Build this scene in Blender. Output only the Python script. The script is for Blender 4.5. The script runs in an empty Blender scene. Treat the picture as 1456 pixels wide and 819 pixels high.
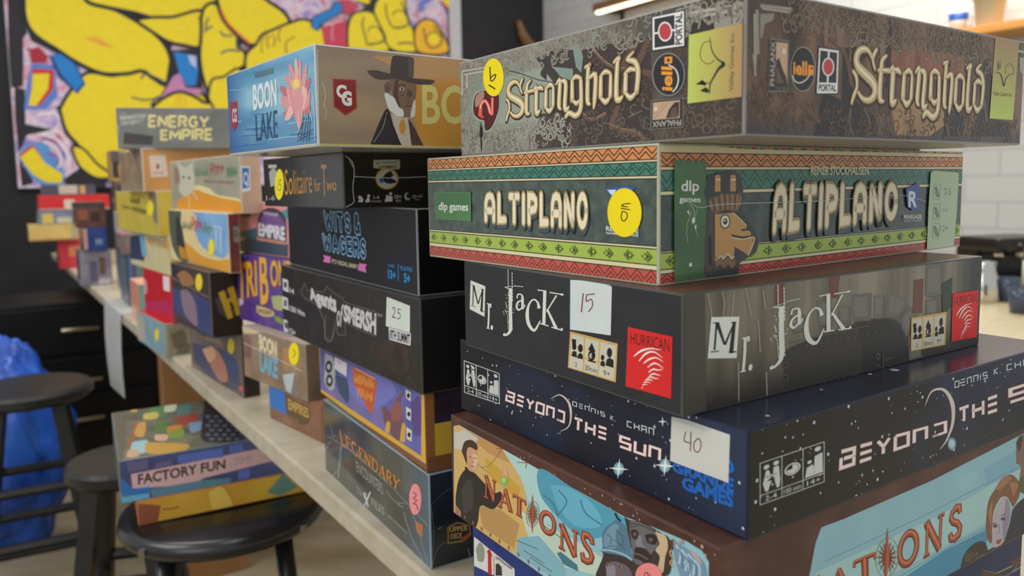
import bpy, bmesh, math, random
import numpy as np
from mathutils import Vector, Matrix

scn = bpy.context.scene
COL = scn.collection
random.seed(7)

# ------------------------------------------------------------------ camera, light, exposure
W, H = 1456, 819
FPX = 1098.41                       # focal length in pixels
PITCH = math.radians(5.529)
ROLL = math.radians(-0.866)
SHY = -42.955                       # principal point offset in pixels
ZC = 1.07                           # camera height over the floor
_c, _s = math.cos(PITCH), math.sin(PITCH)
FW = np.array([0, _c, -_s]); _u = np.array([0, _s, _c]); _r = np.array([1., 0, 0])
RI = math.cos(ROLL) * _r + math.sin(ROLL) * _u
UP = -math.sin(ROLL) * _r + math.cos(ROLL) * _u

cam_d = bpy.data.cameras.new('camera')
cam = bpy.data.objects.new('camera', cam_d); COL.objects.link(cam)
cam.matrix_world = Matrix(((RI[0], UP[0], -FW[0], 0), (RI[1], UP[1], -FW[1], 0), (RI[2], UP[2], -FW[2], ZC), (0, 0, 0, 1)))
cam_d.sensor_width = 36.0
cam_d.lens = FPX * 36.0 / W
cam_d.shift_y = SHY / W
cam_d.clip_start = 0.01
cam_d.dof.use_dof = True
cam_d.dof.focus_distance = 0.49
cam_d.dof.aperture_fstop = 8.4
scn.camera = cam

scn.view_settings.view_transform = 'Standard'
scn.view_settings.look = 'None'
scn.view_settings.gamma = 1.0
scn.view_settings.use_curve_mapping = False
scn.view_settings.exposure = 0.0

world = bpy.data.worlds.new('World'); scn.world = world
world.use_nodes = True
bg = world.node_tree.nodes['Background']
bg.inputs[0].default_value = (0.97, 0.99, 1.0, 1)
bg.inputs[1].default_value = 0.62

def area(name, loc, target, size, power, col=(1, .96, .9), sy=None):
    d = bpy.data.lights.new(name, 'AREA'); d.energy = power; d.color = col
    d.shape = 'RECTANGLE'; d.size = size; d.size_y = sy or size
    o = bpy.data.objects.new(name, d); COL.objects.link(o)
    o.location = (loc[0], loc[1], loc[2] + ZC)
    v = Vector(target) - Vector(loc)
    o.rotation_euler = v.to_track_quat('-Z', 'Y').to_euler()
    return o
area('ceiling_or_fill_light', (0.3, 0.9, 1.75), (0.1, 0.8, -.3), 1.2, 13, (1, .98, .95))
area('ceiling_or_fill_light', (-1.6, 2.6, 1.8), (-1.3, 2.6, -.3), 1.4, 26, (1, .97, .92))
area('ceiling_or_fill_light', (1.7, 3.2, 1.75), (1.5, 4.0, 0.3), 1.2, 46, (1, .97, .9))
area('ceiling_or_fill_light', (-1.9, 0.5, 1.6), (-.5, 1.1, -.1), 1.2, 20, (1, .98, .95))  # fill light added to brighten the left faces of the stacks
area('rear_fill_light', (-1.2, -1.6, 0.9), (0.2, 0.6, -.1), 1.8, 17, (1, 1, 1))  # unseen soft area light from behind the camera

# ------------------------------------------------------------------ pixel geometry (used to find real points on real planes)
def ray(px, py):
    return FW + RI * ((px - W / 2) / FPX) - UP * ((py - (H / 2 + SHY)) / FPX)
def at(px, py, depth):              # point on the ray at distance `depth` along world Y
    d = ray(px, py); return d * (depth / d[1])
def onz(px, py, z):
    d = ray(px, py); return d * (z / d[2])
def proj(p):
    p = np.asarray(p, float); d = p @ FW
    return (W / 2 + FPX * (p @ RI) / d, H / 2 + SHY - FPX * (p @ UP) / d)
def homog(src, dst):                # 3x3 taking the 4 src points to the 4 dst points
    A = []; b = []
    for (x, y), (u, v) in zip(src, dst):
        A.append([x, y, 1, 0, 0, 0, -u * x, -u * y]); b.append(u)
        A.append([0, 0, 0, x, y, 1, -v * x, -v * y]); b.append(v)
    h = np.linalg.solve(np.array(A, float), np.array(b, float))
    return np.append(h, 1).reshape(3, 3)
def zoomer(x0, y0, s):              # reads a string of points noted in an enlarged view
    def f(t):
        out = []
        for w in t.split():
            a, b = w.split(','); out.append((x0 + float(a) / s, y0 + float(b) / s))
        return out
    return f

# ------------------------------------------------------------------ materials
def lin(c):
    c = c / 255.0
    return c / 12.92 if c <= 0.04045 else ((c + 0.055) / 1.055) ** 2.4
def rgb(c): return (lin(c[0]), lin(c[1]), lin(c[2]), 1)
_mc = {}
def M(c, rough=.45, coat=0.0, metal=0.0, emit=0, spec=.35):
    k = (tuple(c), rough, coat, metal, emit, spec)
    if k in _mc: return _mc[k]
    m = bpy.data.materials.new('paint_%d_%d_%d' % tuple(int(v) for v in c)); m.use_nodes = True
    nt = m.node_tree; b = nt.nodes['Principled BSDF']
    # faint procedural mottling so that no surface is a dead flat colour
    tc = nt.nodes.new('ShaderNodeTexCoord'); n = nt.nodes.new('ShaderNodeTexNoise'); n.inputs['Scale'].default_value = 30
    nt.links.new(tc.outputs['Object'], n.inputs['Vector'])
    r = nt.nodes.new('ShaderNodeValToRGB')
    a = rgb(c)
    r.color_ramp.elements[0].position = .3; r.color_ramp.elements[1].position = .7
    r.color_ramp.elements[0].color = (a[0] * .96, a[1] * .96, a[2] * .96, 1)
    r.color_ramp.elements[1].color = (min(1, a[0] * 1.03), min(1, a[1] * 1.03), min(1, a[2] * 1.03), 1)
    nt.links.new(n.outputs[0], r.inputs[0]); nt.links.new(r.outputs[0], b.inputs['Base Color'])
    b.inputs['Roughness'].default_value = rough
    b.inputs['Metallic'].default_value = metal
    b.inputs['Specular IOR Level'].default_value = spec
    b.inputs['Coat Weight'].default_value = coat; b.inputs['Coat Roughness'].default_value = .08
    _mc[k] = m
    return m
def PM(name, stops, scale=30, detail=4, kind='noise', stretch=(1, 1, 1), rough=.4, coat=0.0, bump=0.0, bscale=120,
       grad=None, spots=None, dist=0.0, spec=.35, metal=0.0):
    """procedural material: a texture through a colour ramp; grad=(axis, lo, hi, colour) mixes a colour in along an object axis;
    spots=(scale, size, colour) strews small specks"""
    m = bpy.data.materials.new(name); m.use_nodes = True
    nt = m.node_tree; b = nt.nodes['Principled BSDF']; N = nt.nodes.new; Lk = nt.links.new
    tc = N('ShaderNodeTexCoord'); mp = N('ShaderNodeMapping'); mp.inputs['Scale'].default_value = stretch
    Lk(tc.outputs['Object'], mp.inputs['Vector'])
    if kind == 'noise':
        t = N('ShaderNodeTexNoise'); t.inputs['Scale'].default_value = scale; t.inputs['Detail'].default_value = detail
        t.inputs['Distortion'].default_value = dist
    elif kind == 'voronoi':
        t = N('ShaderNodeTexVoronoi'); t.inputs['Scale'].default_value = scale
    elif kind == 'wave':
        t = N('ShaderNodeTexWave'); t.inputs['Scale'].default_value = scale; t.inputs['Distortion'].default_value = dist
        t.inputs['Detail'].default_value = detail
    Lk(mp.outputs[0], t.inputs['Vector'])
    r = N('ShaderNodeValToRGB'); cr = r.color_ramp
    while len(cr.elements) < len(stops): cr.elements.new(.5)
    for e, (p, c) in zip(cr.elements, stops): e.position = p; e.color = rgb(c)
    Lk(t.outputs['Fac' if kind == 'wave' else 0], r.inputs[0])
    out = r.outputs[0]
    gl = grad if isinstance(grad, list) else ([grad] if grad else [])
    for ax, lo, hi, c in gl:
        sx = N('ShaderNodeSeparateXYZ'); Lk(tc.outputs['Object'], sx.inputs[0])
        mr = N('ShaderNodeMapRange'); mr.inputs[1].default_value = lo; mr.inputs[2].default_value = hi
        Lk(sx.outputs[ax], mr.inputs[0])
        mx = N('ShaderNodeMix'); mx.data_type = 'RGBA'; Lk(mr.outputs[0], mx.inputs[0]); Lk(out, mx.inputs[6])
        mx.inputs[7].default_value = rgb(c); out = mx.outputs[2]
    if spots:
        v = N('ShaderNodeTexVoronoi'); v.inputs['Scale'].default_value = spots[0]; Lk(tc.outputs['Object'], v.inputs['Vector'])
        lt = N('ShaderNodeMath'); lt.operation = 'LESS_THAN'; lt.inputs[1].default_value = spots[1]; Lk(v.outputs[0], lt.inputs[0])
        mx = N('ShaderNodeMix'); mx.data_type = 'RGBA'; Lk(lt.outputs[0], mx.inputs[0]); Lk(out, mx.inputs[6])
        mx.inputs[7].default_value = rgb(spots[2]); out = mx.outputs[2]
    Lk(out, b.inputs['Base Color'])
    b.inputs['Roughness'].default_value = rough; b.inputs['Specular IOR Level'].default_value = spec
    b.inputs['Coat Weight'].default_value = coat; b.inputs['Coat Roughness'].default_value = .08
    b.inputs['Metallic'].default_value = metal
    if bump:
        n = N('ShaderNodeTexNoise'); n.inputs['Scale'].default_value = bscale; Lk(tc.outputs['Object'], n.inputs['Vector'])
        bp = N('ShaderNodeBump'); bp.inputs['Strength'].default_value = bump; bp.inputs['Distance'].default_value = .002
        Lk(n.outputs[0], bp.inputs['Height']); Lk(bp.outputs[0], b.inputs['Normal'])
    return m

# ------------------------------------------------------------------ objects
def tag(o, label, cat, group=None):
    o['label'] = label; o['category'] = cat
    if group: o['group'] = group
def empty(name, loc, rz=0.0):
    o = bpy.data.objects.new(name, None); COL.objects.link(o)
    o.location = (loc[0], loc[1], loc[2] + ZC); o.rotation_euler = (0, 0, rz); o.empty_display_size = .02
    return o
def link(name, bm_or_me, mats, parent=None, loc=None, label=None, smooth=False):
    if isinstance(bm_or_me, bmesh.types.BMesh):
        me = bpy.data.meshes.new(name); bmesh.ops.recalc_face_normals(bm_or_me, faces=bm_or_me.faces); bm_or_me.to_mesh(me); bm_or_me.free()
    else: me = bm_or_me
    for m in (mats if isinstance(mats, (list, tuple)) else [mats]): me.materials.append(m)
    if smooth:
        for p in me.polygons: p.use_smooth = True
    o = bpy.data.objects.new(name, me); COL.objects.link(o)
    if parent: o.parent = parent
    if loc is not None: o.location = (loc[0], loc[1], loc[2] + (0 if parent else ZC))
    if label: o['label'] = label
    return o
def add_box(bm, c, s, bev=0.0, rz=0.0, mi=0):
    t = bmesh.new(); bmesh.ops.create_cube(t, size=1)
    bmesh.ops.scale(t, vec=s, verts=t.verts)
    if bev: bmesh.ops.bevel(t, geom=list(t.edges), offset=bev, segments=2, affect='EDGES', profile=.6)
    if rz: bmesh.ops.rotate(t, cent=(0, 0, 0), matrix=Matrix.Rotation(rz, 3, 'Z'), verts=t.verts)
    bmesh.ops.translate(t, vec=c, verts=t.verts)
    for f in t.faces: f.material_index = mi
    me = bpy.data.meshes.new('t'); t.to_mesh(me); t.free(); bm.from_mesh(me); bpy.data.meshes.remove(me)
def add_lathe(bm, prof, seg=24, c=(0, 0, 0)):
    rings = []
    for r, z in prof:
        if r < 1e-6: rings.append([bm.verts.new((c[0], c[1], c[2] + z))])
        else: rings.append([bm.verts.new((c[0] + r * math.cos(2 * math.pi * k / seg), c[1] + r * math.sin(2 * math.pi * k / seg), c[2] + z)) for k in range(seg)])
    for a, b in zip(rings, rings[1:]):
        for k in range(seg):
            k2 = (k + 1) % seg
            q = ([a[0]] if len(a) == 1 else [a[k], a[k2]]) + ([b[0]] if len(b) == 1 else [b[k2], b[k]])
            if len(q) >= 3: bm.faces.new(q)
def add_tube(bm, pts, r, seg=10, closed=False, r1=None):
    pts = [Vector(p) for p in pts]; n = len(pts); rings = []
    for i, p in enumerate(pts):
        a = pts[(i - 1) % n] if (closed or i) else p; b = pts[(i + 1) % n] if (closed or i < n - 1) else p
        d = (b - a).normalized(); x = d.orthogonal().normalized() if abs(d.z) > .95 else d.cross(Vector((0, 0, 1))).normalized(); y = d.cross(x)
        rr = r if r1 is None else r + (r1 - r) * i / (n - 1)
        rings.append([bm.verts.new(p + x * rr * math.cos(2 * math.pi * k / seg) + y * rr * math.sin(2 * math.pi * k / seg)) for k in range(seg)])
    for i in range(n if closed else n - 1):
        A, B = rings[i], rings[(i + 1) % n]
        for k in range(seg): bm.faces.new((A[k], A[(k + 1) % seg], B[(k + 1) % seg], B[k]))
    if not closed: bm.faces.new(rings[0][::-1]); bm.faces.new(rings[-1])

# ------------------------------------------------------------------ flat printed faces
class Face:
    """a flat rectangular face of an object: origin o (lower left seen from outside), edge vectors U, V, outward normal n, all object-local.
    corners = the four pixel corners TL, TR, BR, BL where that face stands in the photograph"""
    def __init__(s, o, U, V, n, corners, parent, step=5e-6, base=3e-5, bev=0.0):
        s.o, s.U, s.V, s.n = [np.array(a, float) for a in (o, U, V, n)]
        s.Hm = homog(corners, [(0, 1), (1, 1), (1, 0), (0, 0)]); s.Hi = np.linalg.inv(s.Hm)
        s.parent = parent; s.k = 0; s.step = step; s.base = base
        s.asp = np.linalg.norm(s.U) / np.linalg.norm(s.V)
        s.mu = max(.001, bev / np.linalg.norm(s.U)); s.mv = max(.001, bev / np.linalg.norm(s.V))
    def uv(s, p):
        q = s.Hm @ np.array([p[0], p[1], 1.0]); return (q[0] / q[2], q[1] / q[2])
    def px(s, u, v):
        q = s.Hi @ np.array([u, v, 1.0]); return (q[0] / q[2], q[1] / q[2])
    def pt(s, u, v, off): return s.o + s.U * u + s.V * v + s.n * off
def clip(poly, mu=.001, mv=.001):
    for ax, lim, sg in ((0, mu, 1), (0, 1 - mu, -1), (1, mv, 1), (1, 1 - mv, -1)):
        out = []
        for i in range(len(poly)):
            a, b = poly[i - 1], poly[i]
            ia, ib = sg * (a[ax] - lim) >= 0, sg * (b[ax] - lim) >= 0
            if ia != ib:
                t = (lim - a[ax]) / (b[ax] - a[ax]); out.append((a[0] + t * (b[0] - a[0]), a[1] + t * (b[1] - a[1])))
            if ib: out.append(b)
        poly = out
        if len(poly) < 3: return []
    return poly
class Art:
    """one printed part: collects flat shapes lying on faces of its box and becomes ONE mesh, child of the box"""
    def __init__(s, name, face, label=None, rough=.4, coat=0.0, clipped=True, spec=.35):
        s.name, s.f, s.label, s.rough, s.coat, s.clipped, s.spec = name, face, label, rough, coat, clipped, spec
        s.v = []; s.fc = []; s.mi = []; s.mats = []; s.raw = False
    def mat(s, c):
        m = c if isinstance(c, bpy.types.Material) else M(c, s.rough, s.coat, spec=s.spec)
        if m not in s.mats: s.mats.append(m)
        return s.mats.index(m)
    def polys(s, plist, col, uv=False):     # several shapes on one layer
        f = s.f; f.k += 1; off = f.base + f.k * f.step; mi = s.mat(col)
        for pl in plist:
            q = [tuple(p) for p in pl] if uv else [f.uv(p) for p in pl]
            if s.clipped: q = clip(q, f.mu, f.mv)
            if len(q) < 3: continue
            # outward facing winding
            a = 0.0
            for i in range(len(q)): a += q[i - 1][0] * q[i][1] - q[i][0] * q[i - 1][1]
            if abs(a) < 1e-9: continue
            if (a > 0) != (np.dot(np.cross(f.U, f.V), f.n) > 0): q = q[::-1]
            b = len(s.v); s.v += [tuple(f.pt(u, v, off)) for u, v in q]; s.fc.append(list(range(b, b + len(q)))); s.mi.append(mi)
        return s
    def poly(s, pts, col, uv=False): return s.polys([pts], col, uv)
    def rect(s, u0, v0, u1, v1, col): return s.poly([(u0, v0), (u1, v0), (u1, v1), (u0, v1)], col, True)
    def line(s, pts, w, col, closed=False, mp=None, uv=False, cap=False):
        q = strip(pts, w, closed, cap)
        if mp: q = [[mp(p) for p in pl] for pl in q]
        return s.polys(q, col, uv)
    def lines(s, lst, w, col, closed=False, mp=None, uv=False, cap=False):
        q = []
        for pts in lst: q += strip(pts, w, closed, cap)
        if mp: q = [[mp(p) for p in pl] for pl in q]
        return s.polys(q, col, uv)
    def ell(s, c, rx, ry, col, rot=0.0, n=28, mp=None, uv=False):
        p = ell(c, rx, ry, rot, n)
        if mp: p = [mp(a) for a in p]
        return s.poly(p, col, uv)
    def gradient(s, quad, c0, c1, n=12, axis=0):     # quad TL TR BR BL, colour printed from c0 to c1
        TL, TR, BR, BL = [np.array(p) for p in quad]
        for i in range(n):
            a, b = i / n, (i + 1) / n; t = (i + .5) / n; col = tuple(round(c0[k] + (c1[k] - c0[k]) * t) for k in range(3))
            if axis == 0: q = [TL + (TR - TL) * a, TL + (TR - TL) * b, BL + (BR - BL) * b, BL + (BR - BL) * a]
            else: q = [TL + (BL - TL) * a, TR + (BR - TR) * a, TR + (BR - TR) * b, TL + (BL - TL) * b]
            s.poly(q, col)
        return s
    def text(s, t, quad, col, bold=0.0, shear=0.0, uv=False):
        s.polys(text_polys(t, quad, bold, shear), col, uv); return s
    def marks(s, n, quad, col):          # lettering too small or soft to read: a row of letter-sized marks
        mp = quadmap(quad); rnd = random.Random(n * 7 + len(s.v)); q = []
        for i in range(n):
            x0, w = i / n, .78 / n; c = rnd.uniform(.15, .6)
            for a, b, e, f in ((0, 0, .32, 1), (.68, rnd.choice((0, .3)), 1, rnd.choice((1, .7))), (.1, c, .9, c + .22)): q.append([mp((x0 + w * u, v)) for u, v in ((a, b), (e, b), (e, f), (a, f))])
        s.polys(q, col); return s
    def glyphs(s, font, t, quad, w, col, gap=.25, cap=False, dy=0.0, aspect=None, uv=False, closed_ok=True):
        q = glyph_polys(font, t, quad, w, gap, cap, dy, aspect); s.polys(q, col, uv); return s
    def build(s, parent=None):
        me = bpy.data.meshes.new(s.name); me.from_pydata(s.v, [], s.fc)
        for m in s.mats: me.materials.append(m)
        for p, k in zip(me.polygons, s.mi): p.material_index = k
        o = bpy.data.objects.new(s.name, me); COL.objects.link(o); o.parent = parent or s.f.parent
        if s.label: o['label'] = s.label
        return o
def ell(c, rx, ry, rot=0.0, n=28, a0=0, a1=2 * math.pi):
    cr, sr = math.cos(rot), math.sin(rot); out = []
    full = abs(a1 - a0 - 2 * math.pi) < 1e-6
    for k in range(n):
        a = a0 + (a1 - a0) * k / (n if full else n - 1); x, y = rx * math.cos(a), ry * math.sin(a)
        out.append((c[0] + x * cr - y * sr, c[1] + x * sr + y * cr))
    return out
def strip(pts, w, closed=False, cap=False):
    """quads of a stroke; w a number or one width per point"""
    pts = [np.array(p, float) for p in pts]; n = len(pts)
    ws = [w] * n if not hasattr(w, '__len__') else list(w)
    if not closed:
        for i in range(1, n - 1):           # a sharp corner is drawn as two strokes
            a, b = pts[i] - pts[i - 1], pts[i + 1] - pts[i]; la, lb = math.hypot(*a), math.hypot(*b)
            if la > 1e-9 and lb > 1e-9 and float(a @ b) / (la * lb) < -.35: return strip(pts[:i + 1], ws[:i + 1], False, cap) + strip(pts[i:], ws[i:], False, cap)
    Ls, Rs = [], []
    for i in range(n):
        a = pts[i - 1] if (i or closed) else None; b = pts[(i + 1) % n] if (i < n - 1 or closed) else None
        def nrm(d):
            l = math.hypot(*d) or 1; return np.array([-d[1] / l, d[0] / l])
        if a is None: m = nrm(b - pts[i])
        elif b is None: m = nrm(pts[i] - a)
        else:
            n1, n2 = nrm(pts[i] - a), nrm(b - pts[i]); m = n1 + n2; l = math.hypot(*m)
            if l < .3: m = n1
            else:
                m = m / l; m = m / max(.5, float(m @ n1))
        Ls.append(pts[i] + m * ws[i] / 2); Rs.append(pts[i] - m * ws[i] / 2)
    q = []
    for i in range(n if closed else n - 1):
        j = (i + 1) % n; q.append([tuple(Ls[i]), tuple(Ls[j]), tuple(Rs[j]), tuple(Rs[i])])
    if cap and not closed:
        for i, j in ((0, 1), (n - 1, n - 2)):
            d = pts[i] - pts[j]; a = math.atan2(d[1], d[0])
            q.append(ell(pts[i], ws[i] / 2, ws[i] / 2, a, 8, -math.pi / 2, math.pi / 2))
    return q
def smooth(pts, n=6):               # Catmull-Rom through the points
    P = [np.array(p, float) for p in pts]; out = []
    for i in range(len(P) - 1):
        p0, p1, p2, p3 = P[max(0, i - 1)], P[i], P[i + 1], P[min(len(P) - 1, i + 2)]
        for k in range(n):
            t = k / n
            out.append(tuple(.5 * ((2 * p1) + (p2 - p0) * t + (2 * p0 - 5 * p1 + 4 * p2 - p3) * t * t + (3 * p1 - p0 - 3 * p2 + p3) * t ** 3)))
    out.append(tuple(P[-1])); return out
def quadmap(quad):
    """quad = BL, BR, TL [, TR]: maps (0..1, 0..1) into it"""
    BL, BR, TL = [np.array(p, float) for p in quad[:3]]; TR = np.array(quad[3], float) if len(quad) > 3 else BR + TL - BL
    return lambda p: tuple((1 - p[0]) * (1 - p[1]) * BL + p[0] * (1 - p[1]) * BR + (1 - p[0]) * p[1] * TL + p[0] * p[1] * TR)
_tc = {}
def text_mesh(t, bold):
    k = (t, bold)
    if k in _tc: return _tc[k]
    cu = bpy.data.curves.new('txt', 'FONT'); cu.body = t; cu.offset = bold; cu.resolution_u = 3
    o = bpy.data.objects.new('txt', cu); COL.objects.link(o)
    dg = bpy.context.evaluated_depsgraph_get(); me = bpy.data.meshes.new_from_object(o.evaluated_get(dg))
    V = [(v.co.x, v.co.y) for v in me.vertices]; F = [[V[i] for i in p.vertices] for p in me.polygons]
    bpy.data.objects.remove(o); bpy.data.curves.remove(cu); bpy.data.meshes.remove(me)
    xs = [x for x, y in V]; r = (F, min(xs), max(xs)); _tc[k] = r
    return r
CAPH = .70
def text_polys(t, quad, bold=0.0, shear=0.0):
    F, x0, x1 = text_mesh(t, bold); mp = quadmap(quad)
    return [[mp(((x - x0) / (x1 - x0) + shear * y / CAPH, y / CAPH)) for x, y in f] for f in F]

# stroke alphabets; each glyph: width, list of (points, relative width)
def arc(cx, cy, rx, ry, a0, a1, n=10):
    return [(cx + rx * math.cos(math.radians(a0 + (a1 - a0) * k / (n - 1))), cy + ry * math.sin(math.radians(a0 + (a1 - a0) * k / (n - 1)))) for k in range(n)]
TECH = {
 'B': (.9, [([(0, 1), (.9, 1), (.9, .53), (.2, .53)], 1), ([(.9, .53), (.9, 0), (0, 0), (0, .62)], 1)]),
 'E': (.8, [([(0, 1), (.8, 1)], 1), ([(0, .5), (.8, .5)], 1), ([(0, 0), (.8, 0)], 1)]),
 'e': (.8, [([(.8, 1), (0, 1), (0, 0), (.8, 0)], 1), ([(0, .5), (.8, .5)], 1)]),
 'Y': (.8, [([(0, 1), (.4, .5), (.8, 1)], 1), ([(.4, .5), (.4, 0)], 1)]),
 'O': (.9, [([(0, 1), (.9, 1), (.9, 0), (0, 0), (0, 1)], 1)]),
 'N': (.85, [([(0, 0), (0, 1), (.85, 1), (.85, 0)], 1)]),
 'D': (.9, [([(.1, 1), (.9, 1), (.9, 0), (0, 0)], 1), ([(.45, 0), (0, 0)], 1)]),
 'd': (.85, [([(0, 1), (.85, 1), (.85, 0), (0, 0), (0, 1)], 1)]),
 'T': (.8, [([(0, 1), (.8, 1)], 1), ([(.4, 1), (.4, 0)], 1)]),
 'H': (.85, [([(0, 1), (0, 0)], 1), ([(.85, 1), (.85, 0)], 1), ([(0, .5), (.85, .5)], 1)]),
 'S': (.85, [([(.85, 1), (0, 1), (0, .5), (.85, .5), (.85, 0), (0, 0)], 1)]),
 'U': (.85, [([(0, 1), (0, 0), (.85, 0), (.85, 1)], 1)]),
 'I': (.15, [([(.08, 1), (.08, 0)], 1)]),
 'K': (.8, [([(0, 1), (0, 0)], 1), ([(.8, 1), (.1, .5), (.8, 0)], 1)]),
 'C': (.8, [([(.8, 1), (0, 1), (0, 0), (.8, 0)], 1)]),
 'A': (.85, [([(0, 0), (0, 1), (.85, 1), (.85, 0)], 1), ([(0, .45), (.85, .45)], 1)]),
 '.': (.15, [([(0, .03), (.16, .03)], 1)]), ' ': (.45, [])}
def _sf(x, y, w=.34): return ([(x - w / 2, y), (x + w / 2, y)], .38)
SERIF = {
 'N': (1.0, [([(.14, 0), (.14, 1)], .5), ([(.1, 1), (.86, 0)], 1.0), ([(.86, 0), (.86, 1)], .5), _sf(.14, .02), _sf(.1, .98, .26), _sf(.86, .98)]),
 'A': (1.0, [([(.1, 0), (.5, 1)], .5), ([(.5, 1), (.9, 0)], 1.0), ([(.26, .34), (.74, .34)], .4), _sf(.1, .02), _sf(.9, .02)]),
 'T': (.9, [([(.45, 0), (.45, 1)], 1.0), ([(0, .96), (.9, .96)], .5), ([(.03, .96), (.0, .78)], .4), ([(.87, .96), (.9, .78)], .4), _sf(.45, .02, .44)]),
 'I': (.3, [([(.15, 0), (.15, 1)], 1.0), _sf(.15, .02), _sf(.15, .98)]),
 'O': (1.0, [(arc(.5, .5, .43, .48, 0, 360, 26), .85)]),
 'S': (.7, [([(.62, .74), (.6, .92), (.4, .99), (.16, .93), (.1, .76), (.22, .6), (.48, .46), (.62, .28), (.55, .08), (.32, .01), (.12, .06), (.07, .26)], .8)]),
 'L': (.75, [([(.15, 0), (.15, 1)], .9), ([(0, .04), (.7, .04), (.74, .25)], .45), _sf(.15, .97)]),
 'E': (.75, [([(.15, 0), (.15, 1)], .9), ([(0, .04), (.7, .04), (.72, .22)], .45), ([(0, .96), (.66, .96), (.68, .8)], .45), ([(.15, .52), (.5, .52)], .4)]),
 'G': (.95, [(arc(.48, .5, .42, .47, 45, 360, 20), .8), ([(.9, .5), (.9, .08)], .8), ([(.65, .45), (1, .45)], .4)]),
 'D': (.95, [([(.15, 0), (.15, 1)], .9), ([(.0, .97), (.45, .97)] + arc(.4, .5, .48, .47, 80, -80, 12) + [(.0, .03)], .6)]),
 'R': (.9, [([(.15, 0), (.15, 1)], .9), ([(0, .97), (.4, .97)] + arc(.42, .73, .3, .24, 80, -80, 8) + [(.15, .48)], .6), ([(.4, .48), (.88, .02)], .9), _sf(.15, .02)]),
 'Y': (.95, [([(.05, 1), (.48, .45)], .9), ([(.48, .45), (.9, 1)], .5), ([(.48, .45), (.48, 0)], .9), _sf(.48, .02), _sf(.08, .98), _sf(.88, .98)]),
 ' ': (.4, [])}
ALTI = {
 'A': (.8, [([(0, 0), (.02, .7), (.14, .92), (.4, 1), (.66, .92), (.78, .7), (.8, 0)], 1), ([(.05, .36), (.75, .36)], 1)]),
 'L': (.6, [([(0, 1), (0, 0), (.6, .02)], 1)]),
 'T': (.8, [([(0, .97), (.8, .97)], 1), ([(.4, .97), (.4, 0)], 1)]),
 'I': (.05, [([(.02, .98), (.02, 0)], 1)]),
 'P': (.7, [([(0, 0), (0, .98), (.45, .96), (.68, .82), (.7, .66), (.6, .5), (.05, .42)], 1)]),
 'N': (.75, [([(0, 0), (.02, .98), (.72, .04), (.75, .98)], 1)]),
 'O': (.85, [(arc(.42, .5, .4, .5, 0, 360, 24), 1)])}
SANS = {
 'W': (1.1, [([(0, 1), (.25, 0), (.55, .8), (.85, 0), (1.1, 1)], 1)]), 'I': (.05, [([(.02, 1), (.02, 0)], 1)]),
 'T': (.75, [([(0, 1), (.75, 1)], 1), ([(.37, 1), (.37, 0)], 1)]),
 'S': (.7, [(smooth([(.66, .82), (.4, 1), (.08, .85), (.12, .6), (.55, .45), (.66, .2), (.4, 0), (.02, .15)]), 1)]),
 '&': (.8, [(smooth([(.75, .0), (.2, .65), (.2, .9), (.4, 1), (.52, .82), (.1, .42), (.1, .1), (.4, 0), (.75, .42)]), 1)]),
 'A': (.8, [([(0, 0), (.4, 1), (.8, 0)], 1), ([(.16, .33), (.64, .33)], 1)]),
 'G': (.8, [(smooth([(.74, .85), (.42, 1), (.08, .75), (.05, .3), (.38, 0), (.74, .15)]), 1), ([(.74, .1), (.74, .48), (.48, .48)], 1)]),
 'E': (.65, [([(.65, 1), (0, 1), (0, 0), (.65, 0)], 1), ([(0, .5), (.55, .5)], 1)]),
 'R': (.72, [([(0, 0), (0, 1), (.5, 1), (.68, .88), (.68, .62), (.5, .5), (0, .5)], 1), ([(.4, .5), (.72, 0)], 1)]),
 'N': (.8, [([(0, 0), (0, 1), (.8, 0), (.8, 1)], 1)]), 'Y': (.8, [([(0, 1), (.4, .45), (.8, 1)], 1), ([(.4, .45), (.4, 0)], 1)]),
 'M': (1.0, [([(0, 0), (0, 1), (.5, .35), (1, 1), (1, 0)], 1)]), 'P': (.7, [([(0, 0), (0, 1), (.5, 1), (.68, .86), (.68, .6), (.5, .45), (0, .45)], 1)]),
 'B': (.72, [([(0, 0), (0, 1), (.5, 1), (.64, .88), (.64, .65), (.5, .54), (0, .54)], 1), ([(.5, .54), (.7, .42), (.7, .14), (.5, 0), (0, 0)], 1)]),
 'O': (.8, [(arc(.4, .5, .38, .5, 0, 360, 20), 1)]), 'D': (.75, [([(0, 0), (0, 1), (.45, 1), (.72, .75), (.72, .25), (.45, 0), (0, 0)], 1)]), ' ': (.35, [])}
HAND = {
 '1': (.2, [([(.15, 1), (.08, 0)], 1)]), '6': (.55, [(smooth([(.45, 1), (.15, .6), (.05, .2), (.25, 0), (.5, .15), (.45, .42), (.12, .32)]), 1)]),
 '5': (.6, [(smooth([(.15, .95), (.1, .55), (.35, .6), (.5, .35), (.35, .08), (.05, .0)]), 1), ([(.12, .95), (.55, .98)], 1)]),
 '4': (.6, [(smooth([(.12, 1), (.02, .5), (.5, .5)]), 1), ([(.45, .95), (.42, 0)], 1)]),
 '0': (.55, [(smooth([(.3, .98), (.05, .6), (.1, .1), (.35, .02), (.52, .4), (.42, .85), (.25, .98)]), 1)]),
 '2': (.6, [(smooth([(.05, .75), (.25, 1), (.45, .8), (.3, .4), (.02, .05), (.3, .1), (.58, .02)]), 1)]),
 '3': (.55, [(smooth([(.05, .9), (.35, .98), (.42, .75), (.15, .55), (.48, .35), (.35, .05), (.02, .08)]), 1)]), ' ': (.3, [])}
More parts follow.
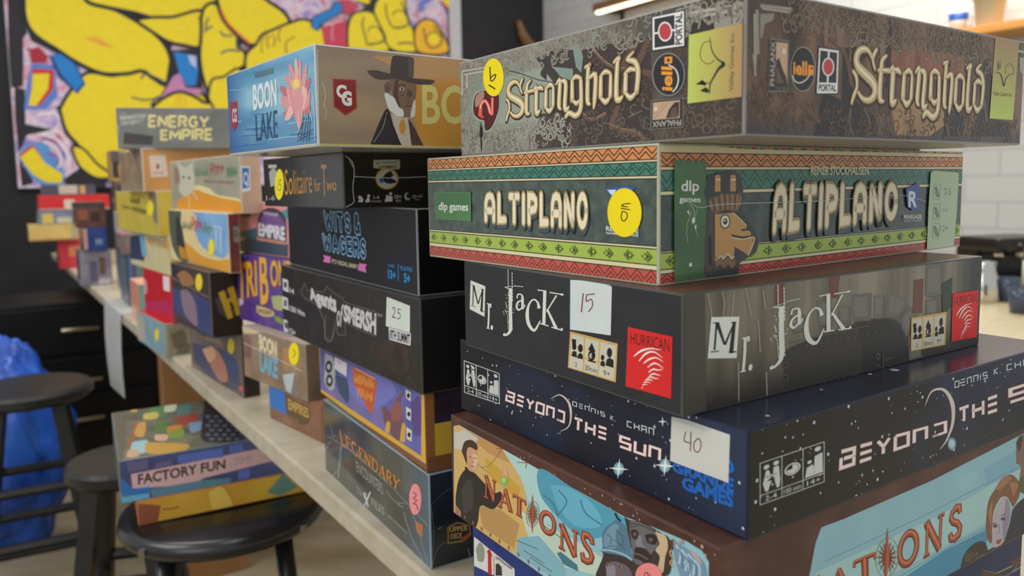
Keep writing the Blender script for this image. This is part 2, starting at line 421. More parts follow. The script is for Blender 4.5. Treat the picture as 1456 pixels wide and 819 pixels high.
def layout(font, t, gap):
    x = 0; out = []
    for ch in t:
        w, st = font[ch]
        for pts, k in st: out.append(([(x + a, b) for a, b in pts], k))
        x += w + (gap if ch != ' ' else 0)
    return out, x - gap
def glyph_polys(font, t, quad, w, gap=.25, cap=False, dy=0.0, aspect=None):
    st, tot = layout(font, t, gap); mp = quadmap(quad); q = []
    for pts, k in st:
        for pl in strip(pts, w * k, False, cap): q.append([mp((x / tot, y + dy)) for x, y in pl])
    return q

# ------------------------------------------------------------------ board game boxes
def body(L, R, h, bev, mats):
    """closed lidded carton; mats = left face, right face, top, rest"""
    bm = bmesh.new(); add_box(bm, (0, 0, h / 2), (R, L, h), bev)
    for f in bm.faces:
        n = f.normal
        f.material_index = 0 if n.x < -.99 else 1 if n.y < -.99 else 2 if n.z > .99 else 3  # bevels take rest: on some boxes a paler tone painting edge highlights
    return bm
class Carton:
    def __init__(s, N, zt, zb, yaw, L, R, mats, label, cat='board game', group=None, cl=None, cr=None, bev=.0012, name='board_game_box', step=5e-6, base=3e-5):
        th = math.radians(yaw); dR = np.array([math.cos(th), math.sin(th)]); dL = np.array([-math.sin(th), math.cos(th)])
        N = np.array(N[:2], float); c = N + dR * R / 2 + dL * L / 2; h = zt - zb
        s.N, s.L, s.R, s.h, s.dR, s.dL, s.zt, s.zb = N, L, R, h, dR, dL, zt, zb
        s.e = empty(name, (c[0], c[1], zb), th); tag(s.e, label, cat, group)
        mats = list(mats) + [mats[-1]] * (4 - len(mats))
        s.body = link('carton', body(L, R, h, bev, mats), mats, s.e)
        P = lambda q, z: proj((q[0], q[1], z))
        FL = N + dL * L; FR = N + dR * R; FF = FL + dR * R
        cl = cl or [P(FL, zt), P(N, zt), P(N, zb), P(FL, zb)]
        cr = cr or [P(N, zt), P(FR, zt), P(FR, zb), P(N, zb)]
        s.fl = Face((-R / 2, L / 2, 0), (0, -L, 0), (0, 0, h), (-1, 0, 0), cl, s.e, step, base, bev)
        s.fr = Face((-R / 2, -L / 2, 0), (R, 0, 0), (0, 0, h), (0, -1, 0), cr, s.e, step, base, bev)
        s.ft = Face((-R / 2, -L / 2, h), (R, 0, 0), (0, L, 0), (0, 0, 1), [P(FL, zt), P(FF, zt), P(FR, zt), P(N, zt)], s.e, step, base, bev)
def sticker(face, pts, col, hand=None, handquad=None, hw=.12, hcol=(60, 20, 40), label=None, name='price_sticker', gap=.15):
    a = Art(name, face, label, rough=.6); a.poly(pts, col); o = a.build()
    if hand:
        b = Art('handwritten_price', face, rough=.6); b.glyphs(HAND, hand, handquad, hw, hcol, gap=gap, cap=True); b.build(o)
    return o

# ------------------------------------------------------------------ the room
TH = math.radians(34.4)
ER = np.array([math.cos(TH), math.sin(TH)]); EL = np.array([-math.sin(TH), math.cos(TH)])   # across the table / along the table
ZT = -0.3174                         # table top height relative to the camera
FLOOR = -ZC
def v3(p, z): return (p[0], p[1], z)
WB = np.array([-2.55, 4.4])          # a point of the black end wall, which runs along ER
def on_wall(px, py, off=0.0):        # point where a pixel ray meets the end wall (off = in front of it)
    d = ray(px, py); n = EL; k = (WB - n * off) @ n / (d[:2] @ n); return d * k
corner = on_wall(773, 60)
WR_P = corner[:2]                    # the white wall runs from the corner towards the camera side
def on_rwall(px, py, off=0.0):
    d = ray(px, py); n = ER; k = (WR_P - n * off) @ n / (d[:2] @ n); return d * k
def slab(name, a, b, z0, z1, thick, side, mat):
    """upright wall from plan point a to b; `side` = plan unit vector in which it gains thickness"""
    bm = bmesh.new(); a = np.array(a); b = np.array(b); t = np.array(side) * thick
    q = [a, b, b + t, a + t]
    lo = [bm.verts.new((p[0], p[1], z0)) for p in q]; hi = [bm.verts.new((p[0], p[1], z1)) for p in q]
    bm.faces.new(lo); bm.faces.new(hi)
    for i in range(4): bm.faces.new((lo[i], lo[(i + 1) % 4], hi[(i + 1) % 4], hi[i]))
    o = link(name, bm, mat, loc=(0, 0, 0)); o['kind'] = 'structure'; return o
def brick_mat(name, c, mortar):
    m = bpy.data.materials.new(name); m.use_nodes = True; nt = m.node_tree; b = nt.nodes['Principled BSDF']; N = nt.nodes.new; Lk = nt.links.new
    tc = N('ShaderNodeTexCoord'); sx = N('ShaderNodeSeparateXYZ'); Lk(tc.outputs['Object'], sx.inputs[0])
    al = N('ShaderNodeVectorMath'); al.operation = 'DOT_PRODUCT'; al.inputs[1].default_value = (EL[0], EL[1], 0); Lk(tc.outputs['Object'], al.inputs[0])
    cb = N('ShaderNodeCombineXYZ'); Lk(al.outputs['Value'], cb.inputs[0]); Lk(sx.outputs[2], cb.inputs[1])
    br = N('ShaderNodeTexBrick'); br.inputs['Scale'].default_value = 1; br.inputs['Brick Width'].default_value = .30; br.inputs['Row Height'].default_value = .12
    br.inputs['Mortar Size'].default_value = .006; br.inputs['Mortar Smooth'].default_value = .3; br.inputs['Color1'].default_value = rgb(c); br.inputs['Color2'].default_value = rgb(tuple(v - 4 for v in c)); br.inputs['Mortar'].default_value = rgb(mortar)
    Lk(cb.outputs[0], br.inputs['Vector']); Lk(br.outputs[0], b.inputs['Base Color']); b.inputs['Roughness'].default_value = .35
    return m
floor_m = PM('vinyl_floor', [(.25, (128, 108, 78)), (.5, (158, 145, 118)), (.75, (176, 164, 138))], scale=2.2, detail=6, stretch=(1, 3, 1), rough=.45, bump=.05)
bm = bmesh.new(); add_box(bm, (0.4, 2.6, FLOOR - .03), (9, 9.5, .06))
o = link('floor', bm, floor_m, loc=(0, 0, 0)); o['kind'] = 'structure'
black_wall = PM('black_wall', [(.3, (27, 26, 28)), (.7, (36, 34, 37))], scale=8, rough=.6)
slab('wall_back', WB - ER * 2.2, corner[:2] + ER * .1, FLOOR, 1.9, .1, EL, black_wall)
white_wall = brick_mat('white_block_wall', (206, 206, 204), (186, 186, 186))
slab('wall_right', WR_P, WR_P - EL * 5.6, FLOOR, 1.9, .1, ER, white_wall)

# painting on the end wall
pm = bpy.data.materials.new  # noqa
pl = on_wall(26, 268, .045); pr = on_wall(657, 268, .045)
PW = float(np.linalg.norm(pr[:2] - pl[:2])); PZ0, PZ1 = pl[2], pl[2] + 1.75
pe = empty('painting', v3((pl[:2] + pr[:2]) / 2, PZ0), TH)
tag(pe, 'large unframed graffiti style canvas of bulging yellow fingers with black outlines on the black wall', 'painting')
bm = bmesh.new(); add_box(bm, (0, .0225, (PZ1 - PZ0) / 2), (PW, .045, PZ1 - PZ0), .004)
link('canvas', bm, M((196, 190, 198), .7), pe)
pf = Face((-PW / 2, 0, 0), (PW, 0, 0), (0, 0, PZ1 - PZ0), (0, -1, 0),
          [proj(v3(pl, PZ1)), proj(v3(pr, PZ1)), proj(v3(pr, PZ0)), proj(v3(pl, PZ0))], pe, 4e-4, 1e-3)
m6, m7, m8, mm = zoomer(0, 0, 2.925), zoomer(220, 0, 4.3125), zoomer(440, 0, 6.067), zoomer(0, 0, 2.924)
a = Art('painted_picture', pf, rough=.6)
swirl = PM('pink_lilac_swirl', [(.2, (150, 70, 120)), (.38, (214, 150, 176)), (.5, (226, 208, 222)), (.62, (176, 150, 205)), (.8, (110, 100, 190))], scale=5, detail=3, dist=2.5, rough=.6)
YEL, YOR, BLK, BLU, RED = (238, 213, 40), (238, 180, 44), (40, 38, 46), (38, 128, 205), (206, 52, 60)
a.rect(0, 0, 1, 1, swirl)
a.poly(m6('30,-60 105,-60 105,80 112,140 96,160 98,270 95,360 45,365 35,200'), BLK)
a.poly(m6('60,360 104,372 106,515 225,540 112,562 78,640 96,690 140,735 135,765 90,775 62,480'), BLK)
a.poly(m6('130,265 225,270 240,400 190,455 100,455 110,350'), (90, 130, 205)); a.poly(m6('135,285 222,290 222,370 165,440 118,442 130,370'), RED); a.poly(m6('135,308 205,306 200,370 150,440 118,440 132,370'), YEL)
a.poly(m6('75,650 110,595 190,590 270,720 265,765 190,775 130,740'), (95, 150, 210)); a.poly(m6('78,645 135,600 175,655 150,690'), RED); a.poly(m6('82,655 138,612 190,680 262,725 255,762 190,758 135,725'), YEL)
for pts in ('160,560 220,570 270,620 290,690', '180,590 230,610 255,660 240,700', '150,480 220,470 250,500', '165,560 240,545 285,600'):
    a.line(smooth(m6(pts)), 3.0, (240, 232, 240)); 
for pts in ('170,575 225,590 262,640', '200,640 235,650 240,690', '110,200 150,240 140,262'):
    a.line(smooth(m6(pts)), 2.6, (140, 90, 170))
a.poly(m6('265,745 330,700 440,750 440,785 280,785'), BLK)
a.poly(m6('120,205 160,195 200,235 190,262 130,262'), (170, 40, 62))
def blob(pts, w=10, col=YEL):
    p = smooth(pts + [pts[0]], 6); a.line(p, w, BLK, True); a.poly(p[:-1], col)
# dark ground behind the hands
a.poly(m6('100,90 130,170 240,225 330,270 400,310 520,325 700,330 720,120 1000,-60 100,-60'), BLK)
blob(m6('255,455 290,395 360,312 470,322 570,300 640,330 700,330 860,430 860,760 440,740 400,680 330,600 280,540'))
blob(m6('303,612 345,625 400,685 455,730 400,735 345,700 318,660'), 7)
a.poly(m6('205,235 285,205 355,350 320,392 245,320'), (24, 60, 130)); a.poly(m6('215,235 280,212 346,345 316,380 255,310'), BLU)
blob(m6('108,-40 112,70 150,140 240,200 320,252 420,297 520,300 590,288 640,318 690,345 704,290 690,215 640,150 560,95 470,48 380,22 330,-40'), 11)
a.poly(smooth(m6('350,160 400,155 450,185 470,200 420,190 350,160'))[:-1], (236, 168, 60))
for pts in ('585,330 600,310 640,320 690,345', '545,405 590,415 640,412 660,400', '625,440 640,420 660,405'):
    a.line(smooth(m6(pts)), 2.2, (70, 80, 110))
blob(mm('350,-40 370,4 460,28 560,48 640,70 700,70 780,55 870,35 905,10 905,-40'), 11)
blob(mm('575,88 640,80 720,78 830,52 838,110 830,188 760,182 700,168 640,132'), 9)
# right part of the hands
a.poly(m7('95,310 265,300 280,440 290,590 200,560 20,610 60,540'), BLK)
a.poly(m7('110,470 150,450 190,540 280,545 285,580 120,570 30,605'), (196, 130, 176))
a.poly(m7('112,318 252,345 262,430 250,522 200,532 150,460'), BLU); a.poly(m7('200,340 250,346 250,420 215,390'), (190, 196, 226))
blob(m7('0,655 60,610 150,575 250,610 300,640 420,640 420,740 0,740'), 9)
for pts in ('125,660 125,610 150,585', '150,660 150,600 170,590', '185,655 182,610 165,590'): a.line(smooth(m7(pts)), 2.2, YOR)
blob(m7('290,120 305,60 350,30 390,55 430,140 500,235 500,295 535,325 545,390 500,440 500,640 420,660 340,580 295,450 282,330 290,220'), 9)
blob(m7('330,600 350,500 420,480 520,440 520,700 400,700'), 7)
for pts in ('300,200 320,180 350,165', '310,190 310,150 325,110', '395,195 420,220 470,222', '400,330 450,310 520,318', '495,240 500,300'): a.line(smooth(m7(pts)), 2.6, (70, 84, 110))
blob(m7('392,30 395,-60 560,-60 690,25 770,80 808,135 780,170 700,190 640,240 600,270 540,245 470,175 420,110'), 10)
a.line(smooth(m7('400,60 440,140 520,220 580,270')), 3, (226, 120, 40))
blob(m7('555,410 565,335 620,282 655,225 720,195 780,168 830,150 900,130 960,150 1030,200 1035,300 800,400 600,500'), 8)
for pts in ('650,330 650,250 680,215', '690,300 680,250 700,220', '720,290 730,250 715,215', '765,170 750,220 760,260', '800,330 800,260 850,230'): a.line(smooth(m7(pts)), 2.4, (170, 140, 50))
a.poly(m8('90,240 180,190 300,150 310,420 120,420'), (200, 66, 90)); a.poly(m8('240,0 330,0 420,60 340,130 260,110'), (196, 70, 96)); a.line(smooth(m8('110,230 200,200 280,180')), 2, (240, 200, 210)); a.line(smooth(m8('190,210 180,300 190,360')), 2, (226, 150, 170))
p = smooth(m8('10,230 25,160 110,115 180,85 205,30 262,48 250,110 160,165 85,205 60,262 10,230')); a.line(p, 3, (20, 40, 90), True); a.poly(p[:-1], BLU)
a.poly(m8('400,-20 560,-20 550,110 440,110 470,60'), BLK); a.poly(m8('350,0 450,-20 540,20 500,45'), YEL)
a.poly(m8('540,-20 800,-20 860,260 900,240 980,150 1110,260 1190,470 320,430 310,200 360,110 450,90'), BLK)
blob(m8('325,420 325,250 365,140 450,112 525,125 590,220 640,340 650,440'), 5)
blob(m8('545,110 565,30 640,-40 780,-40 815,120 845,220 890,310 905,440 690,420 600,230'), 5)
blob(m8('892,300 920,220 990,178 1060,205 1120,290 1170,450 930,450'), 5, YOR)
for pts in ('455,150 440,220 470,340 490,390 600,370 640,345 610,260 560,180', '640,40 650,140 710,245 830,215 800,90 770,20', '965,250 990,370 1030,420 1110,390 1120,310 1050,230'): a.line(smooth(m8(pts)), 1.9, (74, 70, 60))
for c in ((540, 290), (755, 150), (1050, 340)): a.ell((440 + c[0] / 6.067, c[1] / 6.067), 8.5, 8, (240, 214, 46)); a.line(ell((440 + c[0] / 6.067, c[1] / 6.067), 9, 9, 0, 12, math.pi * 1.05, math.pi * 1.95), 1.6, (90, 84, 50))
for pts in ('500,385 560,380 640,350', '710,248 780,240 830,220', '740,385 800,375 870,380'): a.line(smooth(m8(pts)), 2.2, (96, 90, 70))
a.poly(m8('1110,15 1285,0 1275,85 1190,95'), (236, 120, 50)); a.poly(m8('1115,0 1285,0 1280,70 1190,78'), YEL); a.poly(m8('925,110 930,20 1010,-20 1060,0 970,50 960,110'), (110, 120, 205))
a.poly(m8('1228,170 1255,150 1276,180 1285,520 1222,520'), BLK); a.rect(.965, 0, 1, 1, (190, 188, 192))
a.build()
bm = bmesh.new(); q = on_wall(737, 30, .02); q2 = on_wall(757, 72, .02)
add_tube(bm, [(q[0], q[1], q[2]), ((q[0] + q2[0]) / 2 - .02, (q[1] + q2[1]) / 2 - .03, (q[2] + q2[2]) / 2), (q2[0], q2[1], q2[2])], .022, 10, r1=.055)
o = link('wooden_bracket', bm, M((120, 88, 52), .5), loc=(0, 0, 0)); tag(o, 'slanted brown wooden bracket on the black wall right of the canvas', 'bracket')

# the long table
e0 = onz(115, 405, ZT - .025); e1 = onz(500, 762, ZT - .025)
ed = (e1 - e0)[:2]; ed = ed / np.linalg.norm(ed); TA = math.atan2(-ed[1], -ed[0])      # direction away from the camera
TD = np.array([math.cos(TA), math.sin(TA)]); TN = np.array([TD[1], -TD[0]])            # TN points across the table top
far = onz(74, 362, ZT - .01)
far = e0[:2] + TD * ((far[:2] - e0[:2]) @ TD); near = e1[:2] - TD * 1.1
TL_ = float(np.linalg.norm(far - near)); TWD = .78
tc_ = (far + near) / 2 + TN * TWD / 2
te = empty('long_table', v3(tc_, FLOOR), TA - math.pi / 2)
tag(te, 'long beige laminate table covered with stacks of board games', 'table')
lam = PM('beige_laminate', [(.35, (182, 172, 148)), (.6, (196, 187, 164)), (.8, (172, 158, 130))], scale=30, detail=5, rough=.35, spec=.4)
bm = bmesh.new(); add_box(bm, (0, 0, ZT - .0125 - FLOOR), (TWD, TL_, .025), .003); link('table_top', bm, lam, te)
for sy in (-.40, 0.05, .47):
    for sx in (-.12, .3):
        bm = bmesh.new(); add_box(bm, (sx, sy * TL_, (ZT - .025 - FLOOR) / 2 + .015), (.05, .05, ZT - .025 - FLOOR - .03), .004); link('table_leg', bm, M((26, 25, 26), .4), te)
        bm = bmesh.new(); add_box(bm, (sx, sy * TL_, .015), (.07, .07, .03), .004); link('foot', bm, M((26, 25, 26), .4), te)
# white sheet of paper hanging from the table edge, its upper end lying on the table top
def on_edge(px, py):                 # pixel ray meets the upright plane of the table edge
    d = ray(px, py); q0 = e0[:2] - TN * .004; k = (q0 @ TN) / (d[:2] @ TN); return d * k
bm = bmesh.new()
lo0, lo1 = on_edge(158, 548), on_edge(178, 567); ta, tb = on_edge(149, 436), on_edge(173, 462)
ta[2] = tb[2] = ZT + .001; rows = []
fl0, fl1 = onz(149, 398, ZT + .0015), onz(170, 412, ZT + .0015)
up_ = np.array([*(TN * .05), .0005]); rows.append((ta + up_, tb + up_)); rows.append((ta, tb))
for t in (.15, .4, .7, 1):
    bow = -.006 * math.sin(t * 3); rows.append((ta + (lo0 - ta) * t + np.array([*(TN * bow), 0]), tb + (lo1 - tb) * t + np.array([*(TN * bow * .6), 0])))
V = [(bm.verts.new(p), bm.verts.new((np.array(p) + np.array(q)) / 2), bm.verts.new(q)) for p, q in rows]
for r0, r1 in zip(V, V[1:]):
    for k in range(2): bm.faces.new((r0[k], r0[k + 1], r1[k + 1], r1[k]))
bmesh.ops.solidify(bm, geom=list(bm.faces), thickness=.001)
o = link('paper_sheet', bm, M((226, 226, 226), .7), loc=(0, 0, 0)); tag(o, 'white sheet of paper hanging over the front edge of the beige table', 'paper')

# low black cabinet behind the stools
kb_ = onz(60, 690, FLOOR)[:2]; cl_ = 2.3; cz = ZT - .09
cc = kb_ + ER * (cl_ / 2 - .75) + EL * .2
cbx = empty('low_cabinet', v3(cc, FLOOR), TH); tag(cbx, 'low black cabinet behind the stools and the blue bag', 'cabinet')
kbm = PM('black_lacquer', [(.3, (14, 14, 15)), (.7, (20, 20, 21))], scale=10, rough=.4, spec=.3)
bm = bmesh.new(); add_box(bm, (0, 0, (cz - FLOOR) / 2), (cl_, .4, cz - FLOOR), .006); link('carcass', bm, kbm, cbx)
hx0 = float((at(118, 500, 2.9)[:2] - cc) @ ER)
hx0 = float((kb_ + ER * .22 - cc) @ ER)
for k in range(4):
    x = -cl_ / 2 + cl_ * (k + .5) / 4
    for z0, z1 in ((-.60, -.42), (-.745, -.61), (-1.0, -.755)):
        bm = bmesh.new(); add_box(bm, (x, -.206, (z0 + z1) / 2 - FLOOR), (cl_ / 4 - .02, .012, z1 - z0 - .006), .004); dr = link('drawer' if z0 > -.8 else 'cabinet_door', bm, kbm, cbx)
        zz_ = z1 - .085 - FLOOR; hx = x + .04
        bm = bmesh.new(); add_tube(bm, [(hx - .06, -.24, zz_), (hx + .06, -.24, zz_)], .009, 8); add_box(bm, (hx - .05, -.225, zz_), (.01, .03, .01)); add_box(bm, (hx + .05, -.225, zz_), (.01, .03, .01)); link('handle', bm, M((190, 180, 164), .2, metal=1), dr)
# made-up brown panel, standing in for a carton under the table
kp = at(232, 540, 2.0); ky = float((kp[:2] - tc_) @ TD)
bm = bmesh.new(); add_box(bm, (-.21, ky, (ZT - .025 - FLOOR) / 2), (.20, .05, ZT - .025 - FLOOR), .004); link('added_brown_panel', bm, PM('brown_wood_panel', [(.3, (140, 100, 60)), (.7, (164, 122, 78))], scale=8, stretch=(1, 1, .2), rough=.5), te, label='brown wooden support panel')

# stools
blk = PM('black_painted_wood', [(.3, (24, 24, 22)), (.7, (38, 37, 33))], scale=20, rough=.38, spec=.45)
blm = PM('black_metal', [(.3, (20, 21, 22)), (.7, (30, 31, 32))], scale=20, rough=.25, spec=.6)
def wood_stool(c, zs, r, rz, label, lw=.034, splay=1.35):
    hs = zs - FLOOR; t = empty('bar_stool', v3(c, FLOOR), rz); tag(t, label, 'stool', 'black stools beside the table')
    bm = bmesh.new(); add_lathe(bm, [(0, hs - .035), (r * .9, hs - .035), (r, hs - .025), (r, hs - .008), (r * .94, hs), (0, hs)], 40); link('seat', bm, blk, t, smooth=False)
    P = []
    for k in range(4):
        a = math.pi / 4 + k * math.pi / 2; top = Vector((r * .62 * math.cos(a), r * .62 * math.sin(a), hs - .035)); bot = Vector((r * splay * math.cos(a), r * splay * math.sin(a), .0)); P.append((top, bot))
        bm = bmesh.new(); d = bot - top
        add_tube(bm, [top, top + d * .5, bot], lw * .62, 4); link('leg', bm, blk, t)
    for lv in (.38, .62, .82):
        for k in range(4):
            (t0, b0), (t1, b1) = P[k], P[(k + 1) % 4]; f = lv + (.05 if k % 2 else 0)
            bm = bmesh.new(); add_tube(bm, [t0 + (b0 - t0) * f, t1 + (b1 - t1) * f], lw * .36, 6); link('rung', bm, blk, t)
    return t
def ring_stool(c, zs, r, rz, label, ringf=.42):
    hs = zs - FLOOR; t = empty('bar_stool', v3(c, FLOOR), rz); tag(t, label, 'stool', 'black stools beside the table')
    bm = bmesh.new(); add_lathe(bm, [(0, hs - .03), (r * .86, hs - .03), (r * .96, hs - .026), (r, hs - .016), (r * .98, hs - .004), (r * .9, hs), (0, hs - .004)], 48); link('seat', bm, blm, t, smooth=True)
    for k in range(4):
        a = math.pi / 4 + k * math.pi / 2
        bm = bmesh.new(); add_tube(bm, [(r * .74 * math.cos(a), r * .74 * math.sin(a), hs - .03), (r * 1.12 * math.cos(a), r * 1.12 * math.sin(a), 0)], .0135, 12); link('leg', bm, blm, t, smooth=True)
        bm = bmesh.new(); add_lathe(bm, [(0, hs - .020), (.006, hs - .020), (.006, hs - .010), (0, hs - .009)], 10, (r * .992 * math.cos(a), r * .992 * math.sin(a), 0)); link('bolt', bm, M((150, 148, 140), .3, metal=1), t)
    f = ringf; rr = (r * .74 + (r * 1.12 - r * .74) * f) * .99; zz = (hs - .03) * (1 - f)
    bm = bmesh.new(); add_tube(bm, [(rr * math.cos(2 * math.pi * k / 36), rr * math.sin(2 * math.pi * k / 36), zz) for k in range(36)], .0115, 8, True); link('footrest_ring', bm, blm, t, smooth=True)
    return t
ZS = -.478
s0 = onz(320, 712, ZS); ring_stool(s0[:2], ZS, .150, .35, 'black metal stool with ring footrest carrying two board games beside the table')
s1 = onz(40, 548, -.49); wood_stool(s1[:2], -.49, .145, .5, 'black wooden stool with rungs standing by the blue plastic bag')
s2 = onz(176, 650, -.53); wood_stool(s2[:2], -.53, .105, .2, 'low black stool between the wooden stool and the stool with games', splay=1.35)

# crumpled blue plastic bag behind the stools
bm = bmesh.new(); bmesh.ops.create_icosphere(bm, subdivisions=5, radius=1)
cb = at(2, 575, 2.22)
from mathutils import noise as mnoise
for v in bm.verts:
    p = v.co.copy(); n = mnoise.ridged_multi_fractal(p * 1.7, .9, 2.1, 4, 1.0, 2.0, noise_basis='PERLIN_ORIGINAL'); k = .86 + .10 * n + .12 * mnoise.noise(p * 2.3)
    tp = 1.0 - .25 * max(0, p.z)
    v.co = Vector((p.x * .20 * k * tp, p.y * .13 * k * tp, max(-.97, p.z * k) * .33))
zb = min(v.co.z for v in bm.verts)
o = link('plastic_bag', bm, PM('blue_plastic', [(.3, (22, 62, 150)), (.55, (34, 92, 196)), (.75, (60, 120, 216))], scale=6, rough=.3, bump=.6, bscale=16, spec=.5), loc=(cb[0], cb[1], FLOOR - zb), smooth=True)
tag(o, 'big crumpled bright blue plastic bag on the floor behind the black wooden stool', 'bag')

# bar counter and white wall furnishings on the right
bc0 = onz(1412, 447, ZT)
cbk = WR_P + EL * 0
cw = 1.15
cmid = bc0[:2] + ER * (cw / 2 - .35)
ce = empty('bar_counter', v3(cmid, FLOOR), TH); tag(ce, 'pale wood topped bar counter behind the front stack of games', 'counter')
hh = ZT - FLOOR
bm = bmesh.new(); add_box(bm, (0, .2, hh - .02), (cw, 2.4, .04), .004); link('counter_top', bm, PM('pale_wood_top', [(.3, (214, 192, 150)), (.7, (232, 214, 176))], scale=8, stretch=(1, 6, 1), rough=.3), ce)
bm = bmesh.new(); add_box(bm, (.04, .2, (hh - .04) / 2), (cw - .14, 2.3, hh - .04), .004); link('counter_base', bm, M((190, 188, 182), .5), ce)
def put(px, py, d, name, label, cat, fn, rz=0.0, group=None):
    p = onz(px, py, ZT) if d is None else at(px, py, d)
    t = empty(name, (p[0], p[1], ZT if d is None else p[2]), rz); tag(t, label, cat, group); fn(t); return t
def espresso(t):
    b = M((26, 24, 24), .3); ch = M((190, 188, 184), .15, metal=1)
    bm = bmesh.new(); add_box(bm, (0, 0, .02), (.40, .26, .04), .01); link('drip_tray', bm, b, t)
    bm = bmesh.new(); add_box(bm, (0, .07, .10), (.36, .12, .16), .012); link('back_housing', bm, b, t)
    bm = bmesh.new(); add_box(bm, (0, 0, .195), (.38, .25, .07), .02); link('group_head', bm, b, t)
    for x in (-.11, .02):
        bm = bmesh.new(); add_lathe(bm, [(0, .13), (.03, .13), (.034, .162), (0, .162)], 18, (x, -.06, 0)); h = link('filter_holder', bm, ch, t, smooth=True)
        bm = bmesh.new(); add_tube(bm, [(x, -.085, .148), (x, -.19, .135)], .012, 10); link('handle', bm, b, h)
    bm = bmesh.new(); add_tube(bm, [(.15, -.09, .20), (.16, -.13, .15), (.16, -.14, .06)], .005, 8); link('steam_wand', bm, ch, t)
    for x in (-.07, 0, .07):
        bm = bmesh.new(); add_lathe(bm, [(0, 0), (.012, 0), (.012, .008), (0, .01)], 12, (x, -.127, .195)); link('knob', bm, ch, t)
t = put(1428, 400, None, 'espresso_machine', 'black espresso machine on the bar counter behind the games', 'coffee machine', espresso, .3); t.scale = (.6, .6, .6)
def jug(t):
    bm = bmesh.new(); add_lathe(bm, [(0, 0), (.04, 0), (.043, .01), (.038, .06), (.03, .085), (.034, .1), (.031, .1), (.027, .085), (.03, .05), (0, .01)], 24); link('body', bm, M((205, 203, 198), .12, metal=1), t, smooth=True)
    bm = bmesh.new(); add_tube(bm, smooth3([(.034, 0, .09), (.065, 0, .085), (.068, 0, .04), (.04, 0, .025)]), .005, 8); link('handle', bm, M((205, 203, 198), .12, metal=1), t, smooth=True)
def smooth3(P, n=5):
    P = [np.array(p, float) for p in P]; out = []
    for i in range(len(P) - 1):
        p0, p1, p2, p3 = P[max(0, i - 1)], P[i], P[i + 1], P[min(len(P) - 1, i + 2)]
        for k in range(n):
            u = k / n; out.append(tuple(.5 * ((2 * p1) + (p2 - p0) * u + (2 * p0 - 5 * p1 + 4 * p2 - p3) * u * u + (3 * p1 - p0 - 3 * p2 + p3) * u ** 3)))
    out.append(tuple(P[-1])); return out
put(1394, 428, None, 'milk_jug', 'small steel milk jug in front of the black espresso machine', 'jug', jug, 2.5)
def grinder(t):
    b = M((30, 28, 28), .35)
    bm = bmesh.new(); add_box(bm, (0, 0, .012), (.12, .15, .024), .006); link('base', bm, b, t)
    bm = bmesh.new(); add_box(bm, (0, .02, .11), (.10, .10, .18), .02); link('housing', bm, b, t)
    bm = bmesh.new(); add_lathe(bm, [(.03, .2), (.055, .27), (.055, .31), (.05, .32), (0, .325)], 24, (0, .02, 0)); link('hopper', bm, M((86, 70, 58), .2), t, smooth=True)
    bm = bmesh.new(); add_tube(bm, [(0, -.03, .1), (0, -.09, .09)], .012, 10); link('spout', bm, b, t)
put(1560, 396, None, 'coffee_grinder', 'dark coffee grinder with brown hopper at the right end of the counter', 'coffee grinder', grinder, .2)
def bottle(c, lab):
    def f(t):
        bm = bmesh.new(); add_lathe(bm, [(0, 0), (.032, 0), (.036, .006), (.036, .13), (.03, .155), (.014, .18), (.013, .22), (0, .22)], 24); link('bottle_body', bm, M(c, .15), t, smooth=True)
        bm = bmesh.new(); add_lathe(bm, [(.0365, .04), (.037, .04), (.037, .10), (.0365, .10)], 24); link('paper_label', bm, M(lab, .6), t, smooth=True)
        bm = bmesh.new(); add_lathe(bm, [(0, .222), (.015, .222), (.015, .235), (0, .237)], 16); link('cap', bm, M((170, 130, 70), .3), t)
    return f
put(1476, 426, None, 'syrup_bottle', 'brown syrup bottle with pale label beside the coffee grinder', 'bottle', bottle((120, 104, 88), (214, 222, 196)))
def tumbler(t):
    bm = bmesh.new(); add_lathe(bm, [(0, 0), (.024, 0), (.03, .06), (.028, .06), (.0225, .006), (0, .006)], 20); link('glass_wall', bm, M((70, 80, 98), .08), t, smooth=True)
for px, py, lb in ((1432, 428, 'left dark glass tumbler before the espresso machine'), (1452, 445, 'right dark glass tumbler before the espresso machine')): put(px, py, None, 'glass_tumbler', lb, 'glass', tumbler, 0, 'tumblers on the counter')
def dustpan(t):
    b = M((36, 62, 196), .35)
    bm = bmesh.new(); add_box(bm, (0, 0, .012), (.20, .16, .008), .003); add_box(bm, (0, .08, .035), (.20, .008, .055), .003); add_box(bm, (-.1, 0, .03), (.008, .16, .04), .003); add_box(bm, (.1, 0, .03), (.008, .16, .04), .003); link('pan', bm, b, t)
    bm = bmesh.new(); add_tube(bm, [(0.02, .09, .04), (0.02, .10, .17)], .014, 10); link('handle', bm, b, t)
t = put(1325, 428, None, 'dustpan', 'bright blue plastic dustpan standing on the counter behind the games', 'dustpan', dustpan, .6); t.scale = (.5, .5, .8)
